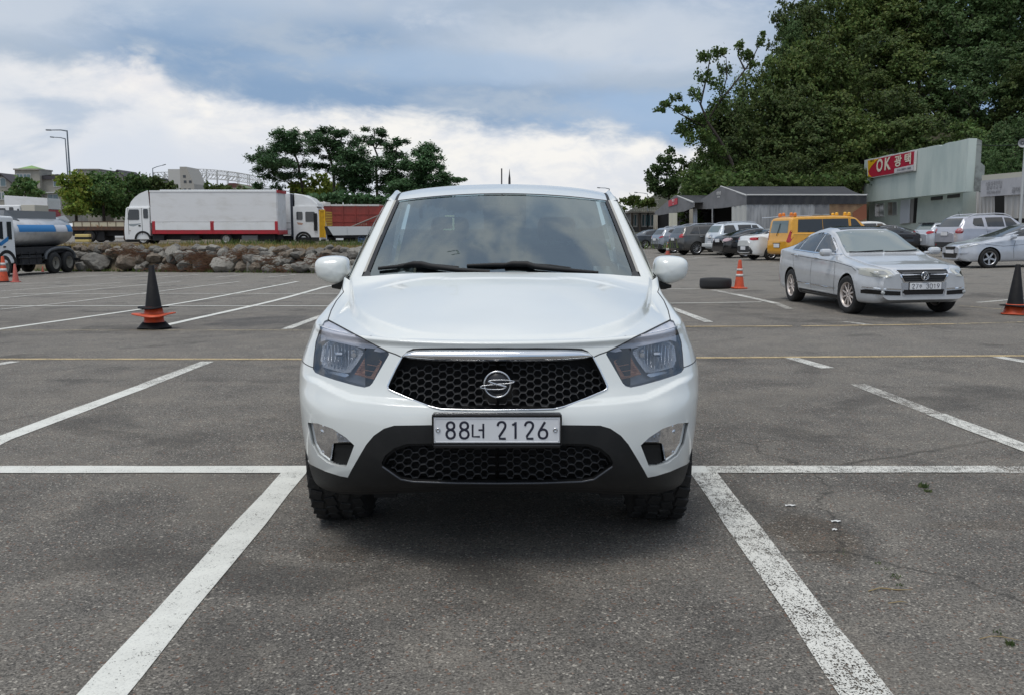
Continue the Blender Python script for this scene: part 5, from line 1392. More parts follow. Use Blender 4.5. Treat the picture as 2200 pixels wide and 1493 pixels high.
# ---- black sedan
S5 = sedan(4.82, .915, 1.46, (.95, 3.75), .33, hood=.92, cowl=1.45, head=2.25, rearh=3.4, deck=4.35, deckz=1.10)
S5.update(detail=rear_common([([(.44, .88), (.60, .82), (.86, .86), (.90, .98), (.70, 1.0), (.50, .95)], M_pink)], pz=.88), rearwin=[(-.64, 1.16), (.64, 1.16), (.54, 1.36), (-.54, 1.36)],
    win=[([(1.75, 1.0), (2.6, 1.02), (2.6, 1.36), (2.3, 1.34)], M_glassd), ([(2.65, 1.02), (3.7, 1.06), (3.45, 1.30), (2.65, 1.37)], M_glassd)], wind=[(-.7, 1.05), (.7, 1.05), (.58, 1.36), (-.58, 1.36)])
make_car('sedan', 'black sedan seen from behind, close to the white sedan by the yellow van', S5, M_black, place(S5, (-.8, 3.75), (1600, 555), HD), HD)
# ---- white sedan
S6 = sedan(4.37, .86, 1.455, (.86, 3.43), .31, hood=.93, cowl=1.35, head=2.15, rearh=3.2, deck=3.95, deckz=1.14)
S6.update(detail=rear_common([([(.42, .96), (.60, .90), (.84, .92), (.86, 1.04), (.66, 1.04), (.46, 1.03)], M_red)], pz=.56, bump=([(-.6, .30), (.6, .30), (.66, .42), (.5, .66), (-.5, .66), (-.66, .42)], M_cplas)), rearwin=[(-.62, 1.18), (.62, 1.18), (.52, 1.36), (-.52, 1.36)], spokes=7,
    win=[([(1.7, 1.02), (2.45, 1.05), (2.45, 1.36), (2.2, 1.34)], M_glassd), ([(2.5, 1.05), (3.35, 1.12), (3.2, 1.30), (2.5, 1.37)], M_glassd)], wind=[(-.66, 1.05), (.66, 1.05), (.55, 1.36), (-.55, 1.36)], seams=[[(2.47, 1.0), (2.47, .3)]])
make_car('sedan', 'white sedan with red tail lamps, parked just left of the yellow van', S6, paint('white_car_paint', (.74, .75, .74)), place(S6, (-.76, 3.43), (1655, 560), HD), HD)
# ---- yellow van
def ex(ov, put, cast, S, root, pm):
    for sx in (1, -1):
        for y, c in ((1.95, M_yelr), (4.62, M_redr)):
            for x in (.30, .58):
                r = cast((sx * x, y, 4), (0, 0, -1)); mb = MB(); mb.box(r[0] + Vector((0, 0, .045)), (.13, .13, .06), None, .02); mb.lathe([(.06, .06), (.075, .10), (.06, .15), (0, .17)], 14, Matrix.Translation(r[0])); put(mb, 'roof_lamp', c)
    ov('rear', [(-.86, .36), (.86, .36), (.88, .50), (-.88, .50)], pm, 'rear_bumper', off=.03)
    ov('rear', [(-.30, .76), (.30, .76), (.30, .80), (-.30, .80)], mat('plate_lamp_trim', (.10, .07, .01), .6), 'plate_lamp', off=.02)  # dark brown strip along the top of the plate
    mb = MB(); L_ = [cast((x, S['L'] + 2, z), (0, -1, 0))[0] + Vector((0, .03, 0)) for x, z in ((.1, 1.10), (.0, 1.40), (-.05, 1.62))]; mb.tube(L_, .014, 5); put(mb, 'rear_wiper', M_blk)
M_van = paint('school_bus_yellow', (.76, .36, .012)); M_yelr = mat('yellow_lamp', (.80, .42, .03), .3); M_redr = mat('amber_lamp', (.72, .22, .03), .25)
S7 = dict(L=5.12, hw=.96, ax=(.90, 4.10), rw=.345, bot=[(0, .34), (.3, .24), (4.6, .24), (5.0, .30), (5.12, .42)],
    top=[(0, .72), (.08, .92), (.35, 1.08), (.75, 1.18), (.95, 1.24), (1.70, 1.84), (2.0, 1.92), (2.8, 1.95), (4.6, 1.93), (4.86, 1.88), (4.95, 1.78), (5.02, 1.2), (5.08, 1.0), (5.12, .80)],
    belt=[(0, .68), (.35, .98), (.95, 1.14), (2.0, 1.18), (4.6, 1.20), (4.96, 1.20), (5.05, 1.0), (5.12, .76)], roofw=[(0, .74), (.9, .88), (1.7, .80), (4.6, .80), (5.0, .84), (5.12, .84)], ends=(.7, .26), endp=(2.6, 3.4), nose=.80, sm=.04,
    detail=rear_common([([(.70, .82), (.90, .80), (.945, 1.05), (.90, 1.36), (.80, 1.30), (.74, 1.05)], M_red)], px=.0, pz=.68, extra=ex), rearwin=[(-.68, 1.22), (.68, 1.22), (.62, 1.74), (-.62, 1.74)], rwm=M_glassl,
    win=[([(1.30, 1.22), (2.02, 1.22), (2.02, 1.76), (1.78, 1.76)], M_glassd), ([(2.14, 1.22), (3.42, 1.22), (3.42, 1.78), (2.14, 1.78)], M_glassd), ([(3.44, 1.22), (4.68, 1.24), (4.60, 1.78), (3.44, 1.78)], M_glassd)], wind=[(-.78, 1.25), (.78, 1.25), (.7, 1.8), (-.7, 1.8)], handles=[(1.95, 1.05), (3.2, 1.05)], handm=M_van,
    seams=[[(2.08, 1.9), (2.08, .3)], [(3.43, 1.2), (3.43, .35)], [(2.08, 1.12), (4.9, 1.14)]])
make_car('van', 'yellow passenger van with lamps on its roof, seen from behind', S7, M_van, place(S7, (-.85, 4.10), (1737, 562), RD(74)), RD(74), 'van')
# ---- white car beyond the van
S8 = suv(4.6, .92, 1.72, (.92, 3.60), .35, hood=1.06, cowl=1.25, head=1.95, belt=1.12)
S8.update(wind=[(-.74, 1.16), (.74, 1.16), (.62, 1.56), (-.62, 1.56)], windm=M_glassd, win=[([(1.75, 1.16), (2.45, 1.17), (2.45, 1.56), (2.1, 1.55)], mat('warm_side_glass', (.10, .075, .06), .05)), ([(2.5, 1.17), (3.4, 1.18), (3.4, 1.57), (2.5, 1.57)], M_glassd)], mirror=(1.0, 1.62, 1.15),
    detail=lambda ov, put, cast, S, root, pm: [ov('front', [(.45, .84), (.80, .86), (.88, .98), (.6, .94)], M_hl, 'headlight', sides=(sx,)) for sx in (1, -1)] + [ov('front', [(-.5, .45), (.5, .45), (.5, .72), (-.5, .72)], M_gloss, 'grille')])
make_car('suv', 'white car showing only roof, windscreen and bonnet beyond the yellow van', S8, paint('white_car_paint', (.74, .75, .74)), place(S8, (-.8, .92), (1935, 537), RD(78)), RD(78))
# ---- black sedan behind the silver one
def ex(ov, put, cast, S, root, pm):
    for sx in (1, -1):
        ov('side', strip(dens([(1.75, 1.03), (2.1, 1.17), (2.45, 1.32), (3.0, 1.355), (3.5, 1.31), (4.0, 1.14)], .12, False), .03), M_chrome, 'window_trim', sides=(sx,), off=.006, step=.2)
        ov('front', [(.50, .70), (.84, .72), (.88, .80), (.55, .78)], M_hl, 'headlight', sides=(sx,))
S9 = sedan(4.91, .93, 1.47, (.97, 3.82), .335, hood=.93, cowl=1.45, head=2.25, rearh=3.5, deck=4.4, deckz=1.08)
S9.update(detail=ex, spokes=10, wind=[(-.72, 1.05), (.72, 1.05), (.6, 1.37), (-.6, 1.37)], win=[([(1.80, 1.03), (2.68, 1.05), (2.68, 1.375), (2.42, 1.36)], M_glassd), ([(2.74, 1.05), (3.85, 1.10), (3.5, 1.33), (2.74, 1.378)], M_glassd)])
make_car('sedan', 'black sedan with bright window trim partly hidden behind the silver sedan', S9, M_black, place(S9, (-.82, .97), (1987, 541), RD(76)), RD(76))
# ---- silver crossover with black roof
def ex(ov, put, cast, S, root, pm):
    ov('top', [(-.56, 2.0), (.56, 2.0), (.60, 3.72), (-.60, 3.72)], M_black, 'roof_panel', step=.1)
    for sx in (1, -1): ov('side', [(1.75, 1.13), (3.4, 1.18), (3.86, 1.36), (3.72, 1.54), (3.2, 1.56), (2.1, 1.52)], M_glassd, 'window', sides=(sx,), off=.006)
    mb = MB(); mb.b2((-.56, 3.74, 1.49), (.56, 3.98, 1.53), .015); put(mb, 'roof_spoiler', M_black)
S10 = suv(4.25, .90, 1.60, (.85, 3.42), .34, hood=1.0, cowl=1.2, head=1.9, belt=1.10, z0=.24)
S10.update(detail=rear_common([([(.42, .98), (.60, .92), (.82, .96), (.88, 1.06), (.70, 1.10), (.50, 1.07)], M_red)], pz=.62, extra=ex), rearwin=[(-.64, 1.16), (.64, 1.16), (.56, 1.43), (-.56, 1.43)], rwm=M_glassl, wind=[(-.7, 1.12), (.7, 1.12), (.6, 1.46), (-.6, 1.46)])
make_car('suv', 'small silver suv with black roof and red tail lamp beside the large silver suv', S10, paint('bright_silver_paint', (.52, .55, .60), .25), place(S10, (-.78, 3.42), (2024, 541), RD(78)), RD(78))
# ---- dark suv with roof rails further back
S11 = suv(4.6, .93, 2.02, (.92, 3.60), .36, hood=1.2, cowl=1.3, head=2.0, belt=1.3); S11.update(rails=(2.0, 3.9), railm=M_black, win=[([(1.8, 1.35), (3.6, 1.35), (3.5, 1.85), (2.2, 1.85)], M_glassd)], rearwin=[(-.66, 1.4), (.66, 1.4), (.58, 1.8), (-.58, 1.8)])
make_car('suv', 'dark suv of which only the railed roof shows behind the black roofed suv', S11, M_black, place(S11, (-.8, 3.6), (2052, 533), RD(80)), RD(80))
# ---- large silver suv
def ex(ov, put, cast, S, root, pm):
    arch_flare(ov, S, paint('silver_paint', (.44, .45, .50), .3), .10)
    ov('rear', [(-.30, .90), (.30, .90), (.30, 1.14), (-.30, 1.14)], paint('silver_paint', (.44, .45, .50), .3), 'plate_recess', off=.008)
    ov('rear', [(.52, .52), (.64, .52), (.64, .58), (.52, .58)], M_red, 'reflector', sides=(1,), off=.014); ov('rear', [(.52, .52), (.64, .52), (.64, .58), (.52, .58)], M_red, 'reflector', sides=(-1,), off=.014)
    for sx in (1, -1): ov('rear', [(.66, 1.06), (.955, 1.06), (.955, 1.10), (.66, 1.12)], mat('tail_lamp_dark', (.22, .008, .012), .15, coat=.6), 'lamp_band', sides=(sx,), off=.010)
    mb = MB(); L_ = [cast((x, 3.9, 4), (0, 0, -1))[0] for x in (.35,)]; mb.tube([L_[0], L_[0] + Vector((0, .08, .18))], .006, 5); put(mb, 'antenna', M_blk)
S12 = suv(4.88, .958, 1.83, (.95, 3.85), .38, hood=1.15, cowl=1.35, head=2.1, belt=1.24, z0=.32)
S12.update(detail=rear_common([([(.64, 1.04), (.945, 1.02), (.955, 1.20), (.82, 1.26), (.64, 1.22)], M_red), ([(.66, 1.13), (.94, 1.12), (.95, 1.19), (.82, 1.24), (.66, 1.21)], M_pink)], pz=1.02, bump=([(-.93, .36), (.93, .36), (.94, .66), (-.94, .66)], M_cplas), extra=ex), rails=(2.1, 4.2), railm=mat('rail_silver', (.60, .61, .64), .3, metal=.3), rearwin=[(-.70, 1.32), (.70, 1.32), (.60, 1.68), (-.60, 1.68)], rwm=M_glassm, handles=[(2.4, 1.12), (3.4, 1.13)], handm=paint('silver_paint', (.44, .45, .50), .3),
    win=[([(1.85, 1.28), (2.52, 1.28), (2.52, 1.68), (2.2, 1.66)], M_glassd), ([(2.60, 1.28), (3.44, 1.29), (3.44, 1.69), (2.60, 1.69)], M_glassd), ([(3.60, 1.30), (4.05, 1.34), (4.12, 1.44), (4.0, 1.66), (3.60, 1.68)], M_glassd)], wind=[(-.75, 1.3), (.75, 1.3), (.65, 1.7), (-.65, 1.7)], seams=[[(2.56, 1.24), (2.56, .5)], [(3.52, 1.26), (3.45, .95), (3.3, .6)]])
S12['lower'] = sidelow(S12, .52)
make_car('suv', 'large silver suv with roof rails, seen from behind under the mint green building', S12, paint('silver_paint', (.44, .45, .50), .3), place(S12, (-.85, 3.85), (2100, 553), RD(79)), RD(79))
# ---- silver sedan facing left at the right edge
def ex(ov, put, cast, S, root, pm):
    for sx in (1, -1):
        ov('front', [(.40, .66), (.60, .66), (.80, .72), (.885, .84), (.76, .80), (.50, .74)], M_hl, 'headlight', sides=(sx,), sm=1, step=.05)
        ov('front', [(.40, .42), (.70, .46), (.76, .54), (.50, .48)], paint('dull_silver', (.34, .36, .40), .3), 'fog_lamp_hollow', sides=(sx,), step=.05)
        for pts in ([(1.72, .95), (1.62, .6), (1.66, .3)], [(2.65, .98), (2.65, .3)], [(.7, .78), (1.3, .70), (2.6, .78), (3.8, .88)]): ov('side', strip(dens(pts, .1, False), .010), M_seam, 'door_gap', sides=(sx,), off=.003, step=.2)
    ov('front', [(-.38, .34), (.38, .34), (.48, .50), (-.48, .50)], M_gloss, 'lower_grille'); ov('front', [(-.28, .62), (.28, .62), (.34, .70), (-.34, .70)], M_gloss, 'grille')
    plate_on(put, cast, 'front', 0, .54, S['L'], w=.52, h=.11)
S13 = sedan(4.53, .89, 1.43, (.86, 3.56), .325, hood=.90, cowl=1.25, head=2.15, rearh=3.3, deck=4.1, deckz=1.10)
S13.update(detail=ex, spokes=5, mirror=(.95, 1.58, 1.0), wind=[(-.70, 1.0), (.70, 1.0), (.56, 1.34), (-.56, 1.34)], win=[([(1.62, 1.0), (2.6, 1.03), (2.6, 1.34), (2.3, 1.32), (2.0, 1.22)], M_glassd), ([(2.68, 1.03), (3.6, 1.07), (3.4, 1.28), (2.68, 1.345)], M_glassd)], handles=[(2.45, .90)])
make_car('sedan', 'bright silver sedan facing left at the right edge, with five spoke wheels', S13, paint('bright_silver_paint', (.52, .55, .60), .25), place(S13, (.78, .86), (2122, 577), RD(-92)), RD(-92))
# ---- grey sedan far back, beside the pickup's cab
S14 = sedan(4.6, .89, 1.46, (.9, 3.6), .32); S14.update(win=[([(1.7, 1.0), (2.55, 1.02), (2.55, 1.36), (2.2, 1.33)], M_glassd), ([(2.6, 1.02), (3.6, 1.06), (3.4, 1.29), (2.6, 1.37)], M_glassd)], wind=[(-.7, 1.02), (.7, 1.02), (.57, 1.36), (-.57, 1.36)])
make_car('sedan', 'dark blue grey sedan seen side on, half hidden by the pickup cab', S14, paint('blue_grey_paint', (.085, .10, .12), .3), place(S14, (-.78, 3.6), (1386, 535), RD(84)), RD(84))
# ================================================================== stone bank and terrace on the left
WL, WR = gp(165, 583.5), gp(790, 588)
WL = WL + (WL - WR).normalized() * 5; WR = WR + (WR - WL).normalized() * 6
wdir = (WR - WL).normalized(); wnor = Vector((wdir.y, -wdir.x, 0))
if wnor.y > 0: wnor = -wnor                                  # towards the camera
def terz(x, y): return .47 - .006 * max(0, y - 40) + .05 * math.sin(x * .6) * math.sin(y * .35)
tv = []; tf = []; NA, NB = 80, 46
for i in range(NA + 1):
    b = WL.lerp(WR, i / NA)
    for j in range(NB + 1):
        k = j / NB
        if j <= 6:
            q = j / 6; p = b - wnor * (.15 + 1.15 * q); z = gz(b.x, b.y) - .05 + (terz(p.x, p.y) - gz(b.x, b.y) + .05) * (q ** .7)
        else:
            q = (j - 6) / (NB - 6); p = b - wnor * 1.3 + Vector((-.30, 1, 0)) * (95 * q ** 2.2); z = terz(p.x, p.y)
        tv.append((p.x, p.y, z))
tf = [(i * (NB + 1) + j, (i + 1) * (NB + 1) + j, (i + 1) * (NB + 1) + j + 1, i * (NB + 1) + j + 1) for i in range(NA) for j in range(NB)]
M_earth = mat('dry_earth', (.17, .13, .085), .95, var=(1.3, (.10, .085, .05), .35, .7), bump=(9, .6))
tag(link('embankment', mesh_from('embankment', tv, tf, M_earth)), 'dry earth terrace above the stone bank', kind='structure')
M_rock = [mat('granite_grey', (.20, .19, .17), .9, var=(5, (.095, .088, .075), .35, .7), bump=(14, .8)), mat('granite_warm', (.19, .155, .12), .9, var=(5, (.085, .07, .052), .35, .7), bump=(14, .8)), mat('granite_pale', (.28, .265, .235), .9, var=(6, (.14, .13, .105), .4, .75), bump=(14, .8))]
def rock_mesh(seed, m):
    r = np.random.default_rng(seed); bm = bmesh.new(); bmesh.ops.create_icosphere(bm, subdivisions=3, radius=1.0)
    pl = [(Vector(r.normal(size=3)).normalized(), r.uniform(.55, .90)) for _ in range(24)]
    off = r.uniform(0, 9, 3)
    for v in bm.verts:
        n = v.co.normalized(); rr = 1.0
        for d, k in pl:
            c = n.dot(d)
            if c > .05: rr = min(rr, k / c)
        rr += .035 * math.sin(n.x * 5 + off[0]) * math.sin(n.y * 6 + off[1]) + .03 * math.sin(n.z * 11 + off[2]) * math.sin(n.x * 13)
        v.co = n * rr
    me = bpy.data.meshes.new('boulder'); bm.to_mesh(me); bm.free(); me.materials.append(m)
    me.polygons.foreach_set('use_smooth', np.ones(len(me.polygons), dtype=bool)); me.set_sharp_from_angle(angle=math.radians(18)); return me
RK = [rock_mesh(20 + i, M_rock[i % 3]) for i in range(9)]
def boulder(u, vb, w, h, k, label, group='boulders of the stone bank', back=0.0, dz=0.0):
    """a stone whose picture is w x h photo pixels with its foot at row vb; it leans into the bank"""
    # foot on the bank's front line
    r = rdir(u, 586); t = 0
    den = r.x * wnor.x + r.y * wnor.y; kk = (WL.x * wnor.x + WL.y * wnor.y) / den; d = r.y * kk + back
    s = d / 2000; c = at(u, vb - h / 2, d)
    o = link('boulder', RK[k % 9], None, c, (random.uniform(-.25, .25), random.uniform(-.2, .2), random.uniform(0, 6)))
    dd = (w * .40) * s; o.scale = (w * .66 * s, w * .60 * s, h * .72 * s); o.rotation_euler = (random.uniform(-.12, .12), random.uniform(-.12, .12), random.uniform(0, 6.28))
    return tag(o, label, 'boulder', group)
big = [(213, 584, 62, 34, 0, 'big round grey boulder at the foot of the bank nearest the tanker truck'), (273, 582, 58, 30, 1, 'broad grey boulder second from the tanker truck at the bank foot'), (397, 584, 36, 22, 3, 'rounded boulder at the bank foot right of the tall black cone'), (475, 584, 52, 28, 2, 'big pale boulder at the bank foot under the truck\u2019s rear wheel'), (330, 566, 34, 22, 4, 'blocky boulder standing above the tip of the tall black cone'), (373, 552, 28, 20, 5, 'upright whitish boulder high in the bank under the box truck'), (385, 563, 26, 26, 8, 'pale split boulder just below the upright whitish one'), (651, 584, 42, 22, 6, 'wide low boulder at the foot of the bank left of the pickup mirror'), (520, 584, 34, 20, 7, 'brownish boulder at the bank foot right of the big pale boulder')]
for u, vb, w, h, k, l in big: boulder(u, vb, w, h, k, l)
random.seed(5); n = 0
for row, (vb, h0, n_, u0, u1) in enumerate(((586, 20, 36, 168, 790), (571, 19, 38, 160, 800), (557, 18, 38, 158, 800), (546, 14, 40, 160, 800))):
    for i in range(n_):
        u = u0 + (u1 - u0) * (i + random.uniform(.15, .85)) / n_
        if row < 2 and any(abs(u - b[0]) < b[2] * .45 and b[1] - b[3] < vb - 6 < b[1] + 6 for b in big): continue
        w = random.uniform(17, 36); h = h0 * random.uniform(.75, 1.3); vbb = vb - 3 + (u - 165) * .007 + random.uniform(-3, 3)
        boulder(u, vbb, w, h, random.randrange(9), 'small weathered stone packed among the larger boulders of the bank', back=.12 + .22 * row + random.uniform(0, .15))
# grasses on the bank and terrace
M_dry = mat('dry_grass', (.34, .25, .10), .9, isl=(.05, .7)); M_grn = mat('green_grass', (.11, .15, .04), .9, isl=(.06, .7)); M_brn = mat('brown_brush', (.16, .085, .05), .9, isl=(.03, .6))
def tufts(mb, n, f, hh, ww):
    for _ in range(n):
        p = f(); h = hh * random.uniform(.4, 1.2); a = random.uniform(0, PI); e = Vector((math.cos(a), math.sin(a), 0)) * ww
        tip = p + Vector((random.uniform(-.5, .5) * h, random.uniform(-.5, .5) * h, h)); mb.add([p - e, p + e, tip + e * .2, tip - e * .2], [(0, 1, 2, 3)])
def ontop(b0, b1, u0=0.0, u1=1.0):
    def f():
        b = WL.lerp(WR, random.uniform(u0, u1)); p = b - wnor * random.uniform(b0, b1); return Vector((p.x, p.y, terz(p.x, p.y) - .03))
    return f
g1 = MB(); tufts(g1, 5200, ontop(1.0, 10.0), .22, .02); tufts(g1, 1600, ontop(.9, 2.2), .28, .022); tag(g1.build('dry_grass', M_dry), 'dry yellow grass along the top of the stone bank', kind='stuff')
g2_ = MB(); tufts(g2_, 2600, ontop(8.0, 17.0), .38, .03)
def foot():
    b = WL.lerp(WR, random.random()); p = b + wnor * random.uniform(-.1, .35); return Vector((p.x, p.y, gz(p.x, p.y)))
tufts(g2_, 700, foot, .16, .03); tag(g2_.build('green_grass', M_grn), 'green grass under the trucks and at the foot of the bank', kind='stuff')
g3 = MB()
for (uc, vc, n) in ((430, 552, 260), (450, 562, 220), (385, 578, 200), (440, 582, 220), (300, 545, 160), (270, 540, 160), (345, 584, 140), (590, 560, 160), (700, 560, 160), (520, 548, 160), (620, 580, 140)):
    r = rdir(uc, vc); den = r.x * wnor.x + r.y * wnor.y; kk = (WL.x * wnor.x + WL.y * wnor.y) / den; c0 = at(uc, vc, r.y * kk - .02)
    def f(): return c0 + Vector((random.gauss(0, .45), random.gauss(0, .12), random.gauss(0, .12)))
    for _ in range(n):
        p = f(); q = p + Vector((random.gauss(0, .22), random.gauss(0, .08), random.gauss(-.02, .10))); e = Vector((0, 0, .012)); g3.add([p - e, p + e, q + e, q - e], [(0, 1, 2, 3)])
tag(g3.build('brushwood', M_brn), 'dead brown brushwood tangled over the boulders', kind='stuff')

# ================================================================== trucks
M_tw = mat('truck_white', (.84, .85, .85), .4, var=(1.2, (.76, .76, .74), .4, .75), coat=.3); M_tbox = mat('truck_box_white', (.80, .80, .80), .45, var=(.8, (.70, .69, .67), .45, .75, (1, 1, 2.5)))
M_tred = mat('truck_frame_red', (.46, .02, .035), .45, var=(3, (.33, .03, .035), .4, .7)); M_tgl = mat('truck_glass', (.03, .035, .04), .05, spec=.8); M_tdk = mat('truck_underside', (.02, .02, .022), .8, var=(4, (.05, .045, .04), .5, .8)); M_trim = mat('truck_rim_white', (.55, .55, .53), .5, var=(8, (.36, .34, .30), .4, .7))
def twheel(e, x, y, z, r, w, rimm=M_trim, side=-1):
    mb = MB(); T = Matrix.Translation((x, y, z)) @ Matrix.Rotation(PI / 2, 4, 'X')
    mb.lathe([(r * .58, -w * .5), (r * .9, -w * .5), (r, -w * .35), (r, w * .35), (r * .9, w * .5), (r * .58, w * .5)], 30, T); o = mb.build('wheel', M_rub, e)
    mb = MB(); mb.lathe([(0, w * .30), (r * .16, w * .36), (r * .20, w * .20), (r * .42, w * .12), (r * .52, w * .42), (r * .60, w * .50)], 26, T)
    for i in range(8): a = 2 * PI * i / 8; mb.lathe([(0, .03), (r * .05, .03), (r * .05, 0)], 6, T @ Matrix.Translation((r * .33 * math.cos(a), r * .33 * math.sin(a), w * .16)))
    mb.build('rim', rimm, o)
def cabover(e, x0, s, L, z0, z1, wd, glassz, m=M_tw, lean=.12, fairing=None):
    """cab whose nose is at x0, growing in direction s; near side on y=0"""
    prof = [(0.0, z0), (-.02, z0 + .5), (0, z0 + .75 * (glassz[0] - z0)), (.04, glassz[0]), (lean + .03, z1 - .12), (lean + .14, z1), (L, z1), (L, z0)]
    def sidepoly(y): return [(x0 + s * a, y, b) for a, b in prof]
    mb = MB(); A, B = sidepoly(0), sidepoly(wd); n = len(prof); mb.add(A + B, [tuple(range(n)) if s < 0 else tuple(range(n))[::-1], tuple(range(n, 2 * n))[::-1] if s < 0 else tuple(range(n, 2 * n))] + [(i, (i + 1) % n, n + (i + 1) % n, n + i) for i in range(n)])
    c = mb.build('cab', m, e, bevel=.045)
    return c
def quad(e, pts, m, name, parent=None): return MB().add(pts, [tuple(range(len(pts)))]).build(name, m, parent or e)
def sidepane(x0, x1, z0, z1, y, m, name, e, cut=0.0, r=.05):
    P = [(x0 + cut + r, z1), (x1 - r, z1), (x1, z1 - r), (x1, z0 + r), (x1 - r, z0), (x0 + r, z0), (x0, z0 + r), (x0 + cut, z1 - r)]
    mb = MB(); mb.prism([(a, b) for a, b in P], .02, Matrix.Translation((0, y, 0)) @ Matrix.Rotation(PI / 2, 4, 'X')); return mb.build(name, m, e)
def px(d, v0=None): return d / 2000.0
# ---- wing body truck
D = 64.0; X0 = (273 - 1100) / 2000 * D; zg = at(0, 527, D).z
e = empty('box_truck', (X0, D, zg), 0, 'white box truck with red lower frame facing left on the terrace', 'truck')
def xx(u): return (u - 273) / 2000 * D
def zz_(v): return (527 - v) / 2000 * D
cb = cabover(e, 0, 1, xx(328), zz_(516), zz_(447), 2.3, (zz_(478), 0))
cb.location = (0, .06, 0)
sidepane(xx(281), xx(306), zz_(474), zz_(452), -.004, M_tgl, 'window', cb, cut=.12); sidepane(xx(315), xx(325), zz_(471), zz_(451), -.004, M_tgl, 'window', cb)
sidepane(xx(303), xx(309), zz_(488), zz_(485), -.004, M_blk, 'door_handle', cb); sidepane(xx(284), xx(286), zz_(498), zz_(496), -.004, M_amber, 'marker_lamp', cb)
quad(e, [(xx(280), -.005, zz_(483)), (xx(309), -.005, zz_(481.5)), (xx(309), -.005, zz_(482.5)), (xx(293), -.005, zz_(488)), (xx(286), -.005, zz_(487))], mat('door_stripe_grey', (.32, .36, .38), .5), 'door_stripe', cb)
for uu in (282, 311): quad(e, [(xx(uu), -.003, zz_(449)), (xx(uu) + .03, -.003, zz_(449)), (xx(uu) + .03, -.003, zz_(505)), (xx(uu), -.003, zz_(505))], M_seam, 'door_gap', cb)
mb = MB(); L = [(xx(286), zz_(446)), (xx(290), zz_(437)), (xx(298), zz_(428)), (xx(309), zz_(420)), (xx(324), zz_(414)), (xx(326), zz_(446))]
mb.add([(a, .18, b) for a, b in L] + [(a, 2.2, b) for a, b in L], [tuple(range(6)), tuple(range(6, 12))[::-1]] + [(i, (i + 1) % 6, 6 + (i + 1) % 6, 6 + i) for i in range(6)]); mb.build('wind_deflector', M_tw, e, bevel=.06)
mb = MB(); mb.b2((xx(324), .25, zz_(446)), (xx(332), 2.2, zz_(415))); mb.build('box_bulkhead', mat('dark_red_bulkhead', (.10, .02, .025), .6), e)
mb = MB(); mb.b2((xx(331), 0, zz_(478)), (xx(600), 2.42, zz_(413)), .03); bx = mb.build('cargo_box', M_tbox, e)
mb = MB(); mb.b2((xx(331), -.03, zz_(415.5)), (xx(600), .0, zz_(412.2))); mb.b2((xx(331), -.02, zz_(480)), (xx(600), .02, zz_(478.2))); mb.b2((xx(352), .1, zz_(412.5)), (xx(598), 2.3, zz_(410.5))); mb.build('edge_rail', M_tw, bx)
for a, b in ((340, 458), (464, 595)):
    mb = MB(); mb.b2((xx(a), -.035, zz_(495.5)), (xx(b), .03, zz_(480.5)), .01); mb.build('drop_side', M_tw, e)
mb = MB(); mb.b2((xx(333), -.03, zz_(504)), (xx(601), 2.42, zz_(495.8)), .01)
for a, b in ((334, 340), (457.5, 461), (461.6, 465), (595, 601)): mb.b2((xx(a), -.05, zz_(504)), (xx(b), .04, zz_(477)), .01)
for a in (510, 560, 400): mb.b2((xx(a), --.005, zz_(497)), (xx(a + 1.6), -.03, zz_(492)))
mb.build('lower_frame', M_tred, e)
mb = MB(); mb.b2((xx(600), .05, zz_(497)), (xx(600) + .05, 2.37, zz_(416)), .01)
for k in range(1, 6): mb.b2((xx(600) + .05, .05 + k * .39, zz_(495)), (xx(600) + .09, .10 + k * .39, zz_(418)))
mb.build('rear_door', M_tbox, e)
mb = MB(); mb.b2((xx(600) + .02, .0, zz_(417)), (xx(600) + .10, 2.42, zz_(411))); mb.b2((xx(600) + .0, .0, zz_(505)), (xx(600) + .12, 2.42, zz_(496))); mb.build('rear_frame', M_tred, e)
mb = MB(); mb.b2((xx(310), .5, zz_(516)), (xx(598), 1.9, zz_(504))); mb.b2((xx(332), .1, zz_(518)), (xx(356), .6, zz_(506))); mb.b2((xx(392), .1, zz_(518)), (xx(432), .5, zz_(507))); mb.b2((xx(550), .3, zz_(520)), (xx(592), 2.2, zz_(505))); mb.b2((xx(275), .15, zz_(521)), (xx(300), 2.2, zz_(513))); mb.build('chassis', M_tdk, e)
mb = MB(); mb.b2((xx(522), .12, zz_(518)), (xx(556), .4, zz_(507)), .02); mb.build('tool_box', mat('tool_box_grey', (.16, .16, .16), .6), e)
mb = MB(); ring = [(xx(312) + .56 * math.cos(t), zz_(515) + .56 * math.sin(t)) for t in np.linspace(PI, 0, 14)]; mb.prism([(a, b) for a, b in ring] + [(xx(312) + .44 * math.cos(t), zz_(515) + .44 * math.sin(t)) for t in np.linspace(0, PI, 14)], -.5, Matrix.Translation((0, .0, 0)) @ Matrix.Rotation(PI / 2, 4, 'X')); mb.build('mudguard', M_blk, e)
for u in (312, 489): 
    for y in (.22, 2.0): twheel(e, xx(u), y, .40, .40, .28)
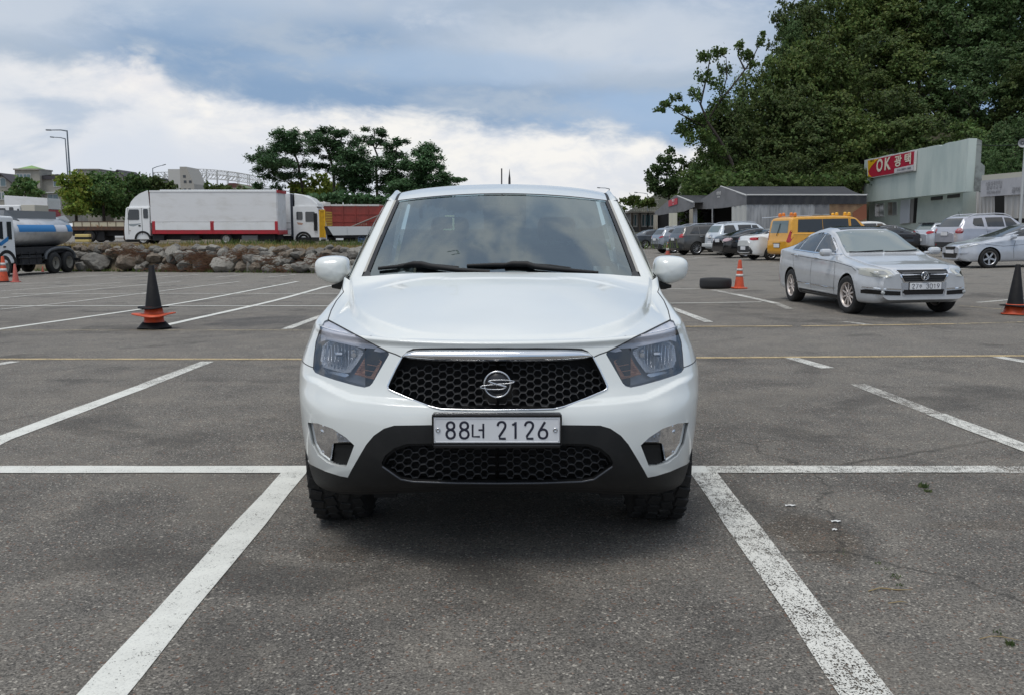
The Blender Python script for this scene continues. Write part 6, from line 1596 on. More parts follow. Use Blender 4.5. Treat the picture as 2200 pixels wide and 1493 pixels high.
# ---- truck with the yellow gate, facing right
D = 67.0; X0 = (690 - 1100) / 2000 * D; zg = at(0, 529, D).z
e = empty('box_truck', (X0, D, zg), 0, 'white box truck facing right with a yellow gate leaning at its nose', 'truck')
def xx(u): return (u - 690) / 2000 * D
def zz_(v): return (529 - v) / 2000 * D
cb = cabover(e, 0, -1, -xx(635), zz_(517), zz_(447), 2.3, (zz_(482), 0)); cb.location = (0, .06, 0)
sidepane(xx(660), xx(680), zz_(478), zz_(457), -.004, M_tgl, 'window', cb); sidepane(xx(641), xx(654), zz_(474), zz_(457), -.004, M_tgl, 'window', cb)
mb = MB(); mb.b2((xx(678), -.12, zz_(497)), (xx(685), .02, zz_(460)), .03); mb.build('mirror', M_blk, cb)
quad(e, [(xx(641), -.005, zz_(479)), (xx(655), -.005, zz_(481)), (xx(652), -.005, zz_(485)), (xx(644), -.005, zz_(484))], mat('faded_decal', (.52, .32, .24), .5), 'decal', cb)
L = [(xx(688), zz_(447)), (xx(684), zz_(439)), (xx(672), zz_(428)), (xx(655), zz_(421)), (xx(636), zz_(418)), (xx(636), zz_(447))]
mb = MB(); mb.add([(a, .18, b) for a, b in L] + [(a, 2.2, b) for a, b in L], [tuple(range(6))[::-1], tuple(range(6, 12))] + [(i, (i + 1) % 6, 6 + (i + 1) % 6, 6 + i) for i in range(6)]); mb.build('wind_deflector', M_tw, e, bevel=.06)
mb = MB(); mb.b2((xx(560), 0, zz_(506)), (xx(629), 2.42, zz_(418)), .03); bx = mb.build('cargo_box', M_tbox, e)
mb = MB(); mb.b2((xx(628), .05, zz_(510)), (xx(634), 2.3, zz_(420))); mb.build('box_bulkhead', mat('blue_black_bulkhead', (.03, .035, .05), .5), e)
for v in (481, 494): quad(e, [(xx(600), -.012, zz_(v)), (xx(629), -.012, zz_(v)), (xx(629), -.012, zz_(v - .9)), (xx(600), -.012, zz_(v - .9))], M_seam, 'panel_gap', bx)
mb = MB(); mb.b2((xx(560), .3, zz_(520)), (xx(690), 2.0, zz_(508))); mb.b2((xx(640), .02, zz_(520)), (xx(688), 2.3, zz_(511))); mb.b2((xx(602), -.02, zz_(515)), (xx(630), .06, zz_(512))); mb.build('chassis', M_tdk, e)
mb = MB(); mb.prism([(xx(655) + .58 * math.cos(t), zz_(516) + .58 * math.sin(t)) for t in np.linspace(PI, 0, 14)] + [(xx(655) + .44 * math.cos(t), zz_(516) + .44 * math.sin(t)) for t in np.linspace(0, PI, 14)], -.4, Matrix.Rotation(PI / 2, 4, 'X')); mb.build('mudguard', M_blk, e)
for u in (655, 585):
    for y in (.2, 2.0): twheel(e, xx(u), y, .43, .43, .28, M_alloy)
# ---- yellow gate frame
D = 65.5; M_yg = mat('gate_yellow', (.78, .45, .01), .5, var=(5, (.62, .34, .02), .4, .7))
e = empty('yellow_gate', at(700, 515, D), 0, 'yellow slatted gate panel standing between the white truck and red container', 'gate')
def xx(u): return (u - 700) / 2000 * D
def zz_(v): return (515 - v) / 2000 * D
mb = MB(); mb.b2((xx(687), -.05, zz_(512)), (xx(689), .05, zz_(453))); mb.b2((xx(698), -.05, zz_(512)), (xx(700), .05, zz_(455))); mb.b2((xx(687), -.05, zz_(454.5)), (xx(700), .05, zz_(452.5)))
for k in range(6): mb.b2((xx(689 + k * 1.6), -.02, zz_(511)), (xx(690.1 + k * 1.6), .02, zz_(454)))
mb.b2((xx(688), .03, zz_(511)), (xx(699), .05, zz_(455))); mb.build('gate_leaf', M_yg, e)
mb = MB()
for k in range(7): mb.b2((xx(700 + k * 2), -.03 + .05 * k, zz_(487)), (xx(700.7 + k * 2), .0 + .05 * k, zz_(456 + k * .3)))
for k in range(6): mb.box((xx(706.5), .13, zz_(458 + k * 5.5)), (xx(713) - xx(700), .03, .05), Matrix.Rotation(math.atan2(.30, xx(713) - xx(700)), 3, 'Z'))
mb.build('gate_leaf', mat('gate_yellow_mesh', (.60, .42, .06), .6), e)
# ---- red dump container
D = 70.0; X0 = (690 - 1100) / 2000 * D
e = empty('dump_container', at(690, 516, D), 0, 'rust red steel dump container with white top rail behind the trucks', 'container')
def xx(u): return (u - 690) / 2000 * D
def zz_(v): return (516 - v) / 2000 * D
M_cr = mat('container_red', (.30, .05, .038), .6, var=(1.2, (.21, .04, .032), .4, .7))
mb = MB(); mb.b2((xx(686), 0, zz_(505)), (xx(840), 2.4, zz_(444)))
for u in (688, 711, 737, 764, 791, 818): mb.b2((xx(u), -.05, zz_(505)), (xx(u + 1.6), .02, zz_(444)))
for v in (462, 478): mb.b2((xx(686), -.03, zz_(v + 1)), (xx(840), .02, zz_(v - .6)))
mb.build('steel_body', M_cr, e); mb = MB(); mb.b2((xx(684), -.04, zz_(445)), (xx(815), 2.44, zz_(441.2))); mb.b2((xx(680), .3, zz_(446)), (xx(700), 2.2, zz_(436)), .05); mb.build('top_rail', mat('rail_white', (.60, .58, .55), .6), e)
mb = MB(); mb.b2((xx(690), .2, 0), (xx(840), 2.2, zz_(505))); mb.build('skid', M_tdk, e)
mb = MB(); mb.tube([(xx(755), -.25, zz_(489)), (xx(822), -.25, zz_(462))], .05, 8); mb.build('strut', mat('grey_pole', (.24, .21, .19), .6), e)
tag_o = text_mesh('\uc0b0\uc5c5', .42, Matrix.Translation((xx(779), -.06, zz_(486))) @ Matrix.Rotation(PI / 2, 4, 'X'), .01); MB().add(*tag_o).build('lettering', mat('faded_cream', (.42, .25, .20), .7), e)
# ---- white flatbed
D = 62.0
e = empty('flatbed_truck', at(700, 529, D), 0, 'white low sided flatbed in front of the red container, cut by the pickup', 'truck')
def xx(u): return (u - 700) / 2000 * D
def zz_(v): return (529 - v) / 2000 * D
P = [(xx(704), zz_(488)), (xx(850), zz_(488)), (xx(850), zz_(505)), (xx(716), zz_(507))]
mb = MB(); mb.prism(P, .06, Matrix.Translation((0, .06, 0)) @ Matrix.Rotation(PI / 2, 4, 'X')); 
for u in (745, 790, 830): mb.b2((xx(u), -.03, zz_(506)), (xx(u + 1), .0, zz_(489)))
mb.build('drop_side', mat('bed_white', (.56, .58, .59), .5), e)
mb = MB(); mb.prism([(xx(697), zz_(488)), (xx(704), zz_(488)), (xx(718), zz_(512)), (xx(703), zz_(514))], 2.2, Matrix.Translation((0, 2.3, 0)) @ Matrix.Rotation(PI / 2, 4, 'X')); mb.b2((xx(704), .1, zz_(512)), (xx(850), 2.3, zz_(506))); mb.b2((xx(704), .4, zz_(521)), (xx(850), 2.0, zz_(510))); mb.build('chassis', M_tdk, e)
mb = MB(); mb.b2((xx(722), -.0, zz_(517)), (xx(738), .05, zz_(513))); mb.build('number_plate', M_plate, e)
for u in (776, 822): twheel(e, xx(u), .2, .42, .42, .28, mat('rim_blue', (.10, .16, .26), .5))
# ---- old cream flatbed
D = 68.0
e = empty('flatbed_truck', at(155, 522, D), 0, 'old rusty flatbed with cream side boards behind the tanker truck', 'truck')
def xx(u): return (u - 155) / 2000 * D
def zz_(v): return (522 - v) / 2000 * D
M_cream = mat('rusty_cream', (.58, .52, .38), .6, var=(3, (.28, .13, .05), .56, .68)); M_rust = mat('rusty_frame', (.085, .05, .035), .8, var=(3, (.16, .07, .035), .45, .7))
mb = MB(); mb.b2((xx(158), 0, zz_(488)), (xx(268), .06, zz_(478)))
mb.build('side_board', M_cream, e); mb = MB()
for k in range(7): mb.b2((xx(160 + k * 18), -.03, zz_(488)), (xx(161 + k * 18), .0, zz_(477)))
mb.b2((xx(150), -.02, zz_(496)), (xx(272), 2.3, zz_(488))); mb.b2((xx(158), -.02, zz_(478.6)), (xx(268), .04, zz_(477))); mb.b2((xx(262), .3, zz_(516)), (xx(270), 2.0, zz_(488))); mb.build('bed_frame', M_rust, e)
mb = MB(); mb.b2((xx(150), .5, zz_(508)), (xx(262), 1.9, zz_(496))); mb.b2((xx(205), .2, zz_(518)), (xx(222), 2.0, zz_(498))); mb.build('chassis', M_tdk, e)
for u in (191,):
    for y in (.2, 2.0): twheel(e, xx(u), y, zz_(508.5), .46, .28, mat('rim_brown', (.12, .09, .08), .8))
mb = MB(); mb.tube([(xx(191) + .60 * math.cos(t), .1, zz_(509) + .60 * math.sin(t)) for t in np.linspace(.3, PI - .3, 12)], .05, 6); mb.build('mudguard', M_blk, e)
# ---- small white van glimpsed under the flatbed, blocks
D = 76.0
e = empty('white_van', at(225, 520, D), 0, 'low white vehicle glimpsed under the old flatbed truck', 'van')
mb = MB(); mb.prism([(0, .25), (2.3, .25), (2.3, .62), (1.7, .72), (1.2, 1.0), (0, 1.0)], 1.6, Matrix.Translation((0, 1.7, 0)) @ Matrix.Rotation(PI / 2, 4, 'X')); mb.build('body', M_tw, e, bevel=.08)
for x in (.5, 1.8): twheel(e, x, .1, .28, .28, .2)
e = empty('concrete_barrier', at(178, 521, 66.0), 0, 'yellow and black striped block beside the tanker truck', 'barrier'); mb = MB(); mb.b2((-.55, 0, 0), (.45, .4, .55), .04); mb.build('block', mat('barrier_yellow', (.62, .48, .18), .7), e); mb = MB(); mb.b2((-.56, -.01, .20), (.46, .41, .36)); mb.build('stripe', M_blk, e)
# ---- tanker
H_ = RD(-175); LT = 7.6
g = gp(133, 587); R = Matrix.Rotation(PI - H_, 3, 'Z'); o_ = R @ Vector((1.10, 5.75, 0)); loc = Vector((g.x - o_.x, g.y - o_.y, g.z))
e = empty('tanker_truck', loc, 0, 'silver tanker truck with blue stripe parked at the left edge', 'tanker truck'); e.rotation_euler = (0, 0, PI - H_)
M_tank = mat('tank_aluminium', (.62, .63, .64), .36, metal=.55, var=(2, (.50, .50, .50), .4, .7)); M_tstripe = mat('tank_stripe_blue', (.03, .22, .52), .4)
TA, TB, TZ = 1.16, .74, 2.05
def tk(y, a, k=1.0): return Vector((TA * k * math.cos(a), y, TZ + TB * k * math.sin(a)))
mb = MB(); Y0, Y1 = 2.35, 6.85; prof = [(Y0 - .28, .0), (Y0 - .26, .35), (Y0 - .20, .65), (Y0 - .10, .88), (Y0, 1.0), (Y1, 1.0), (Y1 + .08, .9), (Y1 + .16, .6), (Y1 + .2, 0)]
V = [tk(y, 2 * PI * i / 40, k) for y, k in prof for i in range(40)]; F = [(j * 40 + i, j * 40 + (i + 1) % 40, (j + 1) * 40 + (i + 1) % 40, (j + 1) * 40 + i) for j in range(len(prof) - 1) for i in range(40)]
mb.add(V, F, True); tank = mb.build('tank', M_tank, e)
for sx in (1, -1):
    for y0, y1, m, nm in ((Y0 + .05, 5.35, M_tstripe, 'stripe'), (6.40, Y1 - .03, M_tstripe, 'stripe'), (5.38, 6.37, mat('stripe_white_panel', (.66, .67, .70), .4), 'stripe_panel')):
        mb = MB(); mb.grid(lambda i, j: Vector((sx * 1.004 * TA * math.cos(-.02 + .46 * j), y0 + (y1 - y0) * i, TZ + TB * 1.004 * math.sin(-.02 + .46 * j))), 6, 8); mb.build(nm, m, tank)
mb = MB()
for sx in (1, -1):
    mb.b2((sx * .60, Y0 - .1, TZ + .60), (sx * .64, 6.3, TZ + .98)); mb.add([(sx * .62, Y0 - .15, TZ + .98), (sx * .62, Y0 + .75, TZ + .58), (sx * .9, Y0 + .55, TZ + .50), (sx * .62, Y0 - .2, TZ + .60)], [(0, 1, 2, 3)]); mb.add([(sx * .62, 6.3, TZ + .70), (sx * .62, 7.1, TZ + .80), (sx * 1.0, 6.9, TZ + .52), (sx * 1.0, 6.75, TZ + .46)], [(0, 1, 2, 3)])
mb.b2((-.64, Y0 - .1, TZ + .60), (.64, Y0 - .06, TZ + .98)); mb.cyl((0, 3.5, TZ + .6), (0, 3.5, TZ + .98), .25); mb.build('top_walkway', mat('walkway_grey', (.26, .27, .28), .5, metal=.3), tank)
mb = MB(); mb.prism([(0, .62), (-.02, 1.3), (.05, 1.75), (.22, 2.62), (.36, 2.78), (2.0, 2.74), (2.05, .62)], 2.36, Matrix.Translation((1.18, 0, 0)) @ Matrix(((0, 0, -1, 0), (1, 0, 0, 0), (0, 1, 0, 0), (0, 0, 0, 1)))); cb = mb.build('cab', M_tw, e, bevel=.08)
for sx in (1, -1):
    mb = MB(); mb.add([(sx * 1.195, .28, 1.78), (sx * 1.195, 1.15, 1.72), (sx * 1.195, 1.15, 2.5), (sx * 1.195, .42, 2.5)], [(0, 1, 2, 3)]); mb.add([(sx * 1.195, 1.45, 1.70), (sx * 1.195, 1.78, 1.70), (sx * 1.195, 1.78, 2.5), (sx * 1.195, 1.45, 2.5)], [(0, 1, 2, 3)]); mb.build('window', M_tgl, cb)
    mb = MB(); mb.add([(sx * 1.197, .35, 1.0), (sx * 1.197, .60, 1.05), (sx * 1.197, .72, 1.5), (sx * 1.197, 1.5, 1.85), (sx * 1.197, 1.5, 1.65), (sx * 1.197, .95, 1.42), (sx * 1.197, .85, 1.7), (sx * 1.197, .5, 1.66)], [(0, 1, 2, 7), (2, 5, 6, 7), (2, 3, 4, 5)]); mb.build('door_stripe', M_tstripe, cb)
    mb = MB(); mb.box((sx * 1.32, .10, 2.2), (.10, .10, .46), None, .03); mb.tube([(sx * 1.15, .25, 2.5), (sx * 1.32, .1, 2.5), (sx * 1.32, .1, 1.8)], .02, 6); mb.build('mirror', M_blk, cb)
    mb = MB(); mb.box((sx * 1.2, 1.2, 1.38), (.03, .16, .06)); mb.build('handle', M_blk, cb)
    for y in (1.15, 5.15, 6.35):
        T = Matrix.Translation((sx * 1.04, y, .52)) @ Matrix.Rotation(sx * PI / 2, 4, 'Y'); m2 = MB(); r = .52; w = .30
        m2.lathe([(r * .58, -w * .5), (r * .9, -w * .5), (r, -w * .35), (r, w * .35), (r * .9, w * .5), (r * .58, w * .5)], 32, T); wo = m2.build('wheel', M_rub, e)
        m2 = MB(); k = 1 if y < 2 else -1; m2.lathe([(0, w * .42 * max(k, .0) + .02), (r * .20, w * .42 * max(k, 0) + .02), (r * .24, w * .1), (r * .42, w * .1 * k), (r * .52, w * .42), (r * .60, w * .5)], 26, T); m2.build('rim', mat('dusty_rim', (.22, .21, .18), .7, var=(6, (.14, .12, .09), .4, .7)), wo)
    mb = MB(); mb.tube([(sx * 1.06, 5.75 + 1.28 * math.cos(t), .62 + .62 * math.sin(t) ** .6) for t in np.linspace(.05, PI - .05, 16)], .09, 6); mb.build('mudguard', mat('mudguard_grey', (.10, .105, .11), .5), e)
    mb = MB(); mb.prism([(1.30 + .72 * math.cos(t), .52 + .72 * math.sin(t)) for t in np.linspace(0, PI, 14)] + [(1.30 + .58 * math.cos(t), .52 + .58 * math.sin(t)) for t in np.linspace(PI, 0, 14)], .32 * sx, Matrix.Translation((sx * .89, 0, 0)) @ Matrix(((0, 0, 1, 0), (1, 0, 0, 0), (0, 1, 0, 0), (0, 0, 0, 1)))); mb.build('cab_mudguard', M_blk, e)
mb = MB(); mb.b2((-.55, .3, .70), (-.35, 7.4, .98)); mb.b2((.35, .3, .70), (.55, 7.4, .98)); mb.b2((-1.0, 2.3, 1.0), (1.0, 6.9, 1.32)); mb.b2((.5, 2.5, .55), (1.05, 4.2, .95)); mb.b2((-1.05, 2.5, .55), (-.5, 4.2, .95)); mb.b2((-1.1, 7.3, .55), (1.1, 7.5, .70)); mb.b2((-1.1, .05, .40), (1.1, .3, .8)); mb.b2((-1.05, 5.0, .45), (1.05, 6.5, .60))
for y in (2.6, 3.2, 3.8): mb.cyl((1.06, y, .5), (1.06, y, 1.1), .025)
mb.tube([(1.08, 2.3, .55), (1.08, 4.4, .50)], .03, 6); mb.tube([(1.08, 2.3, .85), (1.08, 4.4, .82)], .025, 6); mb.build('chassis', M_tdk, e)
# ---- trucks far left behind the tanker
D = 74.0
e = empty('box_truck', at(0, 500, D), 0, 'white cab truck with a pale load box at the far left behind the tanker', 'truck')
def xx(u): return u / 2000 * D
def zz_(v): return (500 - v) / 2000 * D
mb = MB(); mb.b2((xx(-25), 0, zz_(490)), (xx(46), 2.3, zz_(442.5)), .08); cb = mb.build('cab', M_tw, e)
sidepane(xx(0), xx(15), zz_(457), zz_(449), -.01, M_tgl, 'window', cb); sidepane(xx(23), xx(32), zz_(458), zz_(447), -.01, M_tgl, 'window', cb); sidepane(xx(40), xx(44), zz_(458), zz_(450), -.01, M_tgl, 'window', cb)
mb = MB(); mb.b2((xx(47), .1, zz_(490)), (xx(76), 2.3, zz_(442)), .02); mb.build('load_box', mat('beige_box', (.55, .52, .44), .7), e)
for u in (-5, 60): twheel(e, xx(u), .2, .4, .4, .28)
D = 82.0
e = empty('container_truck', at(14, 500, D), 0, 'white shipping box with red lower band at the far left', 'container')
def xx(u): return (u - 14) / 2000 * D
def zz_(v): return (500 - v) / 2000 * D
mb = MB(); mb.prism([(xx(14), zz_(450)), (xx(105), zz_(452)), (xx(105), zz_(428)), (xx(14), zz_(422))], 2.4, Matrix.Translation((0, 2.4, 0)) @ Matrix.Rotation(PI / 2, 4, 'X')); mb.build('cargo_box', M_tbox, e)
mb = MB(); mb.b2((xx(74), .1, zz_(490)), (xx(105), 2.3, zz_(451))); mb.build('red_base', M_tred, e); mb = MB(); mb.b2((xx(14), .3, zz_(500)), (xx(74), 2.1, zz_(450))); mb.build('chassis', M_tdk, e)
# ================================================================== buildings and street furniture on the left
M_stone = mat('beige_stone_wall', (.36, .34, .29), .8, var=(.5, (.27, .255, .22), .35, .7)); M_roofd = mat('dark_tile_roof', (.055, .05, .055), .7); M_pane = mat('blue_window_pane', (.10, .16, .18), .08, spec=.8); M_frw = mat('window_frame_white', (.50, .50, .48), .6); M_groof = mat('green_copper_roof', (.22, .36, .12), .6); M_tile = mat('red_tile_roof', (.16, .055, .045), .7)
def bld(name, u, v, D, label, cat='building', group=None):
    e = empty(name, at(u, v, D), 0, label, cat, group)
    return e, (lambda q: (q - u) / 2000 * D), (lambda q: (v - q) / 2000 * D)
def win(e, x0, x1, z0, z1, y=-.02, arch=False, m=M_pane):
    mb = MB(); mb.b2((x0 - .12, y - .06, z0 - .12), (x1 + .12, y + .03, z1 + .12)); f = mb.build('window', M_frw, e)
    if arch:
        n = [(x0, z0), (x1, z0)] + [((x0 + x1) / 2 + (x1 - x0) / 2 * math.cos(t), z1 - (x1 - x0) / 2 + (x1 - x0) / 2 * math.sin(t)) for t in np.linspace(0, PI, 9)]
        mb = MB(); mb.prism(n, .03, Matrix.Translation((0, y - .05, 0)) @ Matrix.Rotation(PI / 2, 4, 'X')); mb.build('pane', m, f)
    else:
        xm = (x0 + x1) / 2; mb = MB(); mb.b2((x0, y - .08, z0), (xm - .05, y - .02, z1)); mb.b2((xm + .05, y - .08, z0), (x1, y - .02, z1)); mb.build('pane', m, f)
    return f
def gable(e, x0, x1, ze, zr, dep, m, ov=.4, name='roof', y0=0):
    xm = (x0 + x1) / 2; mb = MB()
    for s in (-1, 1):
        xe = x0 - ov if s < 0 else x1 + ov; ze2 = ze - ov * (zr - ze) / (xm - x0)
        mb.add([(xe, y0 - ov, ze2), (xm, y0 - ov, zr), (xm, y0 + dep, zr), (xe, y0 + dep, ze2), (xe, y0 - ov, ze2 + .25), (xm, y0 - ov, zr + .25), (xm, y0 + dep, zr + .25), (xe, y0 + dep, ze2 + .25)], [(0, 1, 2, 3), (4, 5, 6, 7), (0, 1, 5, 4), (0, 3, 7, 4)])
    return mb.build(name, m, e)
D = 150
e, X, Z = bld('villa', 0, 480, D, 'beige stone villa with a round window gable at the far left')
mb = MB(); mb.b2((X(-40), 0, 0), (X(30), 10, Z(395))); mb.add([(X(-10), 0, Z(395)), (X(30), 0, Z(395)), (X(10), 0, Z(379))], [(0, 1, 2)]); mb.build('wall', M_stone, e); gable(e, X(-10), X(30), Z(395), Z(378.5), 10, M_roofd)
win(e, X(8), X(18), Z(402), Z(386), arch=True); win(e, X(-2), X(6), Z(430), Z(416)); win(e, X(9), X(14), Z(430), Z(416))
e, X, Z = bld('tower_house', 38, 480, D - 3, 'stone house with square tower and green pyramid roof, far left', 'house')
mb = MB(); mb.b2((X(39), 0, 0), (X(91), 4, Z(369))); mb.b2((X(38), -.3, Z(369)), (X(91.5), 4.3, Z(366))); mb.build('wall', M_stone, e)
mb = MB(); a, b, c = (X(44), 0, Z(366)), (X(86), 0, Z(366)), ((X(44) + X(86)) / 2, 1.6, Z(358)); mb.add([a, b, (b[0], 3.4, b[2]), (a[0], 3.4, a[2]), c], [(0, 1, 4), (1, 2, 4), (2, 3, 4), (3, 0, 4)]); mb.build('roof', M_groof, e)
win(e, X(43), X(55), Z(394), Z(378)); win(e, X(58), X(71), Z(394), Z(378))
mb = MB(); mb.b2((X(84), 1, 0), (X(133), 9, Z(388))); wg = mb.build('wing', M_stone, e)
mb = MB(); mb.add([(X(92), .6, Z(380)), (X(112), .6, Z(380)), (X(125), .6, Z(377)), (X(137), .6, Z(384)), (X(137), .6, Z(388)), (X(92), .6, Z(388))], [(0, 1, 2, 3, 4, 5)]); mb.add([(X(92), .6, Z(380)), (X(125), .6, Z(377)), (X(137), .6, Z(384)), (X(137), 9, Z(384)), (X(125), 9, Z(377)), (X(92), 9, Z(380))], [(0, 1, 4, 5), (1, 2, 3, 4)]); mb.build('roof', M_roofd, e)
win(e, X(114), X(124), Z(402), Z(389), .98); win(e, X(100), X(121), Z(432), Z(420), .98); win(e, X(100), X(121), Z(446), Z(436), .98)
for v in (417, 434): MB().b2((X(86), .2, Z(v)), (X(124), 1.0, Z(v - 2.2))).build('balcony', M_frw, e)
e, X, Z = bld('house', 173, 480, 165, 'flat roofed beige house behind the roadside trees', 'house'); mb = MB(); mb.b2((X(173), 0, 0), (X(218), 8, Z(368))); mb.b2((X(172), -.2, Z(368.5)), (X(219), 8, Z(366.4))); mb.build('wall', M_stone, e)
e, X, Z = bld('house', 245, 480, 165, 'gabled house with long dark roof behind the roadside trees', 'house'); mb = MB(); mb.b2((X(245), 0, 0), (X(272), 8, Z(383))); mb.add([(X(246), 0, Z(383)), (X(272), 0, Z(383)), (X(259), 0, Z(372))], [(0, 1, 2)]); mb.b2((X(272), .5, 0), (X(335), 8, Z(388))); mb.build('wall', M_stone, e); gable(e, X(246), X(272), Z(383), Z(371), 8, M_roofd); mb = MB(); mb.b2((X(270), .0, Z(388)), (X(338), 8, Z(384))); mb.build('flat_roof', M_roofd, e)
e, X, Z = bld('concrete_tower', 365, 480, 150, 'white concrete stair tower with slanted side and small square windows', 'building')
mb = MB(); mb.b2((X(366), 0, 0), (X(391), 6, Z(367))); mb.build('wall', mat('tower_white', (.52, .51, .48), .8), e)
mb = MB(); mb.prism([(X(391), 0), (X(421), 0), (X(420), Z(398)), (X(405), Z(362)), (X(391), Z(362))], 6, Matrix.Translation((0, 6, 0)) @ Matrix.Rotation(PI / 2, 4, 'X')); mb.build('stair_wall', mat('tower_beige', (.40, .38, .34), .8), e)
for (u, v) in ((400, 382), (401, 393), (412, 393), (400, 410), (410, 410)): MB().b2((X(u - 2.5), -.05, Z(v + 2.6)), (X(u + 3), .05, Z(v - 2.4))).build('window', M_tgl, e)
e, X, Z = bld('truss_arch', 335, 480, 180, 'pale lattice steel arch roof rising behind the stair tower', 'steel structure')
mb = MB(); top = lambda u: 366.5 + .00075 * (u - 410) ** 2 if u > 410 else 374 - (u - 335) * .03
for a in range(0, 2):
    y = a * 6.0; us = np.linspace(335, 560, 31)
    for i in range(30):
        for k0, k1 in ((0, 0), (9, 9), (18, 18)): mb.tube([(X(us[i]), y, Z(top(us[i]) + k0)), (X(us[i + 1]), y, Z(top(us[i + 1]) + k1))], .08, 4)
        mb.tube([(X(us[i]), y, Z(top(us[i]))), (X(us[i + 1]), y, Z(top(us[i + 1]) + 9))], .06, 4); mb.tube([(X(us[i]), y, Z(top(us[i]) + 18)), (X(us[i + 1]), y, Z(top(us[i + 1]) + 9))], .06, 4)
        if i % 3 == 0: mb.tube([(X(us[i]), y, Z(top(us[i]))), (X(us[i]), y, Z(420))], .09, 4)
mb.build('lattice', mat('truss_white', (.50, .50, .48), .6), e); mb = MB(); mb.b2((X(330), 3, 0), (X(560), 8, Z(404))); mb.build('base_hall', mat('pale_hall', (.50, .50, .48), .8), e)
e, X, Z = bld('house', 478, 480, 140, 'small house with green and dark red roof behind the box truck', 'house'); mb = MB(); mb.b2((X(486), 0, 0), (X(528), 8, Z(406))); mb.build('wall', M_stone, e); mb = MB(); mb.prism([(X(482), Z(406)), (X(531), Z(406)), (X(508), Z(396)), (X(495), Z(396))], 8, Matrix.Translation((0, 8, 0)) @ Matrix.Rotation(PI / 2, 4, 'X')); mb.build('roof', mat('green_brown_roof', (.12, .17, .08), .7, var=(.4, (.12, .05, .04), .45, .55)), e)
# church spires far behind the pickup
e, X, Z = bld('church', 1085, 480, 260, 'distant dark church spires standing behind the pickup roof', 'church')
mb = MB(); mb.b2((X(1040), 0, -12), (X(1130), 14, Z(410))); mb.build('wall', M_stone, e)
mb = MB(); mb.b2((X(1076.5), 1, Z(410)), (X(1079.3), 1.5, Z(365))); mb.build('chimney', mat('spire_dark', (.05, .05, .055), .8), e); mb = MB(); mb.lathe([(.36, Z(411)), (.30, Z(386)), (.16, Z(378)), (.03, Z(366))], 8, Matrix.Translation((X(1094.5), 1, 0))); mb.build('spire', MATS['spire_dark'], e)
# lamps
M_lp = mat('lamp_post_grey', (.16, .19, .22), .5)
def lamp(base, toppt, tip, D, label, r=.09, head=.6):
    b = at(*base, D); t = at(*toppt, D); h = at(*tip, D); e = empty('street_lamp', b, 0, label, 'street lamp', 'street lamps along the road'); t = t - b; h = h - b
    MB().cyl((0, 0, 0), t, r, r * .55, 10).build('pole', M_lp, e); d = (h - t); k = t + d * .8
    MB().tube([t - Vector((0, 0, .05)), t + d * .3 + Vector((0, 0, .03)), k], [r * .6, r * .5, r * .4], 8).build('arm', M_lp, e)
    mb = MB(); mb.box(t + d * .88, (d.length * .26, .22, .12), Matrix.Rotation(-math.atan2(d.z, d.x) if d.x > 0 else -math.atan2(-d.z, -d.x), 3, 'Y'), .05); mb.build('lamp_head', mat('lamp_head_grey', (.12, .14, .16), .5), e)
lamp((155, 450), (144, 281), (99, 280), 88, 'tall grey street lamp with single arm, left of two near the tanker', .11)
lamp((151, 450), (140, 298), (108, 295), 104, 'slightly shorter street lamp right behind the tall grey lamp', .10)
lamp((329, 420), (328, 362), (356, 354), 150, 'street lamp with rising arm above the roadside trees', .11)
lamp((523, 440), (523, 420), (521, 343), 150, 'thin lamp behind the left pine', .06) if False else None
lamp((1309, 480), (1309, 406), (1283, 404), 120, 'street lamp beside the right corner of the pickup roof', .09)
lamp((1361, 480), (1361, 409), (1361.5, 407), 110, 'thin bare pole beside the small tree on the right', .05) if False else None
lamp((1392, 470), (1391, 417), (1363, 414), 130, 'small street lamp in front of the tree left of the tents', .07)

# ================================================================== tents and workshop on the right
M_tent = mat('grey_tent_canvas', (.20, .20, .205), .8, var=(1.2, (.155, .155, .16), .35, .7), bump=(3.0, .5, (1, 1, .25))); M_tdark = mat('black_tent_roof', (.030, .031, .036), .75, var=(1, (.05, .05, .05), .45, .75)); M_twall = mat('pale_tent_wall', (.40, .405, .41), .75, var=(2.5, (.22, .225, .23), .35, .7, (1, 1, .2)), bump=(5, .5, (1, 1, .1)))
M_curt = mat('white_curtain', (.50, .50, .47), .8, bump=(7, .7, (1, 1, .12))); M_brownw = mat('brown_plywood', (.24, .155, .085), .8, var=(1.5, (.17, .10, .06), .4, .7))
def V3(u, v, d): return at(u, v, d)
class Wall:
    """vertical plane through two ground-plan points; maps photo points onto it"""
    def __init__(s, a, b): s.a = Vector((a[0], a[1], 0)); s.b = Vector((b[0], b[1], 0)); s.t = (s.b - s.a).normalized(); n = Vector((s.t.y, -s.t.x, 0)); s.n = n if n.dot(-s.a) > 0 else -n
    def p(s, u, v, off=0.0):
        r = rdir(u, v); q = s.a + s.n * off; k = (q.x * s.n.x + q.y * s.n.y) / (r.x * s.n.x + r.y * s.n.y); return Vector((r.x * k, r.y * k, CAMZ + r.z * k))
    def slab(s, poly, th, off=0.0):
        """prism from photo outline: front face at off, thickness th behind"""
        A = [s.p(u, v, off) for u, v in poly]; B = [q - s.n * th for q in A]; n = len(A)
        return MB().add(A + B, [tuple(range(n)), tuple(range(n, 2 * n))[::-1]] + [(i, (i + 1) % n, n + (i + 1) % n, n + i) for i in range(n)])
def xd(u, d): return ((u - 1100) / 2000 * d * 1.0, d)
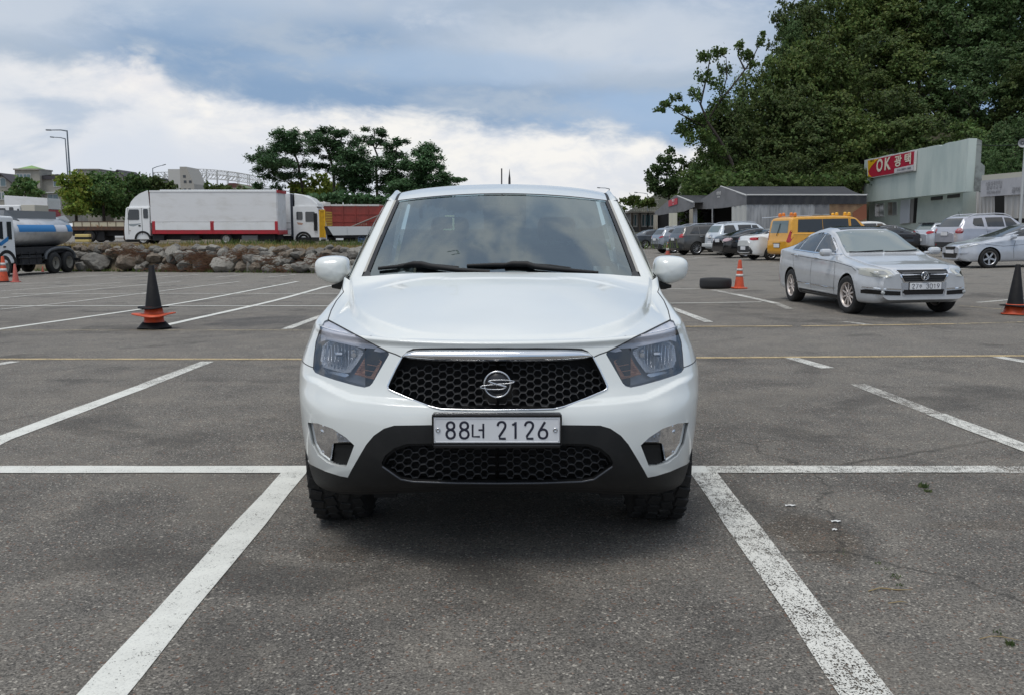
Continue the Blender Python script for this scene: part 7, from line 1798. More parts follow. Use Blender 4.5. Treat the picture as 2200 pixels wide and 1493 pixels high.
# big tent
A = V3(1604, 440, 56); A2 = V3(1604, 421, 56); B2 = V3(1492, 439, 66); Bv = V3(1492, 450, 66); PK = V3(1548.6, 401.6, 61)
gzA = gz(A.x, A.y); e = empty('tent', (A.x, A.y, gzA), 0, 'large grey gabled workshop tent with black roof behind the parked suvs', 'tent'); o0 = Vector((A.x, A.y, gzA))
R_ = V3(1862, 421, 56.3); PR = Vector((R_.x + .3, PK.y, PK.z))
gw = Wall((A.x, A.y), (B2.x, B2.y))
def loc_(mb): mb.V = [tuple(Vector(v) - o0) for v in mb.V]; return mb
gab = [(1604, 421)] + [(1604, 440), (1590, 442), (1572, 445), (1550, 448), (1520, 450), (1492, 450), (1492, 439), (1548.6, 401.6)]
loc_(gw.slab(gab, .05, .02)).build('gable', M_tent, e)
mb = MB(); nn = 30
def rf(i, j): p = (A2 + (R_ - A2) * i) * (1 - j) + (PK + (PR - PK) * i) * j; return p + Vector((0, 0, .04 * math.sin(i * 40) * math.sin(PI * j) - .10 * math.sin(PI * j)))
mb.grid(rf, 40, 8); Bk = B2 + (R_ - A2); mb.grid(lambda i, j: (B2 + (R_ - A2) * i) * (1 - j) + (PK + (PR - PK) * i) * j, 20, 4); loc_(mb).build('roof', M_tdark, e)
mb = MB(); mb.tube([A2 + Vector((0, -.05, .03)), R_ + Vector((0, -.05, .03))], .05, 6); mb.tube([A2, PK], .06, 6); loc_(mb).build('eave_rope', mat('eave_white', (.45, .45, .44), .7), e)
sw_ = Wall((A.x, A.y), (R_.x, R_.y))
def wavy(poly4, off, amp, waves, m, name, par, n=60, wl=None):
    """curtain between top edge and bottom edge photo rows"""
    (u0, v0), (u1, v1), b0, b1 = poly4; w_ = wl or sw_
    mb = MB(); mb.grid(lambda i, j: w_.p(u0 + (u1 - u0) * i, (v0 + (v1 - v0) * i) * (1 - j) + (b0 + (b1 - b0) * i) * j, off + amp * math.sin(i * waves * 2 * PI + j) * (.3 + .7 * j)), n, 5); return loc_(mb).build(name, m, par)
wavy(((1604, 421.5), (1862, 421.5), 440, 439), .06, .03, 14, M_tdark, 'valance', e)
wavy(((1604, 439), (1750, 438), 505, 505), .0, .035, 22, M_twall, 'side_wall', e, 100); loc_(sw_.slab([(1750, 436), (1782, 436), (1782, 460), (1750, 460)], .05, .01)).build('window_flap', M_tent, e)
loc_(sw_.slab([(1782, 436), (1862, 436), (1862, 505), (1782, 505)], .05, .0)).build('plywood_wall', M_brownw, e); loc_(sw_.slab([(1750, 460), (1782, 460), (1782, 505), (1750, 505)], .05, .0)).build('plywood_wall', M_twall, e)
loc_(sw_.slab([(1832, 458), (1862, 437), (1862, 470), (1836, 480)], .04, .05)).build('tarpaulin', mat('rust_tarpaulin', (.20, .07, .035), .7, bump=(4, .8)), e)
wavy(((1572, 443), (1604, 440), 500, 500), .0, .05, 3, M_curt, 'curtain', e, 24, gw); wavy(((1487, 450), (1498, 449), 492, 492), .05, .05, 2, mat('blue_white_curtain', (.44, .48, .53), .8), 'curtain', e, 12, gw)
loc_(gw.slab([(1529, 448), (1531.5, 448), (1531.5, 492), (1529, 492)], .08, .0)).build('post', M_satin, e)
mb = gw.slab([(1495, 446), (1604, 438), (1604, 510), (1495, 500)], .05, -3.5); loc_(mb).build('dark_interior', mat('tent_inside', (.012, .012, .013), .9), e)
def wall_text(body, wl, uc, vc, hpx, m, name, par, off=.03, sx=1.0, o=None, bold=0.0):
    c = wl.p(uc, vc, off); d = (c - Vector((0, 0, CAMZ))).length; t = wl.t if wl.t.dot(Vector((1, 0, 0))) > 0 else -wl.t
    # reading direction as seen from the camera
    if (wl.p(uc + 5, vc) - wl.p(uc - 5, vc)).dot(t) < 0: t = -t
    n = wl.n; up = Vector((0, 0, 1)); M = Matrix(((t.x, up.x, n.x, c.x), (t.y, up.y, n.y, c.y), (t.z, up.z, n.z, c.z), (0, 0, 0, 1)))
    V, F = text_mesh(body, hpx / 2000 * d, M, .006, sx=sx, bold=bold); mb = MB().add(V, F); mb.V = [tuple(Vector(v) - (o if o is not None else o0)) for v in mb.V]; return mb.build(name, m, par)
M_lw = mat('lettering_white', (.70, .70, .68), .6)
wall_text('\uc678\ud615\ubcf5\uc6d0', gw, 1544, 416.5, 8.2, M_lw, 'lettering', e, .05, .92); wall_text('010-5310-', gw, 1544, 424, 4.0, M_lw, 'lettering', e, .05)
# small tent
A = V3(1490.5, 447, 64); A2 = V3(1490.5, 436, 64); B2 = V3(1406.5, 456, 74); PK = V3(1449.7, 420.5, 69)
gzA = gz(A.x, A.y); o0 = Vector((A.x, A.y, gzA)); e = empty('tent', o0, 0, 'smaller grey tent with red sign on its gable, left of the large tent', 'tent')
gw2 = Wall((A.x, A.y), (B2.x, B2.y)); sw_ = Wall((A.x, A.y), (A.x + 6, A.y))
loc_(gw2.slab([(1490.5, 436), (1491, 446), (1470, 455), (1450, 458), (1430, 461), (1406.5, 465), (1406.5, 456), (1449.7, 420.5)], .05, .02)).build('gable', M_tent, e)
R_ = A2 + Vector((7, 0, 0)); PR = PK + Vector((7, 0, 0)); mb = MB(); mb.grid(lambda i, j: (A2 + (R_ - A2) * i) * (1 - j) + (PK + (PR - PK) * i) * j, 10, 4); mb.grid(lambda i, j: (B2 + (R_ - A2) * i) * (1 - j) + (PK + (PR - PK) * i) * j, 10, 4); loc_(mb).build('roof', M_tdark, e)
mb = MB(); mb.tube([A2, A2.lerp(PK, .85)], .07, 6); loc_(mb).build('eave_rope', MATS['eave_white'], e)
wavy(((1404, 463), (1413, 462), 498, 498), .05, .05, 2, mat('beige_curtain', (.36, .33, .27), .8), 'curtain', e, 10, gw2); wavy(((1437, 459), (1455, 458), 492, 492), .05, .05, 2, mat('cream_curtain', (.58, .56, .46), .8), 'curtain', e, 14, gw2); wavy(((1481, 451), (1489, 449), 492, 492), .05, .05, 2, MATS['beige_curtain'], 'curtain', e, 10, gw2)
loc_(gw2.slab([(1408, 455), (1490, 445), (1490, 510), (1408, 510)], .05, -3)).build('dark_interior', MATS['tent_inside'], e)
loc_(gw2.slab([(1436, 432), (1454.5, 426), (1454.5, 439.5), (1436, 445)], .03, .07)).build('red_sign', mat('sign_red', (.50, .02, .04), .5), e)
wall_text('\uc678\ud615\ubcf5\uc6d0', gw2, 1446, 432, 6.4, M_lw, 'lettering', e, .11, .8); wall_text('\uad11\ud0dd', gw2, 1446, 439.5, 3.6, M_lw, 'lettering', e, .11)
# low office with a planted roof, left of the tents
D = 84; e, X, Z = bld('garden_office', 1350, 500, D, 'low concrete office with railed roof garden left of the tents', 'building')
mb = MB(); mb.b2((X(1347), -.5, Z(459)), (X(1412), 6, Z(455)), .03); mb.build('roof_slab', mat('slab_beige', (.42, .40, .35), .8), e); mb = MB(); mb.b2((X(1356), .6, 0), (X(1412), 6, Z(459))); mb.build('wall', mat('office_dark', (.10, .10, .095), .8), e)
for u0, u1 in ((1358, 1368), (1381, 1392), (1394, 1404)): win(e, X(u0), X(u1), Z(486), Z(463), .58)
mb = MB()
for k in range(14): mb.cyl((X(1352 + k * 4.4), -.3, Z(455)), (X(1352 + k * 4.4), -.3, Z(432)), .025, None, 6)
for v in (432, 440, 448): mb.tube([(X(1350), -.3, Z(v)), (X(1412), -.3, Z(v))], .025, 6)
mb.build('railing', mat('rail_pale', (.42, .42, .40), .6), e)
mb = MB(); mb.tube([(X(1372), .1, Z(459)), (X(1376), .1, 0)], .12, 6); mb.cyl((X(1357), 0, 0), (X(1357), 0, Z(459)), .1); mb.build('post', mat('post_brown', (.13, .11, .09), .8), e)
D = 86; e, X, Z = bld('storage_block', 1470, 500, D, 'pale green wall of a block rising behind the tents', 'building'); mb = MB(); mb.b2((X(1477), 0, 0), (X(1560), 6, Z(398.5))); mb.build('wall', mat('pale_green_wall', (.37, .38, .29), .8), e); mb = MB(); mb.b2((X(1470), -.2, 0), (X(1479), 2, Z(398))); mb.build('chimney', mat('block_brown', (.09, .07, .065), .8), e); mb = MB(); mb.b2((X(1473), -.8, Z(417)), (X(1500), .5, Z(413)), .1); mb.build('roof_duct', M_tdark, e)
# ---- mint green workshop
PL, PR_ = xd(1857, 71), xd(2080, 53); fw = Wall(PL, PR_)
o0 = Vector((PR_[0], PR_[1], gz(*PR_))); e = empty('workshop', o0, 0, 'mint green workshop with tall plain parapet and red shop sign', 'building')
M_mint = mat('mint_render', (.56, .63, .585), .8, var=(.7, (.45, .53, .50), .38, .68, (1, 1, .35)), bump=(4, .25)); M_mint2 = mat('mint_lower_wall', (.52, .58, .53), .8, var=(.6, (.43, .50, .46), .4, .7)); M_stain = mat('stained_concrete', (.30, .33, .31), .9, var=(1.2, (.16, .165, .16), .42, .66))
topedge = [(1857, 345)] + [(u, 345 - (u - 1857) * (47 / 225) + random.uniform(-.6, .6) + (3.5 if abs(u - 2022) < 6 else 0)) for u in range(1870, 2078, 9)] + [(2082, 298)]
body = [(2074, 412.7), (1855.5, 435.7)]
loc_(fw.slab(topedge + body, .45, 0)).build('parapet', M_mint, e)
wl = Wall((PL[0] + .9, PL[1]), (PR_[0] + .9, PR_[1] + .4)); wq = [wl.p(1868, 434), wl.p(2069, 412)]
g0 = gz(*PL) - .6; a, b = wl.p(1868, 440), wl.p(2069, 420); zt_ = fw.p(2074, 412.7).z + .3
mb = MB(); n_ = -wl.n; P4 = [Vector((a.x, a.y, 0)), Vector((b.x, b.y, 0)), Vector((b.x + 9, b.y + .5, 0)), Vector((a.x + 9, a.y, 0))]
mb.add([(p.x, p.y, g0) for p in P4] + [(p.x, p.y, zt_) for p in P4], [(0, 1, 5, 4), (1, 2, 6, 5), (2, 3, 7, 6), (3, 0, 4, 7), (4, 5, 6, 7)]); loc_(mb).build('wall', M_mint2, e)
q = fw.p(2082, 298); q0 = fw.p(2074, 412.7); mb = MB()                       # end face of the parapet
mb.add([(q.x + .44, q.y - .02, q.z - .02), (q.x + .75, q.y, q.z - .12), (q.x + .75, q.y, q.z - 1.35), (q.x + 1.0, q.y, q.z - 1.55), (q.x + 1.0, q.y, q0.z + .02), (q.x + .44, q.y - .02, q0.z)], [(0, 1, 2, 3, 4, 5)]); V_ = mb.V[:]; mb.add([(v[0], v[1] + 6, v[2]) for v in V_], [(0, 1, 2, 3, 4, 5)][:1]); loc_(mb).build('parapet_end', M_stain, e)
def onw(poly, th, off, m, name, par=None): return loc_(wl.slab(poly, th, off)).build(name, m, par or e)
for (u0, u1, v0, v1) in ((1880, 1898, 439, 466), (1908, 1926, 436, 463)):
    f = onw([(u0 - 1.5, v0 - 1.2), (u1 + 1.5, v0 - 2), (u1 + 1.5, v1 + 1), (u0 - 1.5, v1 + 1.5)], .05, .03, mat('aluminium_frame', (.45, .48, .46), .5), 'window')
    onw([(u0, v0), ((u0 + u1) / 2 - .6, v0 - .4), ((u0 + u1) / 2 - .6, v1), (u0, v1)], .04, .05, mat('warm_pane', (.16, .13, .10), .15), 'pane', f); onw([((u0 + u1) / 2 + .6, v0 - .4), (u1, v0 - .8), (u1, v1 - .5), ((u0 + u1) / 2 + .6, v1)], .04, .05, mat('grey_pane', (.22, .24, .24), .15), 'pane', f)
onw([(1935, 431), (1954.5, 429), (1952.5, 480), (1933, 482)], .05, .12, mat('white_door', (.58, .61, .66), .5), 'door'); onw([(1955.5, 429), (1964, 428), (1961, 480), (1953, 480)], .05, .04, mat('door_jamb', (.26, .25, .24), .7), 'door_frame'); onw([(1963.5, 427), (1971, 426), (1967, 480), (1960, 480)], .05, .03, M_dark, 'doorway')
for (u0, u1, va, vb) in ((2000, 2025, 424.5, 421.5), (2035, 2062, 420, 416.5)): onw([(u0, va), (u1, vb), (u1 - .5, vb + 8), (u0 - .5, va + 7)], .05, .03, mat('slot_window', (.055, .05, .05), .4), 'window'); 
# shop sign
M_sr = mat('shop_sign_red', (.46, .012, .045), .45); M_sy = mat('shop_sign_yellow', (.75, .42, .01), .45)
sb = loc_(fw.slab([(1862.5, 344.5), (1965.5, 323.5), (1963, 367.8), (1863.5, 384.5)], .16, .20)).build('shop_sign', mat('sign_frame_white', (.62, .60, .58), .5), e)
loc_(fw.slab([(1864.5, 346.2), (1964, 325.8), (1961.6, 366), (1865.2, 382.6)], .02, .215)).build('red_field', M_sr, sb)
L = [(1864.5, 346.2), (1888, 341.4), (1880, 349), (1872, 358), (1867, 366), (1865.5, 371), (1867, 377), (1872, 380.6), (1865.2, 382.6)]
loc_(fw.slab(L, .02, .23)).build('yellow_field', M_sy, sb)
loc_(fw.slab([(1921.5, 363), (1962.8, 354.3), (1961.6, 366), (1921, 373)], .02, .232)).build('white_field', mat('sign_white', (.62, .60, .60), .5), sb)
M_cw = mat('sign_letter_cream', (.78, .72, .58), .5)
def sign_text(body, u, v, h, m, off, slope=None, sx=1.0, bold=0.0):
    return wall_text(body, fw, u, v, h, m, 'lettering', sb, off, sx, bold=bold)
sign_text('O', 1889.5, 357.5, 33, M_cw, .245, sx=1.35, bold=.035); sign_text('K', 1906, 354, 33, M_cw, .245, sx=1.55, bold=.035)
sign_text('\uad11', 1929, 348.5, 23, M_cw, .245, sx=1.9, bold=.02); sign_text('\ud0dd', 1950, 344, 23, M_cw, .245, sx=1.9, bold=.02)
sign_text('010-8809-1888', 1942, 364.3, 6.2, mat('sign_grey_text', (.20, .20, .22), .6), .245, sx=1.9); sign_text('\ud488\uc9c8\ubcf4\uc99d', 1873.5, 346, 4.0, M_ink, .245, sx=1.4)
# ---- next workshop with the banner
PL2, PR2 = xd(2108, 52), xd(2260, 44.6); bw = Wall(PL2, PR2); o0 = Vector((PL2[0], PL2[1], gz(*PL2)))
e = empty('banner_workshop', o0, 0, 'cream workshop with faded banner and grey curtains at the right edge', 'building')
loc_(bw.slab([(2110, 377.5), (2260, 364), (2260, 383), (2109.5, 391)], .4, 0)).build('fascia', mat('cream_fascia', (.52, .50, .42), .7), e)
bn_ = loc_(bw.slab([(2107.5, 389), (2260, 375), (2260, 414), (2106, 424)], .03, .06)).build('banner', mat('faded_banner', (.46, .455, .47), .7, var=(1.5, (.38, .38, .40), .4, .7)), e)
M_bt = mat('banner_grey_text', (.21, .21, .22), .7); M_bo = mat('banner_orange_text', (.46, .26, .14), .7)
wall_text('\uc2a4\ud300 \uc2e4\ub0b4\ud06c\ub9ac\ub2dd', bw, 2135, 395, 8.4, M_bt, 'lettering', bn_, .10, 1.2); wall_text('\uad11 \ub0b4 \uae30 \uad50 \uc721', bw, 2135, 404.5, 8.0, M_bt, 'lettering', bn_, .10, 1.35); wall_text('010-7444-4193', bw, 2134, 414.5, 7.6, M_bt, 'lettering', bn_, .10, 1.15); wall_text('\uad11\ud0dd', bw, 2182, 410, 12, M_bt, 'lettering', bn_, .10, 1.5)
wavy(((2097, 412), (2137, 421), 470, 470), -.1, .07, 5, mat('dusty_curtain', (.42, .41, .39), .8), 'curtain', e, 40, bw); wavy(((2158, 419), (2260, 412), 470, 470), -.1, .07, 8, MATS['dusty_curtain'], 'curtain', e, 60, bw)
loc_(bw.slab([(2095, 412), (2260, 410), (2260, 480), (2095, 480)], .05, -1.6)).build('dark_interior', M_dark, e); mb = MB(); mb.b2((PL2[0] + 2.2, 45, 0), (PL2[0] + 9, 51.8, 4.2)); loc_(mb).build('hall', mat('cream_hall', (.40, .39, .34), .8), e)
# ---- horn loudspeaker on a pole
pb = at(2199, 372, 46.0); e = empty('loudspeaker_pole', pb, 0, 'grey horn loudspeaker on a pale pole at the right edge', 'loudspeaker')
k = 46 / 2000; mb = MB(); mb.cyl((0, 0, -3.0), (0, 0, 72 * k), .07, .06, 10); mb.build('pole', mat('pole_pale', (.45, .47, .47), .6), e)
T = Matrix.Translation((-9 * k, -.1, 61 * k)) @ Matrix.Rotation(PI / 2, 4, 'X') @ Matrix.Rotation(-.35, 4, 'Y'); mb = MB(); mb.lathe([(.21, .14), (.19, .12), (.12, .05), (.06, -.05), (.045, -.2)], 26, T); mb.lathe([(.0, .06), (.05, .04), (.05, -.05)], 16, T); mb.tube([T @ Vector((0, 0, -.1)), (0, 0, 58 * k)], .02, 6); mb.build('horn', mat('horn_grey', (.36, .37, .38), .5), e)
# mixed: loose rail leaning beside the tent
o = MB().tube([at(1637, 469.5, 54), at(1680, 466.5, 54), at(1745, 464, 54)], .035, 6).build('pipe', M_satin); tag(o, 'long pale pipe held out before the tent wall, left of the yellow van', 'pipe')

o = MB().tube([at(2098, 312, 53), at(2140, 313.5, 50), at(2190, 312, 46.2)], .012, 5).build('cable', M_blk); tag(o, 'thin black cable from the mint parapet to the loudspeaker pole', 'cable')
# ================================================================== hill and trees
def hillz(x, y):
    a = min(max((x - 10) / 34, 0), 1); a = a * a * (3 - 2 * a); k = min(max(y - 73, 0), 34)
    return gz(x, y) + .42 * k * a
hx = np.linspace(6, 150, 60); hy = np.linspace(70, 190, 50); HV = [(a, b, hillz(a, b) - .3 if b > 72 else gz(a, b) - .5) for a in hx for b in hy]
HF = [(i * 50 + j, (i + 1) * 50 + j, (i + 1) * 50 + j + 1, i * 50 + j + 1) for i in range(59) for j in range(49)]
tag(link('hill', mesh_from('hill', HV, HF, mat('forest_floor', (.035, .04, .018), .95, var=(.5, (.06, .05, .03), .4, .7)))), 'steep wooded hillside behind the workshops', kind='structure')
M_bark = mat('dark_bark', (.045, .036, .028), .95, var=(4, (.075, .06, .05), .4, .7), bump=(12, .8, (1, 1, .2)))
M_lf = {k: mat('leaves_' + k, c, .6, isl=(h, v), spec=.25) for k, c, h, v in (('deep', (0.084, 0.118, 0.035), .05, 1.25), ('olive', (0.109, 0.151, 0.040), .06, 1.2), ('mid', (0.099, 0.151, 0.042), .05, 1.25), ('bluish', (0.077, 0.126, 0.044), .04, .9), ('lime', (.185, .235, .040), .07, .8), ('pine', (.080, .150, .066), .03, 1.25), ('bush', (.100, .165, .052), .06, .9))}
def leaf(mb, p, n, s, asp=.6, droop=.0):
    """one leafy spray: two bent quads"""
    n = n.normalized(); a = n.orthogonal().normalized(); a = (Matrix.Rotation(random.uniform(0, 2 * PI), 3, n) @ a); b = n.cross(a); w = s * asp
    t0 = p - a * s * .5; t1 = p + a * s * .5 - n * droop * s
    mb.append(([t0 - b * w * .25, t0 + b * w * .25, p + b * w * .5 + n * s * .12, p - b * w * .5 + n * s * .12, t1 + b * w * .2, t1 - b * w * .2], [(0, 1, 2, 3), (3, 2, 4, 5)]))
def flush(leaves):
    V = []; F = []
    for v, f in leaves:
        n = len(V); V += [tuple(q) for q in v]; F += [tuple(i + n for i in g) for g in f]
    return V, F
def lobes_crown(lobes, per, s, asp, rnd, inner=.55):
    L = []
    for (c, r) in lobes:
        c = Vector(c); r = Vector(r); k = int(per * (r.x * r.y + r.x * r.z + r.y * r.z) / 3)
        # sub-clumps give the lobe a broken surface
        subs = []
        for _ in range(max(5, k // 26)):
            d = Vector((rnd.gauss(0, 1), rnd.gauss(0, 1), rnd.gauss(.25, 1))).normalized(); q = rnd.uniform(inner, 1.06); subs.append((c + Vector((d.x * r.x, d.y * r.y, d.z * r.z)) * q, d, rnd.uniform(.14, .34) * (r.x + r.z) / 2))
        for i in range(k):
            sc, d, sr = subs[rnd.randrange(len(subs))]; o = Vector((rnd.gauss(0, .5), rnd.gauss(0, .5), rnd.gauss(0, .32))) * sr
            nn = (d * .8 + Vector((rnd.gauss(0, .5), rnd.gauss(0, .5), rnd.gauss(.5, .5)))); leaf(L, sc + o, nn, s * rnd.uniform(.6, 1.25), asp, .25)
    return L
def branchy(mb, p, d, L, r, depth, rnd, ends, bend=.25):
    pts = [p]; rad = [r]; q = p.copy(); dd = d.copy()
    for i in range(5):
        dd = (dd + Vector((rnd.gauss(0, bend), rnd.gauss(0, bend), rnd.gauss(.06, bend * .6))) * .5).normalized(); q = q + dd * L / 5; pts.append(q.copy()); rad.append(r * (1 - .11 * (i + 1)))
    mb.tube(pts, rad, 6)
    if depth == 0: ends.append(q); return
    for k in range(rnd.choice((2, 3, 3))):
        i = rnd.randrange(2, 6); a = Vector((rnd.gauss(0, 1), rnd.gauss(0, 1), rnd.uniform(.1, .9))).normalized(); branchy(mb, pts[i], (dd * .6 + a * .9).normalized(), L * rnd.uniform(.55, .75), rad[i] * .62, depth - 1, rnd, ends, bend)
def proto(seed, w, h, key, n=10, per=250, s=.31, trunk_h=.3):
    """broadleaf tree of crown width w and height h: shared trunk and crown meshes"""
    rnd = random.Random(seed); mb = MB(); ends = []
    mb.tube([(0, 0, -1.5), (.02 * w, 0, .1 * h), (-.02 * w, .02 * w, trunk_h * h)], [.045 * h * .6, .03 * h * .6, .022 * h * .6], 8)
    for _ in range(6): branchy(mb, Vector((0, 0, trunk_h * h * rnd.uniform(.7, 1))), Vector((rnd.gauss(0, .7), rnd.gauss(0, .7), 1)).normalized(), h * .33, .012 * h, 1, rnd, ends)
    lob = [((0, 0, h * .68), (w * .30, w * .30, h * .26))]
    for i in range(n):
        a = rnd.uniform(0, 2 * PI); z = rnd.uniform(.30, .90); q = (1 - abs(z - .5) * 1.1) * w * .40 * rnd.uniform(.6, 1.1); r = w * rnd.uniform(.13, .23); lob.append(((q * math.cos(a), q * math.sin(a), h * z), (r, r, r * rnd.uniform(.7, 1.0))))
    V, F = flush(lobes_crown(lob, per, s, .62, rnd)); cm = mesh_from('crown', V, F, M_lf[key], smooth=False)
    return mb.mesh('trunk', M_bark), cm, w, h
PR_T = [proto(1, 9, 13, 'deep'), proto(2, 10, 13, 'olive', 12), proto(3, 8.5, 13, 'mid'), proto(4, 10, 14, 'deep', 13), proto(5, 9, 12, 'olive', 9), proto(6, 9, 13, 'bluish', 11, 260, .29)]
def tree_at(u, vtop, D, wpx, k, label, name='tree', group='trees of the wooded hillside', base=None):
    t, c, w, h = PR_T[k]; p = at(u, vtop, D); zb = base if base is not None else hillz(p.x, D) - .2; H = max(3, p.z - zb)
    e = empty(name, (p.x, D, zb), random.uniform(0, 6.28), label, 'tree', group); s = H / h; sw = wpx / 2000 * D / w; e.scale = (sw, sw, s)
    link('trunk', t, e); link('crown', c, e); return e
random.seed(21)
kinds = {0: 'dark green', 1: 'olive green', 2: 'mid green', 3: 'deep green', 4: 'yellowish olive', 5: 'bluish green'}
front = [(1525, 300, 76, 130, 2), (1572, 205, 79, 190, 0), (1655, 180, 80, 200, 3), (1745, 205, 78, 210, 0), (1835, 215, 77, 200, 4), (1915, 190, 80, 210, 3), (2005, 230, 74, 200, 0), (2095, 240, 72, 190, 2), (2185, 250, 66, 190, 5), (1600, 330, 73, 150, 2), (1700, 335, 73, 160, 3), (1800, 340, 73, 160, 0), (1490, 352, 74, 90, 2), (2140, 315, 62, 130, 5), (1760, 372, 71, 130, 2), (1640, 372, 71, 120, 0)]
mid_ = [(1625, 120, 92, 170, 1), (1700, 70, 94, 190, 4), (1790, 80, 92, 200, 1), (1880, 70, 94, 200, 3), (1970, 90, 92, 210, 1), (2060, 100, 90, 210, 5), (2150, 90, 86, 230, 5), (2235, 110, 82, 200, 3), (1590, 170, 90, 120, 2)]
back_ = [(1735, -12, 106, 160, 3), (1705, 40, 104, 110, 5), (1800, -45, 108, 200, 1), (1890, -40, 108, 200, 4), (1985, -50, 108, 210, 0), (2080, -50, 104, 220, 5), (2180, -60, 100, 230, 5), (2260, -40, 96, 200, 3), (1850, -150, 122, 230, 3), (1960, -160, 122, 240, 1), (2080, -170, 120, 240, 5), (2200, -180, 116, 250, 3)]
for i, (u, v, D, w, k) in enumerate(front):
    tree_at(u, v, D, w, k, {0: 'dark green broadleaf tree in the front row of the hillside above the tents', 1: '', 2: 'mid green broadleaf tree in the front row of the hillside', 3: 'deep green tree with rounded crown in the hillside front row', 4: 'yellowish olive tree in the hillside front row', 5: 'bluish green tree behind the banner workshop at the right'}[k])
for (u, v, D, w, k) in mid_: tree_at(u, v, D, w, k, '%s tree in the middle rows of the wooded hillside' % kinds[k])
for (u, v, D, w, k) in back_: tree_at(u, v, D, w, k, '%s tree near the top of the wooded hillside' % kinds[k])

# ---- trees drawn pad by pad
def pad_tree(name, label, D, trunk, pads, key, s=.30, per=680, asp=.35, group=None, r0=.16, flat=True, sub=9, seed=0, br=True):
    """trunk: photo polyline(s); pads: (u, v, half width, half height) of foliage layers, each with real depth"""
    rnd = random.Random(seed); b = at(*trunk[0][0], D); e = empty(name, b, 0, label, 'tree', group); mb = MB(); pts_all = []
    for ti, tl in enumerate(trunk):
        P = [at(u, v, D + .25 * math.sin(i * 1.7 + ti)) - b for i, (u, v) in enumerate(tl)]; pts_all += P; n = len(P); k = r0 * (1 if ti == 0 else .5); mb.tube(P, [k * (1 - .7 * i / (n - 1)) for i in range(n)], 7)
    L = []
    for (u, v, ru, rv) in pads:
        dz = rnd.uniform(-1.0, 1.0) * ru / 2000 * D * .9; c = at(u, v, D + dz) - b; rx = ru / 2000 * D; rz = rv / 2000 * D
        if br:
            q = min(pts_all, key=lambda p: (p - c).length + 1.2 * max(0, p.z - c.z)); m_ = q.lerp(c, .55) + Vector((0, 0, -.12 * (c - q).length)); mb.tube([q, m_, c + Vector((0, 0, -rz * .3))], [.05 * r0 / .16, .035 * r0 / .16, .015], 5)
        for _ in range(sub):
            a = rnd.uniform(0, 2 * PI); q = math.sqrt(rnd.random()); sc = c + Vector((rx * q * math.cos(a), rx * .8 * q * math.sin(a), rz * rnd.uniform(-.6, .9) * (1 - .4 * q)))
            nl = int(per * rx * rx / sub) + 6; sr = rx * .36
            for _ in range(nl):
                o = Vector((rnd.gauss(0, .55) * sr, rnd.gauss(0, .55) * sr, rnd.gauss(0, .36) * (rz * .9)))
                nn = Vector((rnd.gauss(0, .5), rnd.gauss(0, .5), 1.0)) if flat else Vector((rnd.gauss(0, 1), rnd.gauss(0, 1), rnd.gauss(.3, 1)))
                leaf(L, sc + o, nn, s * rnd.uniform(.6, 1.2), asp, -.1 if flat else .2)
    mb.build('trunk', M_bark, e); V, F = flush(L); link('crown', mesh_from('crown', V, F, M_lf[key], smooth=False), e); return e
PG = 'tall pines behind the trucks'
pad_tree('pine_tree', 'leftmost tall pine, full and round topped, behind the box truck', 84, [[(652, 470), (651, 430), (648, 395), (640, 350), (625, 310), (612, 290)], [(660, 450), (655, 410), (640, 370), (655, 335)]], [(609, 290, 26, 12), (627, 303, 34, 14), (605, 320, 36, 15), (576, 330, 28, 11), (642, 325, 26, 14), (552, 344, 22, 9), (589, 348, 40, 15), (634, 352, 30, 15), (576, 364, 30, 12), (551, 402, 16, 7), (602, 382, 34, 12), (597, 404, 14, 7), (640, 378, 16, 8)], 'pine', seed=1, group=PG)
pad_tree('pine_tree', 'second tall pine from the left with open layered crown', 82, [[(718, 470), (718, 420), (717, 370), (708, 335), (695, 305), (690, 285)], [(717, 375), (730, 335), (735, 295)]], [(673, 290, 20, 9), (698, 282, 20, 8), (729, 288, 28, 9), (693, 308, 38, 14), (729, 314, 34, 14), (678, 328, 20, 10), (692, 362, 26, 9), (739, 336, 28, 14), (715, 342, 20, 8)], 'pine', seed=2, group=PG)
pad_tree('pine_tree', 'dense low pine in the middle of the pine group', 80, [[(765, 470), (763, 430), (758, 400), (760, 350)]], [(767, 334, 34, 17), (754, 359, 36, 20), (780, 372, 36, 18), (749, 392, 34, 16), (787, 352, 25, 14), (765, 408, 30, 10), (735, 372, 22, 14), (770, 392, 26, 12)], 'pine', per=760, seed=3, group=PG)
pad_tree('pine_tree', 'thin sparse pine with crooked bare trunk in the pine group', 88, [[(812, 470), (810, 400), (808, 360), (811, 335), (803, 315), (805, 280)], [(806, 320), (820, 300), (826, 285)]], [(803, 282, 24, 8), (820, 290, 18, 6), (781, 298, 22, 7), (800, 307, 24, 8), (822, 303, 14, 5), (836, 312, 14, 6)], 'pine', per=380, seed=4, group=PG)
pad_tree('pine_tree', 'fifth pine with drooping layers left of the last pine', 82, [[(838, 470), (838, 420), (842, 380), (848, 335), (855, 310)]], [(856, 308, 20, 9), (851, 334, 30, 13), (836, 316, 14, 8), (831, 352, 28, 13), (861, 362, 36, 16), (833, 384, 34, 14), (869, 392, 40, 14), (840, 410, 30, 10)], 'pine', per=700, seed=5, group=PG)
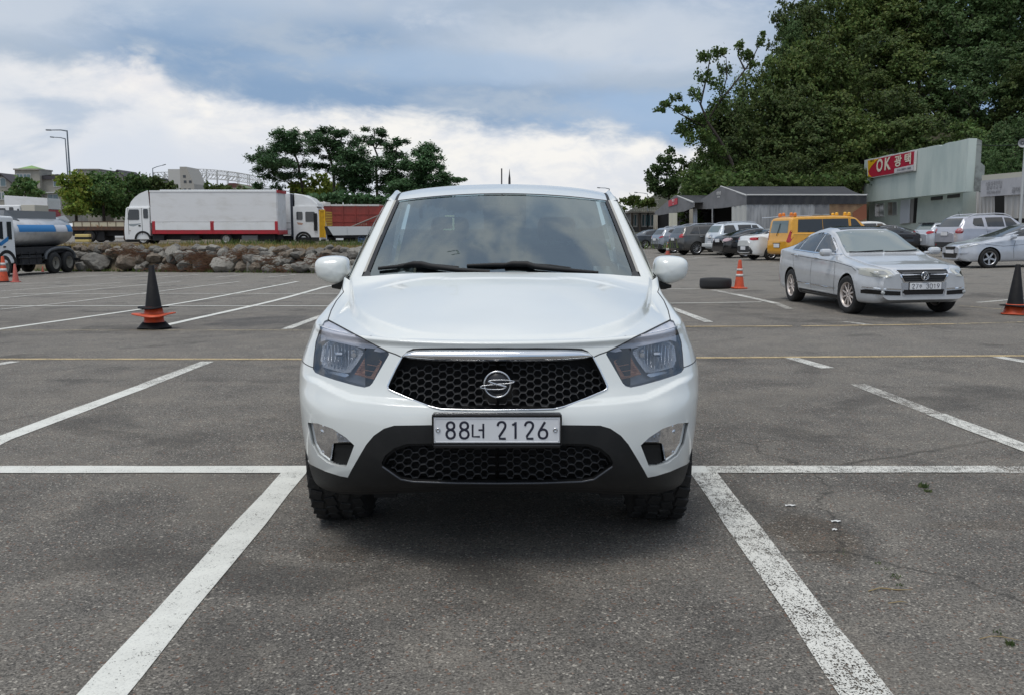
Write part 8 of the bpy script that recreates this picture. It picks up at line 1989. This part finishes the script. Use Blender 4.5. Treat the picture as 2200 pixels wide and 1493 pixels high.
pad_tree('pine_tree', 'rightmost broad dark pine, its branches reaching over the pickup roof', 80, [[(905, 470), (903, 420), (905, 380), (912, 345), (918, 320)]], [(917, 320, 28, 10), (899, 330, 22, 10), (922, 338, 28, 12), (907, 353, 38, 14), (932, 360, 24, 11), (894, 371, 38, 13), (927, 382, 36, 12), (968, 389, 28, 6), (910, 398, 55, 11), (890, 412, 50, 12), (940, 402, 30, 8)], 'pine', per=720, seed=6, group=PG)
pad_tree('shrub', 'yellow green bush between the first two pines', 86, [[(680, 470), (680, 410)]], [(655, 405, 26, 13), (690, 395, 26, 16), (715, 408, 22, 14), (672, 418, 40, 16), (700, 424, 40, 16), (640, 424, 20, 12)], 'lime', s=.42, per=120, asp=.65, flat=False, seed=7, br=False)
pad_tree('hedge', 'dark hedge under the pines above the red container', 78, [[(760, 470), (760, 440)]], [(700, 430, 30, 12), (740, 428, 34, 12), (780, 430, 34, 12), (815, 432, 30, 12), (850, 430, 30, 14), (890, 430, 30, 14), (930, 430, 40, 14), (990, 440, 40, 14), (1050, 445, 40, 12)], 'pine', s=.42, per=130, asp=.6, flat=False, seed=8, br=False)
RT = 'roadside trees behind the old flatbed'
pad_tree('roadside_tree', 'yellowish roadside tree closest to the two street lamps', 80, [[(165, 500), (163, 450), (160, 400)]], [(160, 388, 26, 16), (148, 404, 24, 18), (175, 410, 30, 20), (150, 425, 24, 16), (180, 435, 34, 18), (160, 450, 34, 16), (140, 418, 14, 12), (178, 395, 18, 12)], 'lime', s=.30, per=260, asp=.65, flat=False, seed=11, group=RT)
pad_tree('roadside_tree', 'mid green roadside tree right of the yellowish one', 82, [[(225, 500), (222, 440), (220, 390)]], [(220, 384, 26, 14), (205, 396, 24, 16), (240, 400, 28, 18), (220, 420, 40, 20), (205, 440, 34, 20), (245, 440, 34, 20), (225, 455, 50, 16)], 'bush', s=.30, per=280, asp=.65, flat=False, seed=12, group=RT)
pad_tree('roadside_tree', 'roadside tree with upright shoots beside the slanted tower', 84, [[(295, 500), (292, 440), (290, 390)]], [(285, 388, 20, 14), (305, 392, 20, 14), (270, 404, 26, 18), (300, 412, 32, 18), (280, 432, 36, 20), (315, 436, 28, 18), (285, 452, 44, 16), (262, 425, 20, 16)], 'bush', s=.30, per=280, asp=.65, flat=False, seed=13, group=RT)
pad_tree('roadside_tree', 'low dark roadside tree just above the box truck cab', 86, [[(350, 500), (348, 440), (345, 400)]], [(340, 394, 20, 12), (360, 402, 22, 12), (332, 412, 26, 14), (358, 420, 26, 14), (340, 436, 34, 18), (325, 450, 28, 16)], 'deep', s=.30, per=280, asp=.65, flat=False, seed=14, group=RT)
pad_tree('roadside_tree', 'small light green tree in front of the tower house, far left', 120, [[(52, 470), (54, 420), (56, 395)]], [(57, 392, 18, 10), (45, 404, 20, 12), (66, 406, 20, 12), (54, 416, 34, 12)], 'bush', s=.55, per=60, asp=.65, flat=False, seed=15)
pad_tree('shrub', 'small bushes behind the roof of the box truck', 110, [[(450, 470), (450, 420)]], [(445, 403, 8, 12), (462, 406, 12, 8), (475, 404, 10, 7), (488, 408, 12, 6), (520, 410, 14, 6)], 'deep', s=.4, per=80, asp=.65, flat=False, seed=16, br=False)
# ---- trees at the open left edge of the hillside
pad_tree('sparse_tree', 'open crooked tree with bare twigs leaning left against the sky', 74, [[(1588, 400), (1570, 345), (1545, 300), (1520, 262), (1505, 225), (1515, 180), (1525, 130)], [(1535, 285), (1495, 262), (1465, 248), (1435, 228), (1412, 240)], [(1520, 262), (1550, 210), (1562, 165), (1560, 125)], [(1550, 215), (1590, 165), (1615, 130), (1632, 95), (1640, 72)], [(1600, 150), (1585, 120), (1590, 95)]],
    [(1418, 238, 12, 6), (1432, 226, 14, 8), (1450, 212, 12, 8), (1470, 238, 18, 9), (1495, 205, 14, 16), (1510, 170, 16, 18), (1522, 128, 20, 14), (1545, 112, 16, 10), (1558, 150, 14, 16), (1540, 185, 18, 20), (1605, 122, 18, 10), (1590, 100, 12, 8), (1632, 92, 8, 10), (1640, 74, 5, 6), (1482, 268, 26, 14), (1510, 262, 20, 14), (1500, 295, 30, 16), (1540, 230, 24, 20), (1470, 285, 20, 10), (1530, 320, 34, 20), (1620, 140, 10, 8)], 'mid', s=.21, per=420, asp=.7, flat=False, seed=21, r0=.15, sub=12)
pad_tree('small_tree', 'smaller tree left of the tents with the sky showing through', 80, [[(1440, 500), (1438, 430), (1432, 390), (1435, 350), (1440, 330)], [(1434, 400), (1455, 375), (1462, 350)]], [(1440, 328, 12, 9), (1425, 345, 20, 12), (1450, 348, 20, 12), (1412, 365, 20, 10), (1440, 370, 26, 14), (1400, 384, 16, 10), (1425, 395, 28, 13), (1456, 392, 22, 14), (1408, 410, 22, 10), (1440, 415, 28, 12), (1392, 375, 10, 7)], 'bluish', s=.24, per=330, asp=.7, flat=False, seed=22, r0=.12)
pad_tree('shrub', 'yellowish creeper and shrubs around the roof garden office', 83, [[(1340, 500), (1342, 450)]], [(1345, 434, 14, 8), (1362, 430, 16, 8), (1385, 434, 18, 8), (1400, 438, 12, 8), (1336, 452, 10, 14), (1334, 474, 8, 16), (1372, 440, 14, 6)], 'olive', s=.34, per=150, asp=.65, flat=False, seed=23, br=False)
pad_tree('hedge', 'low green growth filling the foot of the hillside behind the tents', 70, [[(1600, 480), (1600, 440)]], [(1500, 385, 40, 18), (1560, 385, 50, 20), (1630, 388, 50, 16), (1700, 388, 50, 14), (1770, 388, 50, 14), (1840, 390, 50, 14)], 'mid', s=.36, per=60, asp=.65, flat=False, seed=24, br=False)
